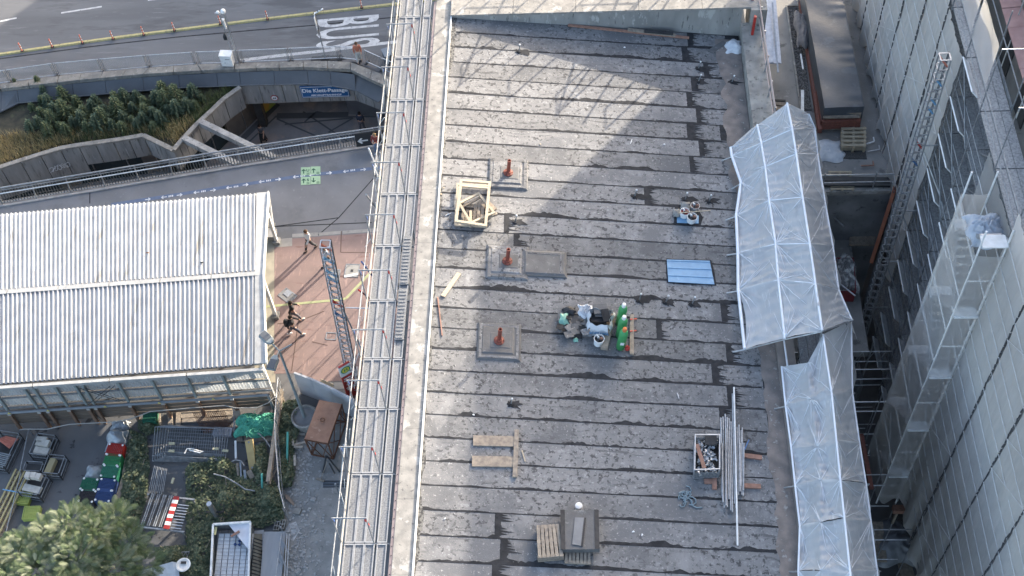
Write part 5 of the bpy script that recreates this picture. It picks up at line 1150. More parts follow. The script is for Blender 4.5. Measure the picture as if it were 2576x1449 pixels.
bush([(330, 1085), (370, 1100), (378, 1180), (366, 1280), (355, 1370), (330, 1370), (298, 1330), (312, 1200)], .5, 5200, 'low dark ivy filling the strip between crates and fence stack', 1)
bush([(470, 1180), (520, 1150), (575, 1160), (620, 1190), (660, 1170), (700, 1230), (712, 1290), (640, 1300), (540, 1310), (530, 1449), (470, 1449), (470, 1330)], .9, 10500, 'large ivy mound in the middle of the yard', 2)
bush([(640, 1130), (668, 1118), (680, 1160), (676, 1215), (650, 1225), (634, 1180)], .7, 1800, 'ivy patch beside the yellow board', 3)
bush([(704, 1015), (752, 1010), (758, 1080), (742, 1130), (742, 1200), (735, 1230), (708, 1230), (702, 1120)], .9, 3400, 'leafy climber along the wire fence below the lamp', 4)
bush([(640, 1290), (712, 1280), (716, 1310), (660, 1330), (536, 1318)], .5, 1900, 'straggling ivy behind the white mesh trailer', 5)
bush([(470, 1410), (520, 1400), (535, 1460), (470, 1470)], .6, 1200, 'small ivy clump at the bottom edge beside the pale tarpaulin', 6)
# --- stack of fence panels
def fence_panel(t, p, ux, uy, L_, H_, m, wires=True):
    c = lambda x, y: p + ux * x + uy * y; b = B()
    for a, e in (((0, 0), (L_, 0)), ((L_, 0), (L_, H_)), ((L_, H_), (0, H_)), ((0, H_), (0, 0)), ((0, H_ * .15), (L_, H_ * .15))): b.cyl(c(*a), c(*e), .021, 5)
    o = wb(b, 'frame', m, t)
    if wires:
        g = B()
        for k in range(1, 26): g.cyl(c(L_ * k / 26, 0), c(L_ * k / 26, H_), .005, 3)
        for k in range(1, 9): g.cyl(c(0, H_ * k / 9), c(L_, H_ * k / 9), .005, 3)
        tag(wb(g, 'wire_infill', m_steel_d, t), kind='stuff')
q_ = random.Random(8)
for k in range(6):
    p = at(*b5(255 - k * 30, 890 + k * 12), .25 + .05 * (5 - k)); ux = (at(*b5(1040 - k * 18, 930 + k * 8), .3) - at(*b5(255 - k * 30, 890 + k * 12), .3)).normalized(); uy = (at(*b5(310 - k * 30, 520 + k * 20), .3) - at(*b5(255 - k * 30, 890 + k * 12), .3)).normalized()
    uy = (uy + Vector((0, 0, .05 * k))).normalized()
    t = thing('fence_panel', ['top panel of the stacked temporary fence panels, wire side showing', 'second panel in the stack of temporary fence panels', 'third panel in the stack of temporary fence panels', 'fourth panel in the stack of temporary fence panels', 'fifth panel in the stack of temporary fence panels', 'lowest panel in the stack of temporary fence panels'][k], 'fence panel', p, 0, 'stacked temporary fence panels'); fence_panel(t, p, ux, uy, 3.1, 1.75, m_steel_d, k < 2)
for k in range(9):
    p, q = at(*b5(130 + k * 19, 1010 + k * 5), .5 + .03 * (k % 3)), at(*b5(60 + k * 22, 1330 + (k % 4) * 12), .35); solo('steel_tube', B().cyl(p, q, .022, 6), m_steel_d, 'grey tube in the loose row leaning below the fence panel stack', 'tube', p, 0, 'loose tubes below the fence panels', world=True)
for i, (x, y) in enumerate(((345, 735), (340, 828), (885, 800), (1005, 825), (355, 1195))):
    p = at(*b5(x, y), .62); solo('timber_offcut', B().box((0, 0, 0), (.30 if i < 4 else .12, .12 if i < 4 else .3, .06), rzv=-.1), mat('pale_offcut', (.46, .42, .28)), ['pale offcut at the upper left of the fence stack', 'pale offcut at the lower left of the fence stack', 'pale offcut near the middle of the fence stack', 'pale offcut at the right end of the fence stack', 'pale upright offcut below the fence stack'][i], 'offcut', p)
p = at(*b5(620, 820), .66); solo('cable_coil', B().tube([at(*b5(x, y), .66 + .02 * i) for i, (x, y) in enumerate(((500, 860), (530, 800), (600, 800), (680, 825), (735, 835), (690, 850), (560, 815)))], .03, 6), m_white, 'white hose lying looped on the fence panel stack', 'hose', p, world=True)
# --- rebar mats, netting heap, boards
rb = thing('rebar_mesh', 'rusty reinforcing mesh mat leaning behind the fence panel stack', 'mesh', at(*b5(800, 480), .2))
A, Bq, Cq, D = (at(*b5(x, y), z) for x, y, z in ((740, 610, .1), (1100, 560, .15), (990, 330, 1.0), (600, 350, 1.0)))
for k in range(17):
    f = k / 16; wb(B().cyl(lerp(A, Bq, f), lerp(D, Cq, f), .012, 4), 'bar', m_rust, rb); wb(B().cyl(lerp(A, D, f), lerp(Bq, Cq, f), .012, 4), 'bar', m_rust, rb)
for i, (x0, y0, x1, y1) in enumerate(((440, 330, 1080, 300), (450, 400, 1090, 360), (470, 455, 1100, 430), (180, 480, 170, 300), (330, 520, 320, 310), (420, 520, 430, 320))):
    p, q = at(*b5(x0, y0), .12), at(*b5(x1, y1), .12); solo('old_plank', B().bar(p, q, .24, .06), m_wood_g, 'dark weathered plank on the ground beside the timber fence', 'plank', p, 0, 'old planks by the timber fence', world=True)
gnm = mat('green_netting', (.045, .25, .17), (.08, .33, .23), 14, .8, .8, 20, spots=[((.02, .10, .07), 9, .56, .64)])
gh = thing('netting_heap', 'heap of tangled green netting on a pallet', 'netting', at(*b5(1400, 560), 0)); wb(crumple(at(*b5(1390, 520), .45), (2.0, 1.25, .75), 9, 30, .13), 'heap', gnm, gh, smooth=False)
b = B(); q_ = random.Random(5)
for k in range(60):
    c = at(*b5(q_.uniform(1200, 1560), q_.uniform(400, 590)), .7 + q_.uniform(0, .5)); a = q_.uniform(0, 6.28); b.tube([c, c + Vector((math.cos(a) * .2, math.sin(a) * .2, .08)), c + Vector((math.cos(a + .8) * .38, math.sin(a + .8) * .38, -.02))], .012, 4)
tag(wb(b, 'strands', gnm, gh), kind='stuff'); wb(B().box(at(*b5(1390, 600), .12), (1.9, 1.0, .14)), 'pallet', m_wood_g, gh)
yb_ = thing('insulation_board', 'upright yellow ochre board with bolt holes in the middle of the yard', 'board', at(*b5(1315, 900), 0))
A, Bq, Cq, D = (at(*b5(x, y), z) for x, y, z in ((1300, 1060, .3), (1382, 1045, .3), (1340, 680, 1.25), (1245, 705, 1.25))); wb(B().slab([A, Bq, Cq, D], (0, .08, -.12)), 'sheet', mat('ochre_board', (.46, .34, .15), (.40, .29, .13), 4, .7), yb_)
for f, g in ((.5, .06), (.5, .93)): p = lerp(lerp(A, Bq, f), lerp(D, Cq, f), g); wb(B().cyl(p + Vector((0, -.02, .03)), p + Vector((0, 0, -.01)), .05, 10), 'bolt', m_steel_d, yb_)
p, q = at(*b5(1690, 60), .9), at(*b5(1530, 1205), .9)
sb_ = thing('steel_beam', 'long weathered steel beam across the yard on stub legs', 'beam', (p.x, p.y, 0)); wb(B().bar(p, q, .20, .05), 'flange', m_wood_g, sb_); wb(B().bar(p - Vector((0, 0, .25)), q - Vector((0, 0, .25)), .20, .04), 'flange', m_wood_g, sb_); wb(B().bar(p - Vector((0, 0, .13)), q - Vector((0, 0, .13)), .03, .22), 'web', m_wood_g, sb_)
for f in (.05, .5, .95): c = lerp(p, q, f); wb(B().bar((c.x, c.y, 0), c - Vector((0, 0, .27)), .12, .12), 'leg', m_wood_g, sb_)
wf = thing('wire_fence', 'sagging wire fence along the leafy climber and the gravel path', 'fence', at(*b5(1690, 700), 0)); WP = [at(*b5(x, y), 0) for x, y in ((1730, 100), (1690, 620), (1700, 900), (1740, 1449), (1800, 1700))]
for z in (.3, .7, 1.1, 1.45): wb(B().tube([p_ + Vector((.03 * math.sin(7 * z + i), 0, z)) for i, p_ in enumerate(WP)], .012 if z < 1.4 else .03, 5), 'wire', m_steel if z > 1.4 else m_steel_d, wf)
for p_ in along(WP, 12): wb(B().cyl(p_, p_ + Vector((U(-.06, .06), 0, 1.5)), .022, 6), 'post', m_steel_d, wf)
for a, e, lb_, m in ((b5(1775, 590), b5(1765, 1050), 'long pale green plastic pipe standing by the wire fence', 1), (b5(1455, 1110), b5(1462, 1325), 'short pale green plastic pipe sticking out of the ivy', 1)):
    p, q = at(*e, .1), at(*a, 1.0); solo('plastic_pipe', B().cyl(p, q, .055, 10), mat('mint_pipe', (.12, .42, .34), (.10, .36, .29), 4, .5), lb_, 'pipe', p, world=True)
for i, (x0, y0, x1, y1) in enumerate(((1800, 600, 1990, 625), (1870, 640, 1885, 740), (1845, 755, 2000, 715), (1850, 775, 1960, 778), (1830, 680, 1845, 760), (1860, 880, 1865, 1010))):
    p, q = at(*b5(x0, y0), .15 + .05 * i), at(*b5(x1, y1), .15 + .05 * i); solo('pale_batten', B().bar(p, q, .12, .06), mat('silvery_wood', (.38, .34, .29), (.30, .27, .23), 5, .8), 'silvery weathered batten in the loose pile by the mint green pipe', 'batten', p, 0, 'battens by the mint pipe', world=True)
# --- rusty steel crate
rc = thing('steel_crate', 'rusty steel lattice crate with a plate top and lifting ring', 'crate', at(2200 * .20368 + 362, 966 + 860 * .20368, 0))
TZ = 1.75; T4 = [at(*b5(x, y), TZ) for x, y in ((1985, 680), (2270, 735), (2440, 250), (2165, 200))]; c_ = sum(T4, Vector()) / 4; c_.z = 0
wb(B().slab(T4, (0, 0, .04)), 'top_plate', mat('rust_plate', (.30, .17, .115), (.23, .125, .085), 2.2, .8, .3, 14, spots=[((.38, .25, .18), 1.2, .6, .68), ((.14, .07, .05), 3, .62, .7)]), rc)
Bt = [Vector((p.x, p.y, .05)) + (Vector((p.x, p.y, 0)) - c_) * -.05 for p in T4]
for i in range(4):
    j = (i + 1) % 4
    wb(B().bar(T4[i], Bt[i], .06, .06), 'corner_post', m_rust, rc); wb(B().bar(Bt[i], Bt[j], .06, .06), 'base_rail', m_rust, rc); wb(B().bar(T4[i] - Vector((0, 0, .06)), T4[j] - Vector((0, 0, .06)), .06, .06), 'top_rail', m_rust, rc)
    for n_ in range(2):
        f0, f1 = n_ / 2, (n_ + 1) / 2
        wb(B().bar(lerp(T4[i], T4[j], f0), lerp(Bt[i], Bt[j], f1), .035, .035), 'lattice_bar', m_rust, rc); wb(B().bar(lerp(Bt[i], Bt[j], f0), lerp(T4[i], T4[j], f1), .035, .035), 'lattice_bar', m_rust, rc)
b = B(); cc = at(*b5(2205, 445), TZ + .08); b.tube([cc + Vector((.11 * math.cos(a), .11 * math.sin(a), .02)) for a in [k * .628 for k in range(11)]], .022, 6); wb(b, 'lifting_ring', m_rust, rc)
br_ = thing('broom', 'push broom leaning against the rusty crate', 'broom', at(*b5(2180, 1190), 0)); A, Bq = at(*b5(2180, 1185), .06), at(*b5(2260, 960), 1.0); wb(B().cyl(A, Bq, .016, 6), 'handle', m_wood_g, br_); wb(B().box(A, (.42, .09, .09), rzv=-.35), 'head', m_wood_g, br_)
for i, (x0, y0, x1, y1) in enumerate(((2250, 880, 2210, 1100), (2260, 890, 2420, 1090), (2290, 980, 2355, 1105))):
    p, q = at(*b5(x0, y0), .5), at(*b5(x1, y1), .05); solo('steel_angle', B().bar(p, q, .07, .07), m_dark, 'dark steel angle leaning at the foot of the rusty crate', 'steel angle', p, 0, 'steel angles by the rusty crate', world=True)
gr = thing('drain_grating', 'dark ribbed drainage plate on the gravel path', 'grating', at(*b5(2360, 1235), .01)); wb(B().slab([at(*b5(x, y), .01) for x, y in ((2210, 1280), (2520, 1270), (2520, 1190), (2215, 1195))], (0, 0, .02)), 'plate', mat('dark_blue_grey', (.09, .105, .12)), gr)
for k in range(3): wb(B().bar(at(*b5(2215, 1205 + k * 34), .035), at(*b5(2520, 1200 + k * 34), .035), .03, .015), 'rib', m_dark, gr)
for i, (x0, y0, z0, x1, y1, z1_) in enumerate(((2470, 760, 2.2, 2415, 1330, .1), (2365, 1240, 1.6, 2440, 1449, .1), (2420, 1330, 1.5, 2500, 1490, .1))):
    p, q = at(*b5(x0, y0), z0), at(*b5(x1, y1), z1_); solo('scaffold_tube', B().cyl(p, q, .03, 6).lathe(p, [(.05, -.05), (.06, 0), (.05, .06)], 8), m_steel_d if i else m_steel, ['long raking tube propped against the edge scaffold', 'dark raking tube with a ring end on the gravel path', 'dark raking tube nearest the edge scaffold foot'][i], 'tube', q, world=True)
# rubble
b = B(); q_ = random.Random(12)
for k in range(420):
    x, y = q_.uniform(0, 1), q_.uniform(0, 1); px = 725 + x * 70 * (1 - .5 * y); py = 1120 + y * 330; p = at(px + (40 if q_.random() < .2 else 0), py, .02); s_ = q_.uniform(.02, .07) * (2 if q_.random() < .06 else 1)
    b.box(p, (s_ * 2, s_ * 1.4, s_), rzv=q_.uniform(0, 3), rx=q_.uniform(-.5, .5))
stuff('rubble', b, mat('pale_rubble', (.42, .41, .39), (.30, .29, .28), 7, .95), 'loose pale rubble strewn along the gravel path', 'rubble')
pd = B().add([at(*b6(x, y), .02) for x, y in ((1790, 480), (1880, 450), (1930, 560), (1850, 690), (1780, 660), (1740, 560))], [(0, 1, 2, 3, 4, 5)]); bpy.data.objects['gravel_path']; pd.build('white_powder_stain', mat('white_powder', (.58, .57, .56), (.34, .33, .32), 3, .95, lo=.4, hi=.6), bpy.data.objects['gravel_path'])
for i, (x, y) in enumerate(((1655, 520), (1722, 500))):
    t = thing('hollow_block', ['perforated concrete block lying left of its twin at the panel corner', 'perforated concrete block lying right of its twin at the panel corner'][i], 'block', at(*b6(x, y), 0), R(-5)); b = B()
    for fx in (-.17, 0, .17): b.box((fx * .7, 0, .1), (.035, .48, .2))
    for fy in (-.22, 0, .22): b.box((0, fy, .1), (.27, .04, .198))
    b.build('shell', m_conc_light, t)
p = at(*b6(1895, 320), .1); solo('stone_slab', B().prism([(-.2, -.12), (.14, -.16), (.22, .1), (-.12, .15)], -.06, .04), m_conc_light, 'small pale broken slab on the gravel path', 'slab', p)
p = at(*b6(1810, 180), .1); solo('old_board', B().slab([at(*b6(x, y), .1) for x, y in ((1740, 105), (1790, 130), (1865, 225), (1855, 255), (1760, 170))], (0, 0, .04)), mat('brown_panel', (.28, .21, .16)), 'broken brown board lying beside the wire fence', 'board', p, world=True)
# --- white rimmed trailer with mesh mat
tl = thing('mesh_trailer', 'white rimmed trailer bed holding a white steel mesh mat at the bottom edge', 'trailer', at(*b6(1080, 900), 0))
X0, X1 = at(*b6(858, 485), 1.0), at(*b6(1318, 455), 1.0); Y0, Y1 = at(*b6(820, 1300), 1.0), at(*b6(1290, 1300), 1.0)
for a, e in ((X0, X1), (X1, Y1), (Y1, Y0), (Y0, X0)): wb(B().bar(a, e, .09, .12), 'rim', m_white, tl); wb(B().slab([a - Vector((0, 0, .05)), e - Vector((0, 0, .05)), e - Vector((0, 0, .7)), a - Vector((0, 0, .7))], (.01, .01, 0)), 'side_wall', m_steel_d, tl)
z_ = .62; M4 = [at(*b6(x, y), z_) for x, y in ((925, 600), (1365, 600), (1300, 1300), (850, 1300))]
wb(B().slab([M4[3], M4[2], M4[1], M4[0]], (0, 0, -.06)), 'mat_panel', mat('white_mat', (.60, .62, .63), (.50, .52, .54), 4, .7, .3, 18), tl)
for k in range(7): wb(B().cyl(lerp(M4[0], M4[1], k / 6) + Vector((0, 0, .02)), lerp(M4[3], M4[2], k / 6) + Vector((0, 0, .02)), .013, 4), 'mesh_bar', m_dark, tl)
for k in range(16): wb(B().cyl(lerp(M4[0], M4[3], k / 15) + Vector((0, 0, .035)), lerp(M4[1], M4[2], k / 15) + Vector((0, 0, .035)), .010, 4), 'mesh_bar', m_steel_d, tl)
wb(B().add([at(*b6(x, y), .95) for x, y in ((1050, 490), (1315, 470), (1305, 810))] + [at(*b6(x, y), .9) for x, y in ((1050, 490), (1315, 470), (1305, 810))], [(2, 1, 0), (3, 4, 5), (0, 1, 4, 3), (1, 2, 5, 4), (2, 0, 3, 5)]), 'corner_sheet', mat('bluish_white_sheet', (.60, .62, .67), (.50, .52, .57), 3, .5), tl)
wb(B().box(at(*b6(1130, 600), 1.0), (.45, .1, .05), rzv=.6), 'timber_offcut', m_wood_r, tl); wb(B().box(at(*b6(885, 565), .9), (.12, .4, .03)), 'label_plate', mat('pale_yellow_card', (.58, .54, .28)), tl)
for x, y in ((1130, 730), (1185, 690), (1180, 735)): wb(B().box(at(*b6(x, y), .68), (.12, .12, .05), rzv=.7), 'dark_tile', m_navy, tl)
lv = thing('louvre_panel', 'grey ribbed louvre panel leaning beside the white mesh trailer', 'panel', at(*b6(1380, 900), 0)); A, Bq, Cq, D = (at(*b6(x, y), z) for x, y, z in ((1320, 1300, .9), (1440, 1300, .2), (1470, 600, .2), (1370, 600, .9))); wb(B().slab([A, Bq, Cq, D], (0, 0, -.05)), 'sheet', mat('olive_grey_panel', (.26, .25, .21), (.21, .20, .17), 3, .7), lv)
for k in range(15):
    f = .05 + k * .062; wb(B().bar(lerp(A, D, f) + Vector((0, 0, .02)), lerp(Bq, Cq, max(0, f - .05)) + Vector((0, 0, .02)), .05, .03), 'slat', m_dark, lv)
pp = thing('site_plates', 'pair of flat grey steel plates lying side by side at the bottom edge', 'steel plates', at(*b6(1560, 900), 0)); gm = mat('flat_grey_plate', (.30, .31, .32), (.25, .26, .27), 1.5, .6, stretch=(3, .4, 1))
wb(B().slab([at(*b6(x, y), .2) for x, y in ((1375, 800), (1480, 800), (1485, 556), (1365, 570))], (0, 0, .04)), 'plate', gm, pp); wb(B().slab([at(*b6(x, y), .35) for x, y in ((1430, 1300), (1690, 1300), (1760, 576), (1490, 580))], (0, 0, .05)), 'plate', gm, pp)
for (x0, y0, x1, y1) in ((1690, 630, 1800, 860), (1665, 780, 1780, 1080)): wb(B().bar(at(*b6(x0, y0), .45), at(*b6(x1, y1), .45), .07, .07), 'strut', m_steel_d, pp)
for x0, x1 in ((1700, 1610), (1770, 1730), (1800, 1760)): wb(B().cyl(at(*b6(x0, 600), .9), at(*b6(x1, 1300), .9), .025, 6), 'rail_tube', m_steel, pp)
for (x, y) in ((1735, 610), (1700, 1000)): c = at(*b6(x, y), 0); wb(B().cyl(c, c + Vector((0, 0, .9)), .025, 6), 'rail_post', m_steel, pp)
p = at(*b6(912, 390), 0); t = thing('metal_flue', 'short ribbed metal flue pipe standing in the ivy', 'flue', p); B().cyl((0, 0, 0), (-.1, .05, 1.35), .13, 14).build('tube', m_steel, t); B().box((0, 0, .55), (.9, .06, .05)).build('clamp_bar', m_dark, t)
# --- rack of barrier boards (blurred in the photograph)
bk = thing('barrier_rack', 'rack of dark tubes with a red and white striped barrier board on top', 'rack', at(*b6(270, 450), 0)); ax_ = (at(*b6(270, 540), .9) - at(*b6(400, 140), .9)); L_ = ax_.length; ax_.normalize(); sx_ = Vector((ax_.y, -ax_.x, 0)); sx_ = -sx_ if sx_.x < 0 else sx_; o_ = at(*b6(400, 140), .9)
q = lambda s_, x, z=.0: o_ + ax_ * s_ + sx_ * x + Vector((0, 0, z))
for k in range(12): wb(B().cyl(q(-.05, -1.35 + k * .1, -.06), q(L_ * .95, -1.38 + k * .1, -.06), .035, 6), 'tube', m_steel_d if k % 3 else m_dark, bk)
for k in range(9): wb(B().slab([q(L_ * k / 9, -.12), q(L_ * (k + 1) / 9, -.12), q(L_ * (k + 1) / 9, .16), q(L_ * k / 9, .16)], (0, 0, .04)), 'board_stripe', m_red if k % 2 == 0 else m_white, bk)
for k in range(9): wb(B().bar(q(.4 + L_ * .8 * k / 9, .22), q(.4 + L_ * .8 * k / 9, .75), .04, .03), 'slat', m_steel, bk)
for s_ in (0, L_):
    wb(B().bar(q(s_, -1.5, -.12), q(s_, .9, -.12), .08, .08), 'cross_beam', m_steel_d, bk)
    for x in (-1.4, .8): c = q(s_, x); wb(B().bar((c.x, c.y, 0), c - Vector((0, 0, .14)), .08, .08), 'leg', m_steel_d, bk)
# --- pale tarpaulin and drum lid
wbp = [at(*b6(x, y), z) for x, y, z in ((-40, 1060, .8), (350, 945, 1.0), (425, 960, .9), (450, 1300, .5), (-40, 1300, .6))]
solo('tarpaulin', B().slab(wbp, (0, 0, -.03)), mat('pale_tarpaulin', (.50, .52, .55), (.42, .44, .47), 4, .7, .3, 30), 'pale tarpaulin sheet at the bottom edge right of the tree', 'tarpaulin', wbp[0], world=True)
t = thing('drum_lid', 'round white lid with a dark dished middle by the pale tarpaulin', 'lid', at(*b6(490, 990), .85)); B().lathe((0, 0, 0), [(.22, 0), (.33, .02), (.35, .06), (.30, .07), (.20, .03)], 20).build('rim', m_white, t); B().box((0, .1, .08), (.25, .12, .03)).build('handle', m_dark, t); B().cyl((0, 0, -.85), (0, 0, 0), .05, 8).build('stand', m_dark, t)
t = thing('truss_piece', 'short lattice truss offcut lying behind the tarpaulin', 'truss', at(*b6(460, 870), .2)); P_ = [at(*b6(x, y), .3) for x, y in ((375, 830), (565, 825), (550, 930), (355, 935))]
for a, e in ((0, 1), (2, 3)): wb(B().cyl(P_[a], P_[e], .025, 6), 'chord', m_steel_d, t)
for f in range(4): wb(B().cyl(lerp(P_[0], P_[1], f / 4), lerp(P_[3], P_[2], (f + 1) / 4), .015, 5), 'diagonal', m_steel_d, t); wb(B().cyl(lerp(P_[0], P_[1], (f + 1) / 4), lerp(P_[3], P_[2], f / 4), .015, 5), 'diagonal', m_steel_d, t)
# --- cables
for i, pts in enumerate((((270, 840, .6), (330, 830, .8), (640, 830, .9), (940, 765, 1.2), (1500, 735, 1.3), (1750, 700, 1.4), (2050, 590, 1.5), (2530, 550, 1.5)),)):
    P_ = [at(*b3(x, y), z) for x, y, z in pts] + [at(*b5(x, y), 1.4) for x, y in ((520, 300), (800, 280), (990, 265), (1130, 295), (1400, 290), (1530, 235), (1640, 140))]
    solo('cable', B().tube(P_, .028, 6), mat('grey_cable', (.30, .29, .27)), 'long pale grey cable drooping along the timber fence', 'cable', P_[0], world=True)
for i, pts in enumerate((((860, 1110), (1000, 1145), (1150, 1230), (1250, 1300), (1370, 1320)), ((1310, 560), (1430, 620), (1500, 690), (1560, 780)), ((1080, 960), (1130, 935), (1200, 950), (1240, 1010)))):
    P_ = [at(*b5(x, y), .75) for x, y in pts]; solo('hose', B().tube(P_, .035, 6), m_steel_d, ['grey hose curving over the ivy mound', 'grey hose curling out of the green netting', 'dark hose loop below the fence panel stack'][i], 'hose', P_[0], world=True)
# ================================================================ tree at the bottom left
m_tl1 = mat('tree_leaf', (.10, .145, .07), (.16, .205, .10), 3, .55, transl=.35); m_tl2 = mat('tree_leaf_lit', (.205, .24, .15), (.28, .305, .20), 3, .55, transl=.35)  # second leaf colour, kept to the crown tops, paints their sunlit highlights
def tree(base, label, seed, blobs, nf):
    q = random.Random(seed); t = thing('tree_of_heaven', label, 'tree', base); tk = B()
    top = Vector((0, 0, 3.2)); tk.tube([Vector((0, 0, 0)), Vector((.1, 0, 1.6)), top], [.17, .14, .10], 8)
    for c, r in blobs:
        c = Vector(c); tk.tube([top, lerp(top, c, .5) + Vector((0, 0, .2)), c, c + Vector((0, 0, r * .5))], [.09, .06, .035, .012], 6)
        for k in range(5):
            a = q.uniform(0, 6.28); tk.tube([lerp(top, c, .7), c + Vector((math.cos(a) * r * .6, math.sin(a) * r * .6, r * q.uniform(.0, .5)))], [.035, .01], 5)
    tk.build('trunk', m_wood_g, t); bs_ = [B(), B()]
    for c, r in blobs:
        c = Vector(c)
        for k in range(int(nf * r * r)):
            a = q.uniform(0, 6.28); zc = q.uniform(-.25, 1); rr = math.sqrt(max(0, 1 - zc * zc)) ; e = Vector((math.cos(a) * rr, math.sin(a) * rr, zc)); rad = r * q.uniform(.55, 1.0)
            p = c + Vector((e.x * rad, e.y * rad, e.z * rad * .75)); out = Vector((e.x + q.uniform(-.4, .4), e.y + q.uniform(-.4, .4), .15 + .35 * e.z)).normalized()
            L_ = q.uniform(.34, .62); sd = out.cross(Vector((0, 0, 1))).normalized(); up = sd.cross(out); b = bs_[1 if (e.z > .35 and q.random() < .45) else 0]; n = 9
            for j in range(n):
                f = (j + .5) / n; cpt = p + out * L_ * f - Vector((0, 0, .22 * L_ * f * f)); ll = L_ * .30 * (math.sin(math.pi * (.15 + .8 * f)))
                for s_ in (-1, 1):
                    tip = cpt + sd * s_ * ll + out * ll * .45 - up * ll * .25; w_ = out * .017
                    b.quad(cpt - w_, cpt + w_, lerp(cpt, tip, .6) + w_ * 1.2, tip) if s_ > 0 else b.quad(tip, lerp(cpt, tip, .6) + w_ * 1.2, cpt + w_, cpt - w_)
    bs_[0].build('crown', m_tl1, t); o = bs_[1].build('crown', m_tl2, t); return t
tb_ = at(200, 1560, 0)
def rel(px, py, z, r): v = at(px, py, z) - tb_; return ((v.x, v.y, v.z), r)
tree(tb_, 'broad feathery-leaved tree filling the bottom left corner, sunlit on top', 6, [rel(180, 1325, 4.6, 1.0), rel(240, 1345, 4.4, 1.0), rel(290, 1310, 4.0, .8), rel(130, 1350, 4.4, .9), rel(70, 1385, 4.2, .9), rel(20, 1410, 4.0, 1.0), rel(320, 1370, 3.8, .85), rel(200, 1410, 4.4, 1.2), rel(110, 1440, 4.2, 1.1), rel(290, 1430, 3.9, 1.0), rel(360, 1425, 3.3, .7), rel(30, 1480, 3.8, 1.1), rel(200, 1490, 4.0, 1.2), rel(330, 1490, 3.4, .9), rel(-40, 1440, 3.8, .9)], 200)

# --- loose clutter between the stacks
q_ = random.Random(44)
for i, (x0, y0, x1, y1, wd, m, lb_) in enumerate(((1130, 700, 1135, 920, .10, m_white, 'upright pale batten at the right end of the fence stack'), (1150, 330, 1180, 470, .28, m_wood_g, 'broad grey board behind the green netting'), (1240, 1060, 1260, 1200, .12, m_steel_d, 'grey tube below the ochre board'), (1150, 980, 1165, 1130, .10, m_wood_g, 'weathered stake below the hose loop'), (1190, 960, 1200, 1150, .08, m_steel_d, 'thin steel tube beside the weathered stake'), (1290, 1070, 1340, 1160, .26, m_wood_g, 'short grey board below the ochre board'), (1420, 735, 1520, 742, .12, m_conc_light, 'pale stone strip right of the ochre board'), (1110, 280, 1115, 600, .05, m_steel_d, 'thin upright tube beside the green netting'), (1210, 430, 1225, 700, .06, m_dark, 'dark upright tube in front of the green netting'), (860, 590, 1090, 600, .45, mat('pale_roll', (.40, .39, .42), (.30, .29, .32), 4, .7), 'pale wrapped roll lying behind the fence stack'))):
    p, q = at(*b5(x1, y1), .25), at(*b5(x0, y0), .55 if i not in (6, 9) else .25); solo('yard_clutter', B().bar(p, q, wd, .06 if i != 9 else .22), m, lb_, 'scrap', p, world=True)
bush([(352, 1060), (400, 1058), (402, 1085), (372, 1098), (350, 1082)], .4, 1100, 'dark weeds around the leaning green crate', 11)
bush([(395, 1385), (470, 1375), (475, 1449), (400, 1449)], .7, 2200, 'dark shrub between the barrier rack and the tree', 12)
bush([(668, 1225), (710, 1235), (716, 1300), (690, 1310), (660, 1280)], .9, 1800, 'tall ivy at the foot of the steel beam', 13)
# ================================================================ things on the flat roof
def c1(x, y): return (1100.2 + .18521 * x, 402.5 + .18521 * y)
def c2(x, y): return (1381.9 + .22924 * x, 724.5 + .22924 * y)
def c3(x, y): return (1663.7 + .16376 * x, 456.2 + .16376 * y)
def c4(x, y): return (1677.1 + .541 * x, 952.6 + .541 * y)
def c5(x, y): return (1328.2 + .22934 * x, 1247.7 + .22934 * y)
def c6(x, y): return (1811.2 + .34402 * x, .34402 * y)
RT = math.atan(RS)
def rthing(name, label, cat, px, group=None, h=.012): return thing(name, label, cat, rf(*px, h), 0, group, ry=RT)
def rbar(b, pa, pb, wd, hg, h=0): return b.bar(rf(*pa, h + hg / 2 + .012), rf(*pb, h + hg / 2 + .012), wd, hg)
def frustum(w0, d0, w1, d1, z0, z1_, off=(0, 0)):
    vs = [(-w0 / 2, -d0 / 2, z0), (w0 / 2, -d0 / 2, z0), (w0 / 2, d0 / 2, z0), (-w0 / 2, d0 / 2, z0), (-w1 / 2, -d1 / 2, z1_), (w1 / 2, -d1 / 2, z1_), (w1 / 2, d1 / 2, z1_), (-w1 / 2, d1 / 2, z1_)]
    return B().add([(x + off[0], y + off[1], z) for x, y, z in vs], [(3, 2, 1, 0), (4, 5, 6, 7), (0, 1, 5, 4), (1, 2, 6, 5), (2, 3, 7, 6), (3, 0, 4, 7)])
m_bit2 = mat('smooth_bitumen_cover', (.135, .134, .132), (.10, .10, .10), 2.5, .75, .3, 22, spots=[((.19, .19, .185), 4, .6, .68)])
m_pipe = mat('rust_red_pipe', (.24, .065, .042), (.16, .045, .034), 9, .6, .2, 30)
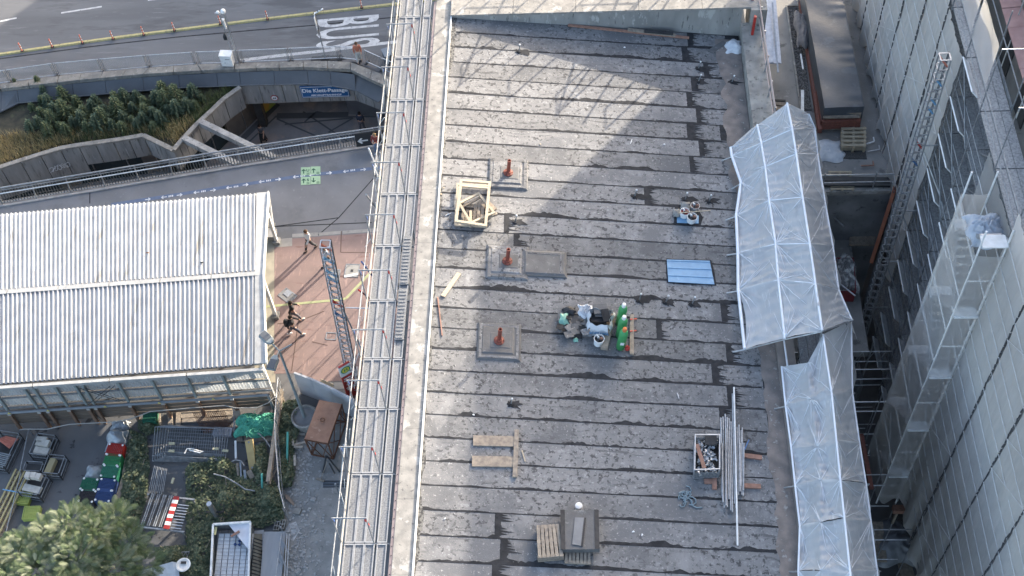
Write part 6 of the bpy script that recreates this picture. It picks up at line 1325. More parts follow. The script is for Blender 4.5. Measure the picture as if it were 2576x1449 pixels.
for px, lb in ((c1(960, 195), 'rust red vent pipe in the sunlit part of the roof, next to the timber frames'), (c1(948, 1395), 'rust red vent pipe beside the low closed skylight'), (z2(790, 1078), 'rust red vent pipe on the dark curb nearest the camera')):
    t = rthing('vent_pipe', lb, 'vent pipe', px); last = 'nearest' in lb
    cb_ = frustum(1.62, 1.62, 1.54, 1.54, 0, .05).build('curb', m_bit2 if last else m_bit, t); frustum(1.2, 1.2, 1.1, 1.1, .05, .085, (-.05, .05)).build('pad', m_bit if not last else m_bit2, t); frustum(.74, .66, .70, .62, .085, .10, (.05, .02)).build('plate', m_bit2, t)
    for s_ in (-1, 1): B().box((s_ * .68, 0, .058), (.10, 1.5, .03)).build('edge_strip', m_bit, cb_); B().box((0, s_ * .68, .059), (1.26, .10, .03)).build('edge_strip', m_bit, cb_)
    fl_ = B().lathe((0, 0, .10), [(.20, 0), (.20, .035), (.13, .05), (.11, .10)], 18).build('flange', m_pipe, t)
    for k in range(6): B().cyl((.165 * math.cos(k * 1.047), .165 * math.sin(k * 1.047), .13), (.165 * math.cos(k * 1.047), .165 * math.sin(k * 1.047), .165), .022, 6).build('bolt', m_rust, fl_)
    b = B(); n = 16; R0, R1 = .075, .058
    b.lathe((0, 0, .16), [(R0, 0), (R0, .66), (R0 + .004, .70), (R1, .70), (R1, .5), (.01, .5)], n); b.build('pipe', m_pipe, t, smooth=False)
t = rthing('skylight_hatch', 'low rounded closed skylight hatch covered with bitumen beside a vent pipe', 'skylight', z2(1077, 588)); frustum(1.72, 1.25, 1.68, 1.21, 0, .06).build('curb', m_bit2, t); frustum(1.64, 1.16, 1.48, 1.0, .06, .11).build('lid', m_bit2, t); B().box((.62, 0, .112), (.05, 1.0, .02)).build('seam_strip', m_bit, t); B().box((0, .42, .113), (1.3, .05, .02)).build('seam_strip', m_bit, t)
# anchor posts with tar splashes
ANCH = [(z1(918, 325), 'short roof anchor post in the sunlit triangle near the far parapet'), (z1(2045, 432), 'roof anchor post at far right, further of the close pair'), (z1(2045, 512), 'roof anchor post at far right, nearer of the close pair'), (z1(2255, 517), 'roof anchor post standing in the bare strip at the right edge'), (z2(1643, 162), 'roof anchor post left of the bucket mat'), (z2(1960, 182), 'roof anchor post directly behind the paint buckets'), (z2(2113, 192), 'roof anchor post right of the paint buckets'), (z2(893, 322), 'roof anchor post right of the timber frames'), (z2(1672, 817), 'roof anchor post behind the gas cylinders, leftmost of three in a row'), (z2(1840, 827), 'roof anchor post behind the gas cylinders, middle of three in a row'), (z2(2005, 837), 'roof anchor post behind the gas cylinders, rightmost of three in a row'), (z3(866, 368), 'roof anchor post above the timber planks')]
q_ = random.Random(21)
for px, lb in ANCH:
    t = rthing('roof_anchor', lb, 'roof anchor', px, 'roof anchor posts'); tx, ty = q_.uniform(-.02, .05), q_.uniform(-.03, .03)
    B().cyl((0, 0, 0), (tx, ty, .40), .022, 8).build('post', m_steel_d, t); B().lathe((tx, ty, .39), [(.035, 0), (.04, .03), (.02, .06)], 8).build('cap', m_white, t); B().cyl((0, 0, 0), (0, 0, .04), .09, 10).build('base', m_bit_black, t)
    n = 22; P_ = []
    for k in range(n):
        a = 2 * math.pi * k / n; r0 = q_.uniform(.10, .2) * (1 if k % 2 else 1.2) + max(0, math.cos(a)) ** 3 * q_.uniform(0, .45); P_.append((math.cos(a) * r0, math.sin(a) * r0 * .9, .006))
    B().add([(0, 0, .007)] + P_, [(0, k + 1, (k + 1) % n + 1) for k in range(n)]).build('tar_splash', m_bit_black, t)
# --- stack of timber frames on a pallet
ft = rthing('timber_frame_stack', 'stack of pale timber frames with a loose rectangular frame on top', 'timber frames', c1(520, 690)); Wf = lambda b, n, m=m_wood: wb(b, n, m, ft)
def frame_on(pts, h, wd=.09, hg=.07, n='frame_batten', m=m_wood):
    P_ = [rf(*p, h) for p in pts]
    for i in range(4): d = (P_[(i + 1) % 4] - P_[i]).normalized(); Wf(B().bar(P_[i] - d * wd * .5 * (i % 2), P_[(i + 1) % 4] + d * wd * .5 * (i % 2), wd, hg - .002 * i), n, m)
    return P_
for k in range(6): Wf(B().bar(rf(*c1(365 + k * 52, 600), .12), rf(*c1(335 + k * 52, 870), .12), .12, .03), 'pallet_board', m_wood_g)
for k in range(3): Wf(B().bar(rf(*c1(340, 620 + k * 120), .05), rf(*c1(680, 640 + k * 120), .05), .1, .1), 'pallet_bearer', m_wood_g)
frame_on([c1(330, 640), c1(600, 500), c1(770, 740), c1(450, 900)], .24, m=m_wood_g); frame_on([c1(300, 590), c1(560, 455), c1(770, 715), c1(455, 855)], .36)
frame_on([c1(275, 330), c1(705, 355), c1(655, 905), c1(245, 880)], .12, .08, .07); P_ = frame_on([c1(325, 280), c1(710, 310), c1(655, 890), c1(255, 830)], .50, .10, .08)
Wf(B().bar(lerp(P_[0], P_[3], .13), lerp(P_[1], P_[2], .13), .09, .075), 'cross_batten'); Wf(B().bar(rf(*c1(450, 690), .2), rf(*c1(455, 850), .2), .1, .06), 'offcut'); Wf(B().tube([rf(*c1(330, 580), .2), rf(*c1(380, 640), .2), rf(*c1(500, 650), .2)], .05, 6), 'dark_hose', m_black); Wf(B().bar(rf(*c1(700, 590), .2), rf(*c1(790, 680), .2), .14, .1), 'offcut', m_wood_g); Wf(B().bar(rf(*c1(695, 770), .2), rf(*c1(810, 730), .2), .12, .1), 'offcut', m_wood_g)
def plank(pa, pb, wd, hg, label, m=m_wood, name='plank', cat='plank', h=0, grp=None): b = B(); rbar(b, pa, pb, wd, hg, h); o = rf(*pa, .012); return solo(name, b, m, label, cat, o, 0, grp, world=True)
plank(z2(540, 645), z2(437, 790), .17, .05, 'single pale plank lying aslant near the left roof edge'); plank(z2(405, 795), z2(433, 1038), .04, .04, 'thin dark pole lying below the single plank', m_wood_r, 'pole', 'pole')
plank(z3(628, 598), z3(885, 604), .40, .06, 'farther of two wide planks laid as feet of the timber trestle', m_wood_g); plank(z3(620, 728), z3(885, 732), .40, .06, 'nearer of two wide planks laid as feet of the timber trestle', m_wood_g); plank(z3(902, 532), z3(890, 828), .15, .10, 'timber beam closing the two wide planks at their right ends', m_wood_g, 'timber_beam', 'beam'); plank(z3(935, 660), z3(955, 730), .05, .03, 'thin wooden stick right of the timber trestle', m_wood, 'stick', 'stick')
plank(z1(1225, 158), z1(1985, 238), .10, .08, 'long board lying along the foot of the far parapet', m_wood_r, 'board', 'board'); plank(z1(1600, 185), z1(1900, 222), .16, .05, 'shorter board on the long board by the far parapet', m_wood_g, 'board', 'board', .09); plank(z1(1705, 196), z1(1885, 210), .12, .10, 'dark box section lying by the far parapet', m_dark, 'box_section', 'metal section', .16)
# blue sheet metal cover
t = rthing('blue_cover', 'light blue ribbed metal cover sheet set in tar on the right half of the roof', 'cover sheet', z2(1995, 635)); m_blus = mat('light_blue_sheet', (.20, .36, .52), (.16, .30, .45), 3, .5, spots=[((.30, .46, .60), 2, .6, .7)])
Pq = [rf(*z2(x, y), .05) for x, y in ((1855, 700), (2145, 716), (2115, 568), (1845, 560))]; wb(B().slab(Pq, (0, 0, .02)), 'sheet', m_blus, t)
for f in (.28, .62, .95): wb(B().bar(lerp(Pq[0], Pq[3], f) + Vector((0, 0, .03)), lerp(Pq[1], Pq[2], f) + Vector((0, 0, .03)), .035, .03), 'rib', m_blus, t)
Pq2 = [rf(*z2(x, y), .016) for x, y in ((1848, 704), (1950, 716), (2090, 716), (2158, 724), (2146, 640), (2125, 562), (1960, 560), (1842, 553), (1842, 640))]; wb(B().slab(Pq2, (0, 0, .012)), 'tar_bed', m_bit_black, t)
# --- paint buckets on a blue mat
def bucket(px, h, r, label, m, inner, grp=None, hh=.30):
    t = rthing('bucket', label, 'bucket', px, grp, h + .012); B().lathe((0, 0, 0), [(r * .84, 0), (r, hh), (r * 1.05, hh), (r * 1.05, hh - .02), (r * .93, hh - .01), (r * .9, hh - .10), (.01, hh - .10)], 18).build('pail', m, t, smooth=False); B().cyl((0, 0, hh - .10), (0, 0, hh - .08), r * .88, 14).build('contents', inner, bpy.data.objects[t.children[0].name])
    for k in range(3): a = k * 2.1; B().box((r * .4 * math.cos(a), r * .4 * math.sin(a), hh - .02), (r * .7, .04, .12), rzv=a, ry=.5).build('tool', [m_wood_r, m_white, m_dark][k], t)
    return t
t = rthing('blue_mat', 'light blue panel under the paint buckets', 'panel', c3(400, 590)); wb(B().slab([rf(*c3(x, y), .02) for x, y in ((240, 640), (570, 650), (575, 535), (235, 430))], (0, 0, .03)), 'sheet', m_blus, t); wb(B().slab([rf(*c3(x, y), .016) for x, y in ((190, 660), (600, 690), (640, 560), (560, 420), (210, 380))], (0, 0, .01)), 'tar_bed', m_bit_black, t)
bucket(c3(455, 610), .06, .20, 'white bucket with tools at the front of the blue mat', m_white, m_dark); bucket(c3(345, 530), .06, .19, 'white and red bucket behind the front one on the blue mat', m_white, m_red); bucket(c3(500, 440), .02, .18, 'bucket with a brown block in it at the back of the mat', m_steel, m_wood_r)
solo('rag', crumple((0, 0, .1), (.4, .35, .16), 14, 10, .05), m_conc_light, 'dirty rag heaped behind the paint buckets', 'rag', rf(*c3(370, 400)), smooth=True); solo('rag', crumple((0, 0, .05), (.3, .4, .12), 15, 10, .05), m_conc_light, 'dirty pale rag at the left end of the blue mat', 'rag', rf(*c3(235, 500), .05), smooth=True)
p, q = rf(*c3(270, 485), .45), rf(*c3(755, 447), .3); solo('wooden_stick', B().cyl(p, q, .022, 8), m_wood, 'long wooden stick laid across the paint buckets', 'stick', p, world=True)
# --- gas cylinders
m_gas = mat('green_cylinder_paint', (.06, .30, .10), (.05, .25, .085), 5, .45); ocap = mat('orange_cap', (.55, .18, .06))
def gas(px, label, capm):
    t = rthing('gas_cylinder', label, 'gas cylinder', px, 'green gas cylinders'); r = .165
    B().lathe((0, 0, 0), [(.14, 0), (.14, .06), (r, .08), (r, .95), (.15, 1.04), (.10, 1.12), (.05, 1.15)], 20).build('body', m_gas, t, smooth=True); B().lathe((0, 0, 1.13), [(.075, 0), (.085, .1), (.07, .17), (.03, .18)], 14).build('collar', capm, t); B().box((0, -r - .001, .5), (.14, .012, .16)).build('label_plate', m_white, t); return t
gas(c2(770, 392), 'green gas cylinder farthest from the camera in the row of three', m_white); gas(c2(772, 525), 'green gas cylinder in the middle of the row of three', m_white); gas(c2(778, 655), 'green gas cylinder with an orange cap, nearest of the three', ocap)
plank(c2(905, 295), c2(905, 730), .15, .10, 'flecked pale plank right of the gas cylinders', m_wood_g); plank(c2(690, 290), c2(600, 670), .26, .16, 'thick timber beam left of the gas cylinders', m_wood_g, 'timber_beam', 'beam')
for i, (a, e) in enumerate((((885, 345), (960, 338)), ((885, 475), (955, 466)))): p, q = rf(*c2(*a), .14), rf(*c2(*e), .05); solo('red_strap', B().bar(p, q, .05, .03), m_red, ['red strap end by the flecked plank, farther one', 'red strap end by the flecked plank, nearer one'][i], 'strap', p, world=True)
p = rf(*c2(855, 675), .05); solo('red_regulator', B().lathe((0, 0, 0), [(.05, 0), (.09, .04), (.09, .14), (.05, .18), (.03, .26)], 12), m_red, 'red gas regulator at the foot of the nearest cylinder', 'regulator', p)
# --- white big bag with bitumen offcuts
bg_ = rthing('big_bag', 'open white builders bag full of dark bitumen offcuts with blue lettering', 'bag', c2(555, 420)); m_bag = mat('white_woven_bag', (.62, .63, .64), (.50, .52, .54), 4, .8, .5, 14)
C4 = [rf(*c2(x, y)) for x, y in ((440, 520), (650, 540), (690, 300), (430, 300))]; T4 = [rf(*c2(x, y), .62) for x, y in ((450, 400), (640, 410), (700, 250), (460, 230))]; q_ = random.Random(3)
def bagside(a, b_, c, d, nm='side'):
    ph = q_.uniform(0, 6)
    def fn(u, v): p = lerp(lerp(a, b_, u), lerp(d, c, u), v); n = (b_ - a).cross(Vector((0, 0, 1))).normalized(); return p + n * (.09 * math.sin(math.pi * v) + .035 * math.sin(u * 11 + ph + 3 * v) + .02 * math.sin(v * 17 + ph)) + Vector((0, 0, .05 * math.sin(u * 7 + ph) * v))
    wb(B().grid(fn, 12, 8), nm, m_bag, bg_, smooth=True)
for i in range(4): bagside(C4[i], C4[(i + 1) % 4], T4[(i + 1) % 4], T4[i])
wb(crumple(rf(*c2(400, 260), .25), (.55, .6, .15), 31, 24, .12), 'folded_flap', m_bag, bg_, smooth=True)
for k, (x, y, lx, ly, h) in enumerate(((545, 330, .58, .42, .42), (590, 260, .62, .46, .52), (560, 230, .52, .40, .60), (620, 300, .3, .5, .58))): wb(B().box(rf(*c2(x, y), h), (lx, ly, .05), rzv=-.1 + .12 * k, rx=.12 * (k - 1), ry=.06 * k), 'bitumen_offcut', [m_bit_black, m_bit2, m_bit2, m_bit_black][k], bg_)
b = B(); n_ = (C4[1] - C4[0]).normalized(); up_ = (lerp(T4[0], T4[1], .5) - lerp(C4[0], C4[1], .5)).normalized(); o_ = lerp(lerp(C4[0], C4[1], .5), lerp(T4[0], T4[1], .5), .5) + n_.cross(up_) * .15; text_on(b, 'SOPREMA', o_, n_, up_, .16, .006, 1.05); wb(b, 'lettering', mat('bag_blue_ink', (.05, .16, .30)), bg_)
bucket(c2(535, 610), 0, .19, 'white tar bucket standing at the foot of the white bag', m_white, m_bit_black, hh=.36)
q_ = random.Random(17); hp_ = rthing('offcut_heap', 'heap of dark bitumen offcuts and scraps left of the white bag', 'scrap heap', c2(280, 430))
for k in range(20):
    x, y = q_.uniform(110, 420), q_.uniform(300, 520); wb(B().box(rf(*c2(x, y), q_.uniform(.05, .26)), (q_.uniform(.15, .42), q_.uniform(.12, .3), .02), rzv=q_.uniform(0, 3), rx=q_.uniform(-.6, .6), ry=q_.uniform(-.4, .4)), 'offcut', q_.choice([m_bit2, m_bit_black, m_bit, m_bit2]), hp_)
for x, y in ((225, 435), (215, 510), (400, 480)): wb(B().box(rf(*c2(x, y), .25), (.33, .28, .03), rzv=q_.uniform(.3, .7), ry=.15), 'offcut', m_bit, hp_)
wb(crumple(rf(*c2(160, 340), .1), (.35, .5, .12), 8, 10, .05), 'green_bag', mat('mint_film', (.22, .44, .34), (.18, .36, .28), 5, .4), hp_, smooth=True); wb(crumple(rf(*c2(215, 255), .05), (.5, .35, .16), 18, 10, .06), 'black_bag', m_black, hp_, smooth=True); wb(crumple(rf(*c2(290, 570), .03), (.18, .18, .08), 19, 6, .03), 'film_scrap', MATS['mint_film'], hp_, smooth=True)
# --- coupler box, tube bundle, cable tangle
cbx = rthing('coupler_box', 'steel post box full of scaffold couplers beside the tube bundle', 'stillage', c4(182, 430)); W4 = [rf(*c4(x, y), .1) for x, y in ((125, 462), (240, 458), (240, 300), (128, 300))]; H_ = .62
for i in range(4):
    p, q = W4[i], W4[(i + 1) % 4]; wb(B().bar(p, p + Vector((0, 0, H_)), .05, .05), 'post', m_steel, cbx)
    for h in (0, H_): wb(B().bar(p + Vector((0, 0, h)), q + Vector((0, 0, h)), .04, .04), 'rail', m_steel, cbx)
    wb(B().slab([p, q, q + Vector((0, 0, .4)), p + Vector((0, 0, .4))], (.006, .006, 0)), 'side_sheet', mat('box_mesh', (.2, .21, .22), None, alpha=.55), cbx)
wb(B().slab([W4[0], W4[1], W4[2], W4[3]], (0, 0, .03)), 'floor', m_dark, cbx); b = B(); q_ = random.Random(2)
for k in range(170):
    p = lerp(lerp(W4[0], W4[1], q_.uniform(.08, .92)), lerp(W4[3], W4[2], q_.uniform(.08, .92)), q_.random()) + Vector((0, 0, q_.uniform(.2, .36))); s_ = q_.uniform(.035, .06); b.box(p, (s_ * 2, s_, s_), rzv=q_.uniform(0, 3), rx=q_.uniform(-1, 1)).cyl(p, p + Vector((q_.uniform(-.06, .06), q_.uniform(-.06, .06), .05)), .012, 4)
tag(wb(b, 'couplers', m_steel, cbx), kind='stuff'); wb(B().bar(rf(*c4(140, 305), .5), rf(*c4(175, 415), .5), .14, .04), 'reddish_board', m_wood_r, cbx); wb(B().box(rf(*c4(205, 295), .42), (.4, .35, .3)), 'dark_tub', m_dark, cbx)
for i, (a, e) in enumerate((((175, 478), (230, 478)), ((222, 462), (222, 515)), ((340, 355), (442, 368)), ((340, 497), (437, 502)))): plank(c4(*a), c4(*e), .16, .09, ['reddish bearer under the coupler box', 'reddish bearer end sticking out below the coupler box', 'reddish bearer under the tube bundle, farther one', 'reddish bearer under the tube bundle, nearer one'][i], m_wood_r, 'bearer', 'bearer', 0)
q_ = random.Random(6)
tubes = [(252, 182, 258, 545), (262, 178, 268, 600), (272, 165, 282, 598), (281, 180, 290, 560), (290, 185, 298, 612), (299, 200, 306, 620), (306, 70, 316, 580), (318, 210, 322, 600), (327, 225, 334, 540), (336, 215, 341, 525), (345, 240, 349, 540), (351, 228, 356, 545), (257, 300, 262, 575), (359, 300, 357, 520), (340, 300, 345, 500), (275, 230, 276, 590)]
for i, (x0, y0, x1, y1) in enumerate(tubes):
    h = .14 + (.05 if i % 3 == 0 else 0) + (.05 if i > 11 else 0); p, q = rf(*c4(x0, y0), h), rf(*c4(x1, y1), h); solo('scaffold_tube', B().cyl(p, q, .028, 8), m_steel, 'galvanised tube in the bundle beside the coupler box', 'tube', p, 0, 'tube bundle on the roof', world=True)
p, q = rf(*c4(313, 40), .26), rf(*c4(330, 775), .26); solo('scaffold_tube', B().cyl(p, q, .032, 8), m_white, 'extra long pale tube lying on top of the tube bundle', 'tube', p, world=True); p, q = rf(*c4(382, 285), .1), rf(*c4(362, 330), .2); solo('scaffold_tube', B().cyl(p, q, .025, 8), m_blue2, 'short bluish tube leaning on the bundle', 'tube', p, world=True)
b = B()
for k in range(9):
    x, y = q_.uniform(60, 130), q_.uniform(500, 570); a = q_.uniform(0, 6.28); b.tube([rf(*c4(x + 26 * math.cos(a + j * .9) * q_.uniform(.4, 1), y + 22 * math.sin(a + j * .9) * q_.uniform(.4, 1) + j * 3), .04 + .02 * (j % 2)) for j in range(7)], .022, 5)
b.tube([rf(*c4(x, y), .04) for x, y in ((110, 560), (120, 590), (140, 600), (165, 598))], .022, 5); solo('cable_tangle', b, mat('grey_blue_cable', (.20, .26, .29), (.15, .20, .22), 6, .6), 'tangled grey-blue straps and cable lying left below the coupler box', 'cable', rf(*c4(100, 540)), world=True)
# --- pallets with roofing pack
def pallet(t, P4, h, nb=6, m=m_wood_g, gap=.25):
    A, Bq, Cq, D = P4
    for k in range(3): f = .06 + .44 * k; wb(B().bar(lerp(A, D, f) + Vector((0, 0, h + .05)), lerp(Bq, Cq, f) + Vector((0, 0, h + .05)), .10, .09), 'bearer', m, t)
    for k in range(nb): f = (k + .5) / nb; wb(B().bar(lerp(A, Bq, f) + Vector((0, 0, h + .11)), lerp(D, Cq, f) + Vector((0, 0, h + .11)), (A - Bq).length / nb * (1 - gap), .022), 'deck_board', m, t)
t = rthing('pallet', 'weathered empty pallet stack leaning against the roofing pack at the bottom of the roof', 'pallet', c5(240, 560)); P4 = [rf(*c5(x, y), 0) for x, y in ((110, 735), (395, 710), (345, 360), (95, 375))]
for k in range(3): pallet(t, P4, .13 * k + .012)
t = rthing('pallet', 'pallet underneath the grey roofing pack with its front end showing', 'pallet', c5(560, 650)); P4b = [rf(*c5(x, y), 0) for x, y in ((400, 750), (690, 765), (690, 420), (400, 410))]; pallet(t, P4b, .012, 7)
t = rthing('roofing_pack', 'stack of grey roofing sheets with dark edges on a pallet', 'sheet stack', c5(565, 480)); hh = .42; S4 = [rf(*c5(x, y), hh) for x, y in ((360, 592), (785, 588), (775, 158), (355, 158))]
for k in range(6): dz = Vector((0, 0, -.045 * k)); wb(B().slab([p + dz for p in S4], (0, 0, .04)), 'sheet', m_bit2, t)
for a, e in ((0, 3), (1, 2)):
    s_ = 1 if a == 0 else -1; wb(B().slab([S4[a] + Vector((0, 0, .045)), S4[a] + Vector((s_ * .15, 0, .045 - s_ * .018)), S4[e] + Vector((s_ * .15, 0, .045 - s_ * .018)), S4[e] + Vector((0, 0, .045))], (0, 0, .012)), 'dark_edge', m_black, t)
wb(B().slab([rf(*c5(x, y), hh + .06) for x, y in ((485, 530), (580, 548), (615, 240), (515, 238))], (0, 0, .02)), 'loose_sheet', mat('pale_sheet_grey', (.20, .205, .21), (.16, .165, .17), 3, .7), t); wb(B().slab([rf(*c5(x, y), hh + .065) for x, y in ((580, 552), (605, 552), (638, 242), (618, 240))], (0, 0, .02)), 'dark_strip', m_black, t)
p = rf(*c5(558, 140)); solo('white_canister', B().lathe((0, 0, 0), [(.12, 0), (.13, .22), (.12, .26), (.04, .28)], 14), m_white, 'small white canister behind the roofing pack', 'canister', p)
# --- rag, mat and red posts at the far right corner
solo('white_rag', crumple((0, 0, .02), (.75, .8, .28), 41, 16, .09), m_bag, 'crumpled white plastic sheet in the far right corner of the roof', 'plastic sheet', rf(*z1(2265, 300)), smooth=True); p = rf(*z1(2160, 300)); solo('rubber_mat', B().slab([rf(*z1(x, y), .02) for x, y in ((2100, 318), (2135, 335), (2222, 275), (2200, 255))], (0, 0, .015)), m_bit2, 'dark square mat beside the crumpled plastic sheet', 'mat', p, world=True)
rr_ = thing('edge_guard', 'guard of red posts and pale boards along the right parapet', 'guard rail', (7.7, 40, 16.2))
for y in (43.0, 41.8): wb(B().bar((7.62, y, 16.2), (7.66, y, 17.3), .14, .10), 'red_post', m_red, rr_)
for k in range(5): y = 42.5 - k * 1.5; wb(B().bar((7.95, y, 16.25), (8.02, y, 17.2), .06, .06), 'post', m_steel, rr_)
for h, dy in ((16.6, 0), (17.05, .1), (17.2, -.1)): wb(B().bar((7.93 + .02 * dy, 43 + dy, h), (8.0, 36.4 - dy, h), .03, .13), 'guard_board', mat('pinkish_board', (.52, .42, .38), (.42, .33, .29), 4, .8), rr_)
for i, (px, m) in enumerate(((z1(1580, 298), m_white), (z1(1622, 890), m_white), (z1(1830, 908), m_white), (z1(850, 690), m_white), (z1(1050, 908), m_wood), (z2(470, 275), m_white), (z3(1917, 315), m_steel), (z3(1635, 1170), m_white), (z3(1690, 1190), m_white), (z3(630, 435), m_white), (c1(85, 380), m_wood), (c1(50, 465), m_wood), (z3(450, 1088), m_white))):
    lbs = ['tiny white scrap near the far parapet boards', 'slim white strip in the shade right of the sunlit triangle', 'small white scrap right of the slim white strip', 'small white fold of paper in the sunlit triangle', 'tiny tan chip beside a seam in the sunlit triangle', 'white strip left of the timber frames', 'slim grey strip below the end laps', 'tiny white tube right of the roofing pack', 'tiny white scrap right of the roofing pack', 'small white scrap above the timber trestle', 'round tan lump by the left drip edge', 'small tan scrap by the left drip edge', 'tiny white scrap at lower left of the roof'][i]
    a_ = (i * 1.3) % 3; solo('litter', B().box((0, 0, .0), (.24 if i in (1, 5, 6) else .08, .035, .015), rzv=a_).box((.01, .01, .008), (.04, .045, .015), rzv=a_ + .6), m, lbs, 'litter', rf(*px, .025))
# ================================================================ lower roof, pit and gap between the two buildings
YS = 36.4
lb = thing('low_building', 'low flat building in the gap between the two buildings, cluttered with site materials', 'building', (10.8, 46, 0))
m_court = mat('dusty_roof_screed', (.27, .262, .245), (.205, .20, .19), .9, .9, .4, 16, spots=[((.34, .33, .31), 2.6, .6, .7), ((.13, .13, .125), 1.4, .6, .68)])
wb(B().box((10.95, (YS + 62) / 2, 5.8), (5.5, 62 - YS, 11.6)), 'wall', m_conc_grey, lb)
wb(B().box((10.95, (YS + 62) / 2, 11.79), (5.56, 62 - YS + .1, .42)), 'roof_slab', m_court, lb)
wb(B().box((10.95, YS - .10, 11.95), (5.5, .22, .20)), 'slab_edge', m_conc_light, lb)
def cz(x, y, z=12.0): return at(x, y, z)
def slabp(name, pts, z, th, m, parent): return wb(B().slab([cz(*p, z) for p in pts], (0, 0, th)), name, m, parent)
m_gravd = mat('dark_gravel', (.10, .095, .09), (.05, .048, .046), 22, .95, .9, 30, detail=2, spots=[((.24, .235, .22), 26, .58, .66)])
slabp('gravel_strip', [c6(600, 810), c6(672, 810), c6(572, 60), c6(492, 60)], 12.0, .03, m_gravd, lb)
wb(B().tube([cz(*c6(487, 40), 12.06), cz(*c6(540, 420), 12.06), cz(*c6(592, 815), 12.06)], .05, 6), 'strip_edging', m_conc_light, lb); wb(B().bar(cz(*c6(487, 42), 12.06), cz(*c6(580, 42), 12.06), .1, .1), 'strip_edging', m_conc_light, lb)
b = B(); q_ = random.Random(3)
for k in range(700):
    v = q_.random(); a, e = lerp(cz(*c6(496, 60)), cz(*c6(602, 810)), v), lerp(cz(*c6(570, 60)), cz(*c6(668, 810)), v); p = lerp(a, e, q_.random()); s_ = q_.uniform(.015, .035); b.box(p + Vector((0, 0, .04)), (s_ * 2, s_ * 1.5, s_), rzv=q_.uniform(0, 3))
tag(wb(b, 'gravel_stones', mat('gravel_stone', (.24, .23, .21), (.12, .115, .11), 20, .9), lb), kind='stuff')
# black covered roof light box
tb = thing('tarp_covered_box', 'long low box wrapped in shiny black sheeting between gravel strip and scaffold net', 'covered box', (11.6, 42, 12)); ZT_ = 13.45
m_tarp = mat('black_foil', (.07, .08, .092), (.056, .065, .075), 1.3, .42, .16, 4.5, spec=.6, bdist=.05, spots=[((.085, .10, .115), 1.1, .57, .62)])
A, Bq, Cq, D = cz(*tr(1022, 842), ZT_), cz(*tr(1330, 832), ZT_), cz(*tr(1130, -200), ZT_), cz(*tr(838, -200), ZT_)
wb(B().grid(lambda u, v: lerp(lerp(A, Bq, u), lerp(D, Cq, u), v) + Vector((0, 0, .02 * math.sin(math.pi * u) + (.014 * math.sin(v * 60 + 3 * math.sin(v * 17)) * max(0, u - .45) * 2) + .02 * math.sin(v * 23 + u * 4))), 16, 90), 'top_sheet', m_tarp, tb, smooth=True)
for (p, q) in ((A, Bq), (Bq, Cq), (D, A)):
    d = (q - p).normalized(); o_ = Vector((d.y, -d.x, 0)) * .02; wb(B().slab([p + o_ - Vector((0, 0, .5 if (p is A) else 1.42)), q + o_ - Vector((0, 0, .5 if (p is A) else 1.42)), q + o_ * 0 + Vector((0, 0, .02)), p + Vector((0, 0, .02))], -o_), 'side_sheet', m_tarp, tb)
wb(B().box(((A.x + Bq.x) / 2, A.y + 2.5, 12.55), ((Bq.x - A.x) * .93, 5, 1.1)), 'timber_core', m_wood_g, tb)
rb = thing('red_steel_beams', 'red oxide steel beams lying along the black covered box', 'beams', cz(*tr(920, 500)))
for k, (xa, ya, xb, yb) in enumerate(((835, 20, 985, 1020), (868, 10, 1005, 960))): wb(B().bar(cz(*tr(xa, ya), 12.3 + .2 * k), cz(*tr(xb, yb), 12.3 + .2 * k), .18, .28), 'beam', m_redoxide, rb)
for k in range(3): wb(B().bar(cz(*tr(1005 - k * 4, 950 + k * 20), 12.75 - .18 * k), cz(*tr(1300 - k * 2, 935 + k * 20), 12.75 - .18 * k), .14, .16), 'cross_beam', m_redoxide, rb)
wb(B().box(cz(*tr(1150, 900), 12.95), (1.6, .3, .05)), 'cover_board', m_wood_g, rb)
solo('grey_cloth', crumple((0, 0, .25), (.7, 2.4, .35), 51, 22, .12), mat('grey_brown_cloth', (.22, .20, .19), (.15, .14, .135), 5, .9), 'grey brown cloth draped over the red beams', 'cloth', cz(*tr(845, 260), 12.3), smooth=True)
def court_pallet(pts, z, label, n=5, st=1):
    P4 = [cz(*p, z) for p in pts]; t = thing('pallet', label, 'pallet', P4[0])
    for k in range(st): pallet(t, P4, .13 * k, n, mat('yellowish_pallet', (.44, .375, .27), (.34, .285, .20), 5, .8), .45)
t = thing('pallet', 'yellowish pallet stack lying past the end of the black covered box', 'pallet', cz(*tr(1240, 1110))); P4 = [cz(*tr(x, y), 12.0) for x, y in ((1140, 1190), (1140, 1030), (1335, 1030), (1335, 1190))]
for k in range(3): pallet(t, P4, .14 * k, 5, mat('yellowish_pallet', (.44, .375, .27), (.34, .285, .20), 5, .8), .5)
court_pallet([tr(1050, 1385), tr(1050, 1340), tr(1230, 1340), tr(1230, 1385)], 12.0, 'narrow yellowish pallet piece near the black beams', 2); court_pallet([mr(1065, 165), mr(1065, 125), mr(1250, 125), mr(1250, 165)], 12.0, 'narrow yellowish pallet piece at the slab edge', 2)
t = thing('gravel_patch', 'square tray of dark gravel below the yellowish pallet', 'gravel tray', cz(*tr(1250, 1210))); wb(B().slab([cz(*tr(x, y)) for x, y in ((1145, 1235), (1350, 1240), (1340, 1180), (1145, 1180))], (0, 0, .04)), 'gravel', m_gravd, t)
for k in range(4):
    p, q = cz(*tr(995, 1385 + k * 18), 12.08 + .06 * (k % 2)), cz(*tr(1530, 1395 + k * 16), 12.08 + .06 * (k % 2)); solo('black_beam', B().bar(p, q, .13, .12), mat('black_section', (.025, .03, .032), (.04, .045, .048), 4, .5), 'long black steel section in the row at the slab edge', 'beam', p, 0, 'black beams at the slab edge', world=True)
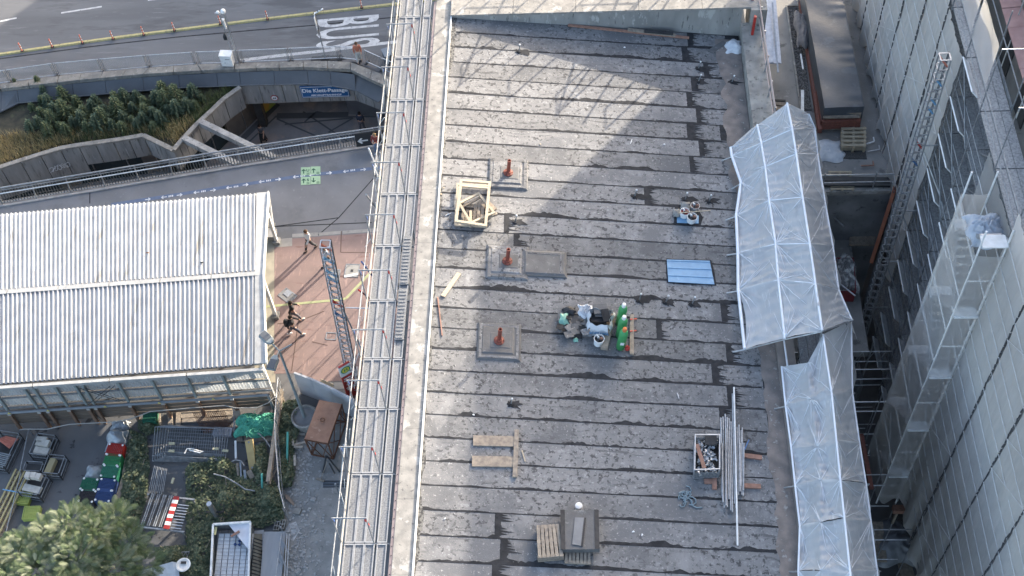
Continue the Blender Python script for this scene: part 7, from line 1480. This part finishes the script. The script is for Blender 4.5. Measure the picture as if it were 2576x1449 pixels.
for i, (pts, w_) in enumerate(((((500, 790), (718, 812)), .22), (((505, 830), (700, 850)), .22), (((505, 870), (650, 890)), .22), (((590, 780), (718, 785)), .10), (((510, 910), (600, 915)), .2))):
    p, q = cz(*tr(*pts[0]), 12.06 + .04 * (i % 2)), cz(*tr(*pts[1]), 12.06 + .04 * (i % 2)); solo('old_plank', B().bar(p, q, w_, .05), m_wood_g if i != 3 else m_dark, 'weathered plank on the low roof behind the plastic tent', 'plank', p, 0, 'planks behind the plastic tent', world=True)
for i in range(9):
    p, q = cz(*c6(352 + i * 10.5, 455 + (i % 3) * 5), 13.0 + .05 * (i % 2)), cz(*c6(318 + i * 9.5, -40), 14.0 + .05 * (i % 2)); solo('scaffold_deck', B().bar(p, q, .16, .05), mat('bright_aluminium', (.62, .63, .65), (.50, .51, .53), 6, .4, metal=.5), 'pale aluminium deck plank in the bundle leaning by the roof corner', 'deck plank', p, 0, 'aluminium planks by the roof corner', world=True)
for i, (a, e, z0, z1_) in enumerate(((c6(425, 530), c6(383, 15), 12.9, 14.2), (c6(590, 395), c6(607, 505), 12.5, 12.5), (c6(603, 660), c6(603, 815), 12.3, 12.3))): p, q = cz(*a, z0), cz(*e, z1_); solo('pale_bar', B().bar(p, q, .07 if i < 2 else .14, .05), m_white if i else m_steel, ['thin tube right of the aluminium planks', 'short white bar lying on the gravel strip', 'pale board lying on the gravel strip near the plastic tent'][i], 'bar', p, world=True)
t = thing('support_wall', 'stub of ribbed old wall leaning below the roof corner', 'wall stub', cz(*c6(300, 560))); wb(B().slab([cz(*c6(x, y), z) for x, y, z in ((268, 640, 12.0), (345, 615, 12.0), (320, 430, 14.5), (285, 430, 14.5))], (.1, .3, 0)), 'slab', m_wood_g, t)
solo('white_sheet', crumple((0, 0, .02), (1.5, 1.3, .22), 61, 18, .08), m_bag, 'white sheet lying on the low roof at the right of the plastic tent', 'sheet', cz(*tr(1035, 1180)), smooth=True)
for i, (x, y) in enumerate(((1350, 1290), (1400, 1180), (1360, 1130))): p = cz(*tr(x, y), 12.1); solo('tool', B().bar((-.25, 0, 0), (.3, .1 * i, .02), .05, .05).bar((.3, .1 * i, .02), (.3, .1 * i + .25, .02), .05, .05), [m_wood_r, m_steel, m_white][i], ['brown tool handle on the low roof', 'grey angled tool on the low roof', 'white angled piece beside the yellowish pallet'][i], 'tool', p)
# guard tubes at the slab edge, pit floor, wall
gd = thing('slab_guard', 'pale tube guard rail along the edge of the low roof above the pit', 'guard rail', (11, YS, 12))
for z in (12.55, 13.05): wb(B().cyl((8.4, YS - .1, z), (13.6, YS - .1, z), .028, 8), 'rail', m_steel, gd)
for x in (8.6, 10.6, 12.8): wb(B().cyl((x, YS - .1, 11.9), (x, YS - .1, 13.2), .026, 8), 'post', m_steel, gd)
struct('pit_floor', B().slab([(8.2, 30.2, 8.3), (12.45, 30.2, 8.3), (12.45, YS - .02, 8.3), (8.2, YS - .02, 8.3)], (0, 0, -.4)), m_court)
pf = lambda x, y, z=8.3: at(*mr(x, y), z)
t = thing('board_stack', 'stack of old timber boards on the floor of the pit', 'board stack', pf(1310, 480))
for k in range(9): wb(B().bar(pf(1225 + k * 21, 580, 8.45), pf(1250 + k * 21, 375, 8.45), .17, .10 + .04 * (k % 2)), 'board', m_wood_g, t)
sk = thing('rubble_skip', 'dark red skip filled with white bags and rubble in the pit', 'skip', pf(1185, 800)); S4 = [pf(x, y, 9.1) for x, y in ((1130, 940), (1265, 940), (1245, 680), (1110, 680))]
for i in range(4): p, q = S4[i], S4[(i + 1) % 4]; wb(B().slab([p - Vector((0, 0, .8)), q - Vector((0, 0, .8)), q, p], (.03, .03, 0)), 'side', mat('dark_red_skip', (.20, .03, .035), (.15, .025, .03), 5, .5), sk)
b = crumple(pf(1180, 800, 8.75), (1.0, 2.0, .5), 71, 26, .16); wb(b, 'rubble_bags', mat('white_rubble_bag', (.52, .52, .50), (.20, .20, .20), 5, .8, lo=.4, hi=.55), sk)
p, q = pf(1385, 715, 9.3), pf(1575, 120, 12.6); solo('orange_beam', B().bar(p, q, .16, .16), mat('orange_brown_beam', (.36, .13, .07), (.28, .10, .055), 4, .6), 'long orange brown beam leaning across the pit beside the hoist mast', 'beam', p, world=True)
for i, (x0, y0, x1, y1, z_) in enumerate(((1040, 300, 1170, 435, 10), (1140, 880, 1260, 975, 9.5))): p, q = pf(x0, y0, z_), pf(x1, y1, z_); solo('prop_tube', B().cyl(p, q, .04, 8), m_steel, ['pale prop tube sticking out of the tent above the pit', 'pale prop tube sticking out of the tent near the red skip'][i], 'tube', p, world=True)
# scaffold in the deep gap
gs = thing('gap_scaffold', 'dark tangle of tubes and trusses in the deep gap beside the facade', 'scaffold', (11.5, 28, 0))
for x in (9.3, 10.9, 12.4):
    for y in (29.9, 27.4, 24.9, 22.4, 19.9): wb(B().cyl((x, y, 0), (x, y, 9.5 if y > 27 else 7.5), .026, 6), 'standard', m_steel_d, gs)
for y in (29.9, 29.0, 27.4, 24.9, 22.4):
    for z in (2.0, 4.0, 6.0, 8.0, 8.8): wb(B().cyl((9.0, y, z if y > 27 else min(z, 7)), (13.3, y, z if y > 27 else min(z, 7)), .026, 6), 'ledger', m_steel, gs)
for y in (29.9,):
    for k in range(8): x = 9.3 + k * .5; wb(B().cyl((x, y - .02, 8.0), (x + .25, y - .02, 8.8), .018, 5), 'truss_web', m_steel, gs); wb(B().cyl((x + .25, y - .02, 8.8), (x + .5, y - .02, 8.0), .018, 5), 'truss_web', m_steel, gs)
for x, z in ((9.6, 6.1), (10.4, 6.1), (11.6, 4.1), (12.1, 4.1), (11.9, 2.2)): wb(B().box((x, 26.2, z), (.32, 2.5, .06)), 'deck', m_deckd, gs)
t = thing('site_planks', 'pale planks and a crumpled sheet on the ground of the deep gap at the bottom', 'planks', at(*br(1165, 1200), 2)); wb(B().bar(at(*br(1160, 1110), 2), at(*br(1185, 1360), 2), .45, .1), 'plank', m_wood_g, t); wb(B().bar(at(*br(1320, 1340), 1.0), at(*br(1360, 1500), 1.0), .6, .1), 'plank', m_wood_g, t); wb(B().bar(at(*br(1255, 1030), 3.5), at(*br(1345, 1030), 3.5), .3, .3), 'plank', m_wood_r, t); wb(crumple(at(*br(1270, 1240), 1.5), (2.4, 2.2, .7), 81, 20, .2), 'crumpled_sheet', mat('grey_film', (.22, .23, .24), (.15, .155, .165), 3, .4), t, smooth=True); wb(B().bar(at(*br(1055, 560), 6), at(*br(1120, 900), 6), .18, .18), 'red_beam', m_redoxide, t)
for (x, y, z) in ((1170, 1110, 2), (1330, 1345, 1), (1290, 1030, 3.5), (1070, 620, 6), (1270, 1240, 1.5)): c = at(*br(x, y), z); wb(B().bar((c.x, c.y, 0), c - Vector((0, 0, .05)), .1, .1), 'trestle', m_wood_g, t)
# right hoist mast
hm2, hq2 = hoist(Vector((12.95, 32.9, 2.0)), Vector((12.95, 33.1, 23.2)), 'tall lattice hoist mast with blue and orange pieces in front of the open scaffold bay', .36, 44)
wb(B().box((12.95, 32.9, 1.0), (1.2, 1.2, 2.0)), 'base', m_steel_d, hm2)
for z in (7.5, 11.0, 14.5, 18.5): wb(B().cyl((12.95, 33.1, z), (14.1, 33.1, z), .035, 6), 'tie_tube', m_steel, hm2); wb(B().cyl((13.1, 33.0, z), (14.0, 31.2, z - 1.6), .03, 6), 'tie_tube', m_steel, hm2)
# ================================================================ plastic tent over the right roof edge
m_plast = mat('white_film', (.70, .70, .695), (.62, .62, .62), 1.4, .34, .5, 8, spec=.5, alpha=.86, transl=.34, stretch=(1.6, .5, 1), spots=[((.55, .555, .56), 1.3, .60, .72, (2.5, .6, 1)), ((.80, .80, .80), 2.6, .60, .66, (3.5, .5, 1))], bdist=.06)
m_plast2 = mat('white_film_highlight', (.84, .85, .86), (.78, .79, .81), 2, .4, transl=.3)  # paler ridges paint in crease highlights that the diffuse light leaves out
def tent(rows_, zs, parent, nu=9, nv=8, sag=.16, seed=1):
    q = random.Random(seed); ph = [q.uniform(0, 6) for _ in range(9)]; n = len(rows_); G = [[at(*r[k], zs[min(i, len(zs) - 1)][k]) for k in range(len(r))] for i, r in enumerate(rows_)]
    for i in range(n - 1):
        def fn(u, v):
            k = min(int(u * (len(G[0]) - 1)), len(G[0]) - 2); f = u * (len(G[0]) - 1) - k; p = lerp(lerp(G[i][k], G[i][k + 1], f), lerp(G[i + 1][k], G[i + 1][k + 1], f), v)
            s_ = math.sin(math.pi * v); d = sag * s_ * (.25 + .75 * math.sin(math.pi * f)) ; w_ = .035 * math.sin(u * 27 + 4 * v + ph[i % 9]) * s_ + .05 * abs(math.sin(6 * (u - .5) * (v - .5) + ph[(i + 3) % 9])) * s_ + .02 * math.sin(v * 31 + u * 9)
            sc_ = (.05 + .2 * mnoise.noise(Vector((seed, i * 1.7, 3)))) * s_ * (1 - u) ** 6
            for (cu, cv) in ((0, 0), (0, 1), (1, 0), (1, 1)):
                dx_, dy_ = f - cu, (v - cv) * 1.6; rr_ = math.hypot(dx_, dy_); th_ = math.atan2(dy_, dx_); w_ += .10 * max(0, math.cos(9 * th_ + ph[(k + i + cu) % 9])) ** 10 * max(0, 1 - rr_ / 1.1) * min(1, rr_ * 4)
            w_ += .05 * (.5 - abs(mnoise.noise(Vector((u * 9, (i + v) * 2.2, seed))))) 
            return p + Vector((sc_, 0, -d + w_))
        wb(B().grid(fn, 48, 34), 'film_panel', m_plast, parent, smooth=True); fb_ = B()
        for c_ in range(24):
            k0 = q.choice((0, 1, 2)); cu, cv = q.choice((0, 1)), q.choice((0, 1)); eu, ev = q.uniform(.1, .9), q.uniform(.25, .75); pts_ = []
            for j_ in range(7):
                s2 = .03 + .9 * j_ / 6; f_ = cu + (eu - cu) * s2; v_ = cv + (ev - cv) * s2; pts_.append(Vector(fn((k0 + min(.99, max(.01, f_))) / 3, min(.99, max(.01, v_)))) + Vector((0, 0, .012)))
            fb_.tube(pts_, [.016, .018, .018, .016, .013, .009, .004], 5)
        tag(wb(fb_, 'bright_fold_ridges', m_plast2, parent, smooth=True), kind='stuff')
    return G
tt = thing('plastic_tent', 'large white translucent plastic tent over the right roof edge', 'tent', (8.4, 32, 16))
RU = [((1838, 372), (1905, 315), (1980, 260), (2034, 288)), ((1841, 393), (1915, 360), (1993, 326), (2049, 323)), ((1864, 460), (1925, 420), (2003, 388), (2056, 388)), ((1852, 542), (1935, 505), (2019, 497), (2075, 510)), ((1856, 636), (1951, 615), (2037, 614), (2095, 623)), ((1857, 730), (1958, 705), (2051, 714), (2109, 730)), ((1873, 878), (1974, 852), (2068, 832), (2142, 806))]
ZU = [(15.95, 16.9, 17.9, 16.7), (15.95, 16.9, 17.8, 16.3)] + [(15.95, 16.9, 17.7, 16.0)] * 5
G1 = tent(RU, ZU, tt, seed=3)
for row in G1[1:]:
    L_ = row[0] + (row[0] - row[1]).normalized() * .5; wb(B().tube([L_] + [p + Vector((0, 0, -.05)) for p in row] + [row[3] + (row[3] - row[2]).normalized() * .15], .028, 6), 'cross_tube', m_steel, tt)
for row in G1[1:-1]: wb(B().tube([lerp(row[0], row[1], .02), row[1] + Vector((0, 0, .02)), row[2] + Vector((0, 0, .03)), row[3]], .02, 6), 'tape_seam', mat('white_seam', (.80, .82, .84), (.70, .72, .75), 3, .4), tt)
for k in (0, 1, 2, 3): wb(B().tube([r[k] + Vector((0, 0, .03)) for r in G1], .045 if k else .06, 6), 'seam_tube', MATS['white_seam'], tt)
# side skirt hanging on the right
def skirt(G, k, parent, drop, seed):
    for i in range(len(G) - 1): wb(B().grid(lambda u, v: lerp(G[i][k], G[i + 1][k], u) + Vector((.35 * v + .10 * v * math.sin(u * 9 + i + seed), 0, -drop * v + .05 * math.sin(u * 13 + i))), 12, 6), 'film_skirt', m_plast, parent, smooth=True)
skirt(G1, 3, tt, 1.3, 1)
for r in G1[1:]: wb(B().cyl((r[3].x - .15, r[3].y, 12 if r[3].y > YS else 8.3), r[3] - Vector((.15, 0, .05)), .026, 6), 'standard', m_steel_d, tt); wb(B().cyl((r[2].x, r[2].y, 12 if r[2].y > YS else 8.3), r[2] - Vector((0, 0, .05)), .026, 6), 'standard', m_steel_d, tt)
t2 = thing('plastic_tent', 'narrow white plastic sheeting draped over tubes along the lower right roof edge', 'tent', (8.8, 22, 16))
RL = [((1966, 923), (2032, 913), (2070, 842), (2141, 808)), ((1976, 1021), (2040, 1005), (2092, 989), (2144, 989)), ((1990, 1125), (2056, 1125), (2104, 1109), (2162, 1117)), ((2000, 1221), (2064, 1209), (2114, 1209), (2178, 1217)), ((2012, 1325), (2064, 1315), (2124, 1303), (2190, 1311)), ((2008, 1437), (2064, 1437), (2138, 1437), (2206, 1437)), ((2016, 1560), (2075, 1560), (2150, 1560), (2218, 1560))]
G2 = tent(RL, [(15.9, 16.75, 17.3, 15.3)], t2, nu=8, sag=.28, seed=9)
for k in (0, 2, 3): wb(B().tube([r[k] + Vector((0, 0, .03)) for r in G2], .035, 6), 'seam_tube', MATS['white_seam'], t2)
for row in G2[1:6:2]: L_ = row[0] + (row[0] - row[1]).normalized() * 1.35; wb(B().tube([L_] + [p - Vector((0, 0, .05)) for p in row] + [row[3] + (row[3] - row[2]).normalized() * .35], .03, 6), 'cross_tube', m_steel, t2)
for r in G2[1:]: wb(B().cyl((r[3].x - .1, r[3].y, 0), r[3] - Vector((.1, 0, .05)), .026, 6), 'standard', m_steel_d, t2); wb(B().cyl((r[2].x, r[2].y, 0), r[2] - Vector((0, 0, .05)), .026, 6), 'standard', m_steel_d, t2)
skirt(G2, 3, t2, 1.6, 4)
wb(B().tube([(7.45, 26.6, 15.75), (7.5, 22, 15.75), (7.5, 14, 15.75)], .035, 8), 'edge_tube', MATS['white_seam'], t2)
# bare walkway under the gap between both tents
wk = thing('edge_walkway', 'short bare scaffold walkway showing between the two plastic tents', 'walkway', (8.4, 26.5, 15))
for k in range(3): wb(B().box((8.15 + .34 * k, 26.2, 15.6), (.32, 2.6, .06)), 'deck', m_decks, wk)
for x in (7.95, 9.05): wb(B().cyl((x, 25.2, 0), (x, 25.2, 16.4), .026, 6), 'standard', m_steel_d, wk)
# ================================================================ unseen building added beyond the road for the shade it casts
fb = thing('far_shade_building', 'unseen building added beyond the road to shade it and the plaza', 'building', (20, 92, 0))
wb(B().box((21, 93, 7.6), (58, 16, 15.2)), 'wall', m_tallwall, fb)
for k in range(14): wb(B().box((-6 + k * 4, 84.97, 8), (1.6, .1, 2.4)), 'window', m_dark, fb)
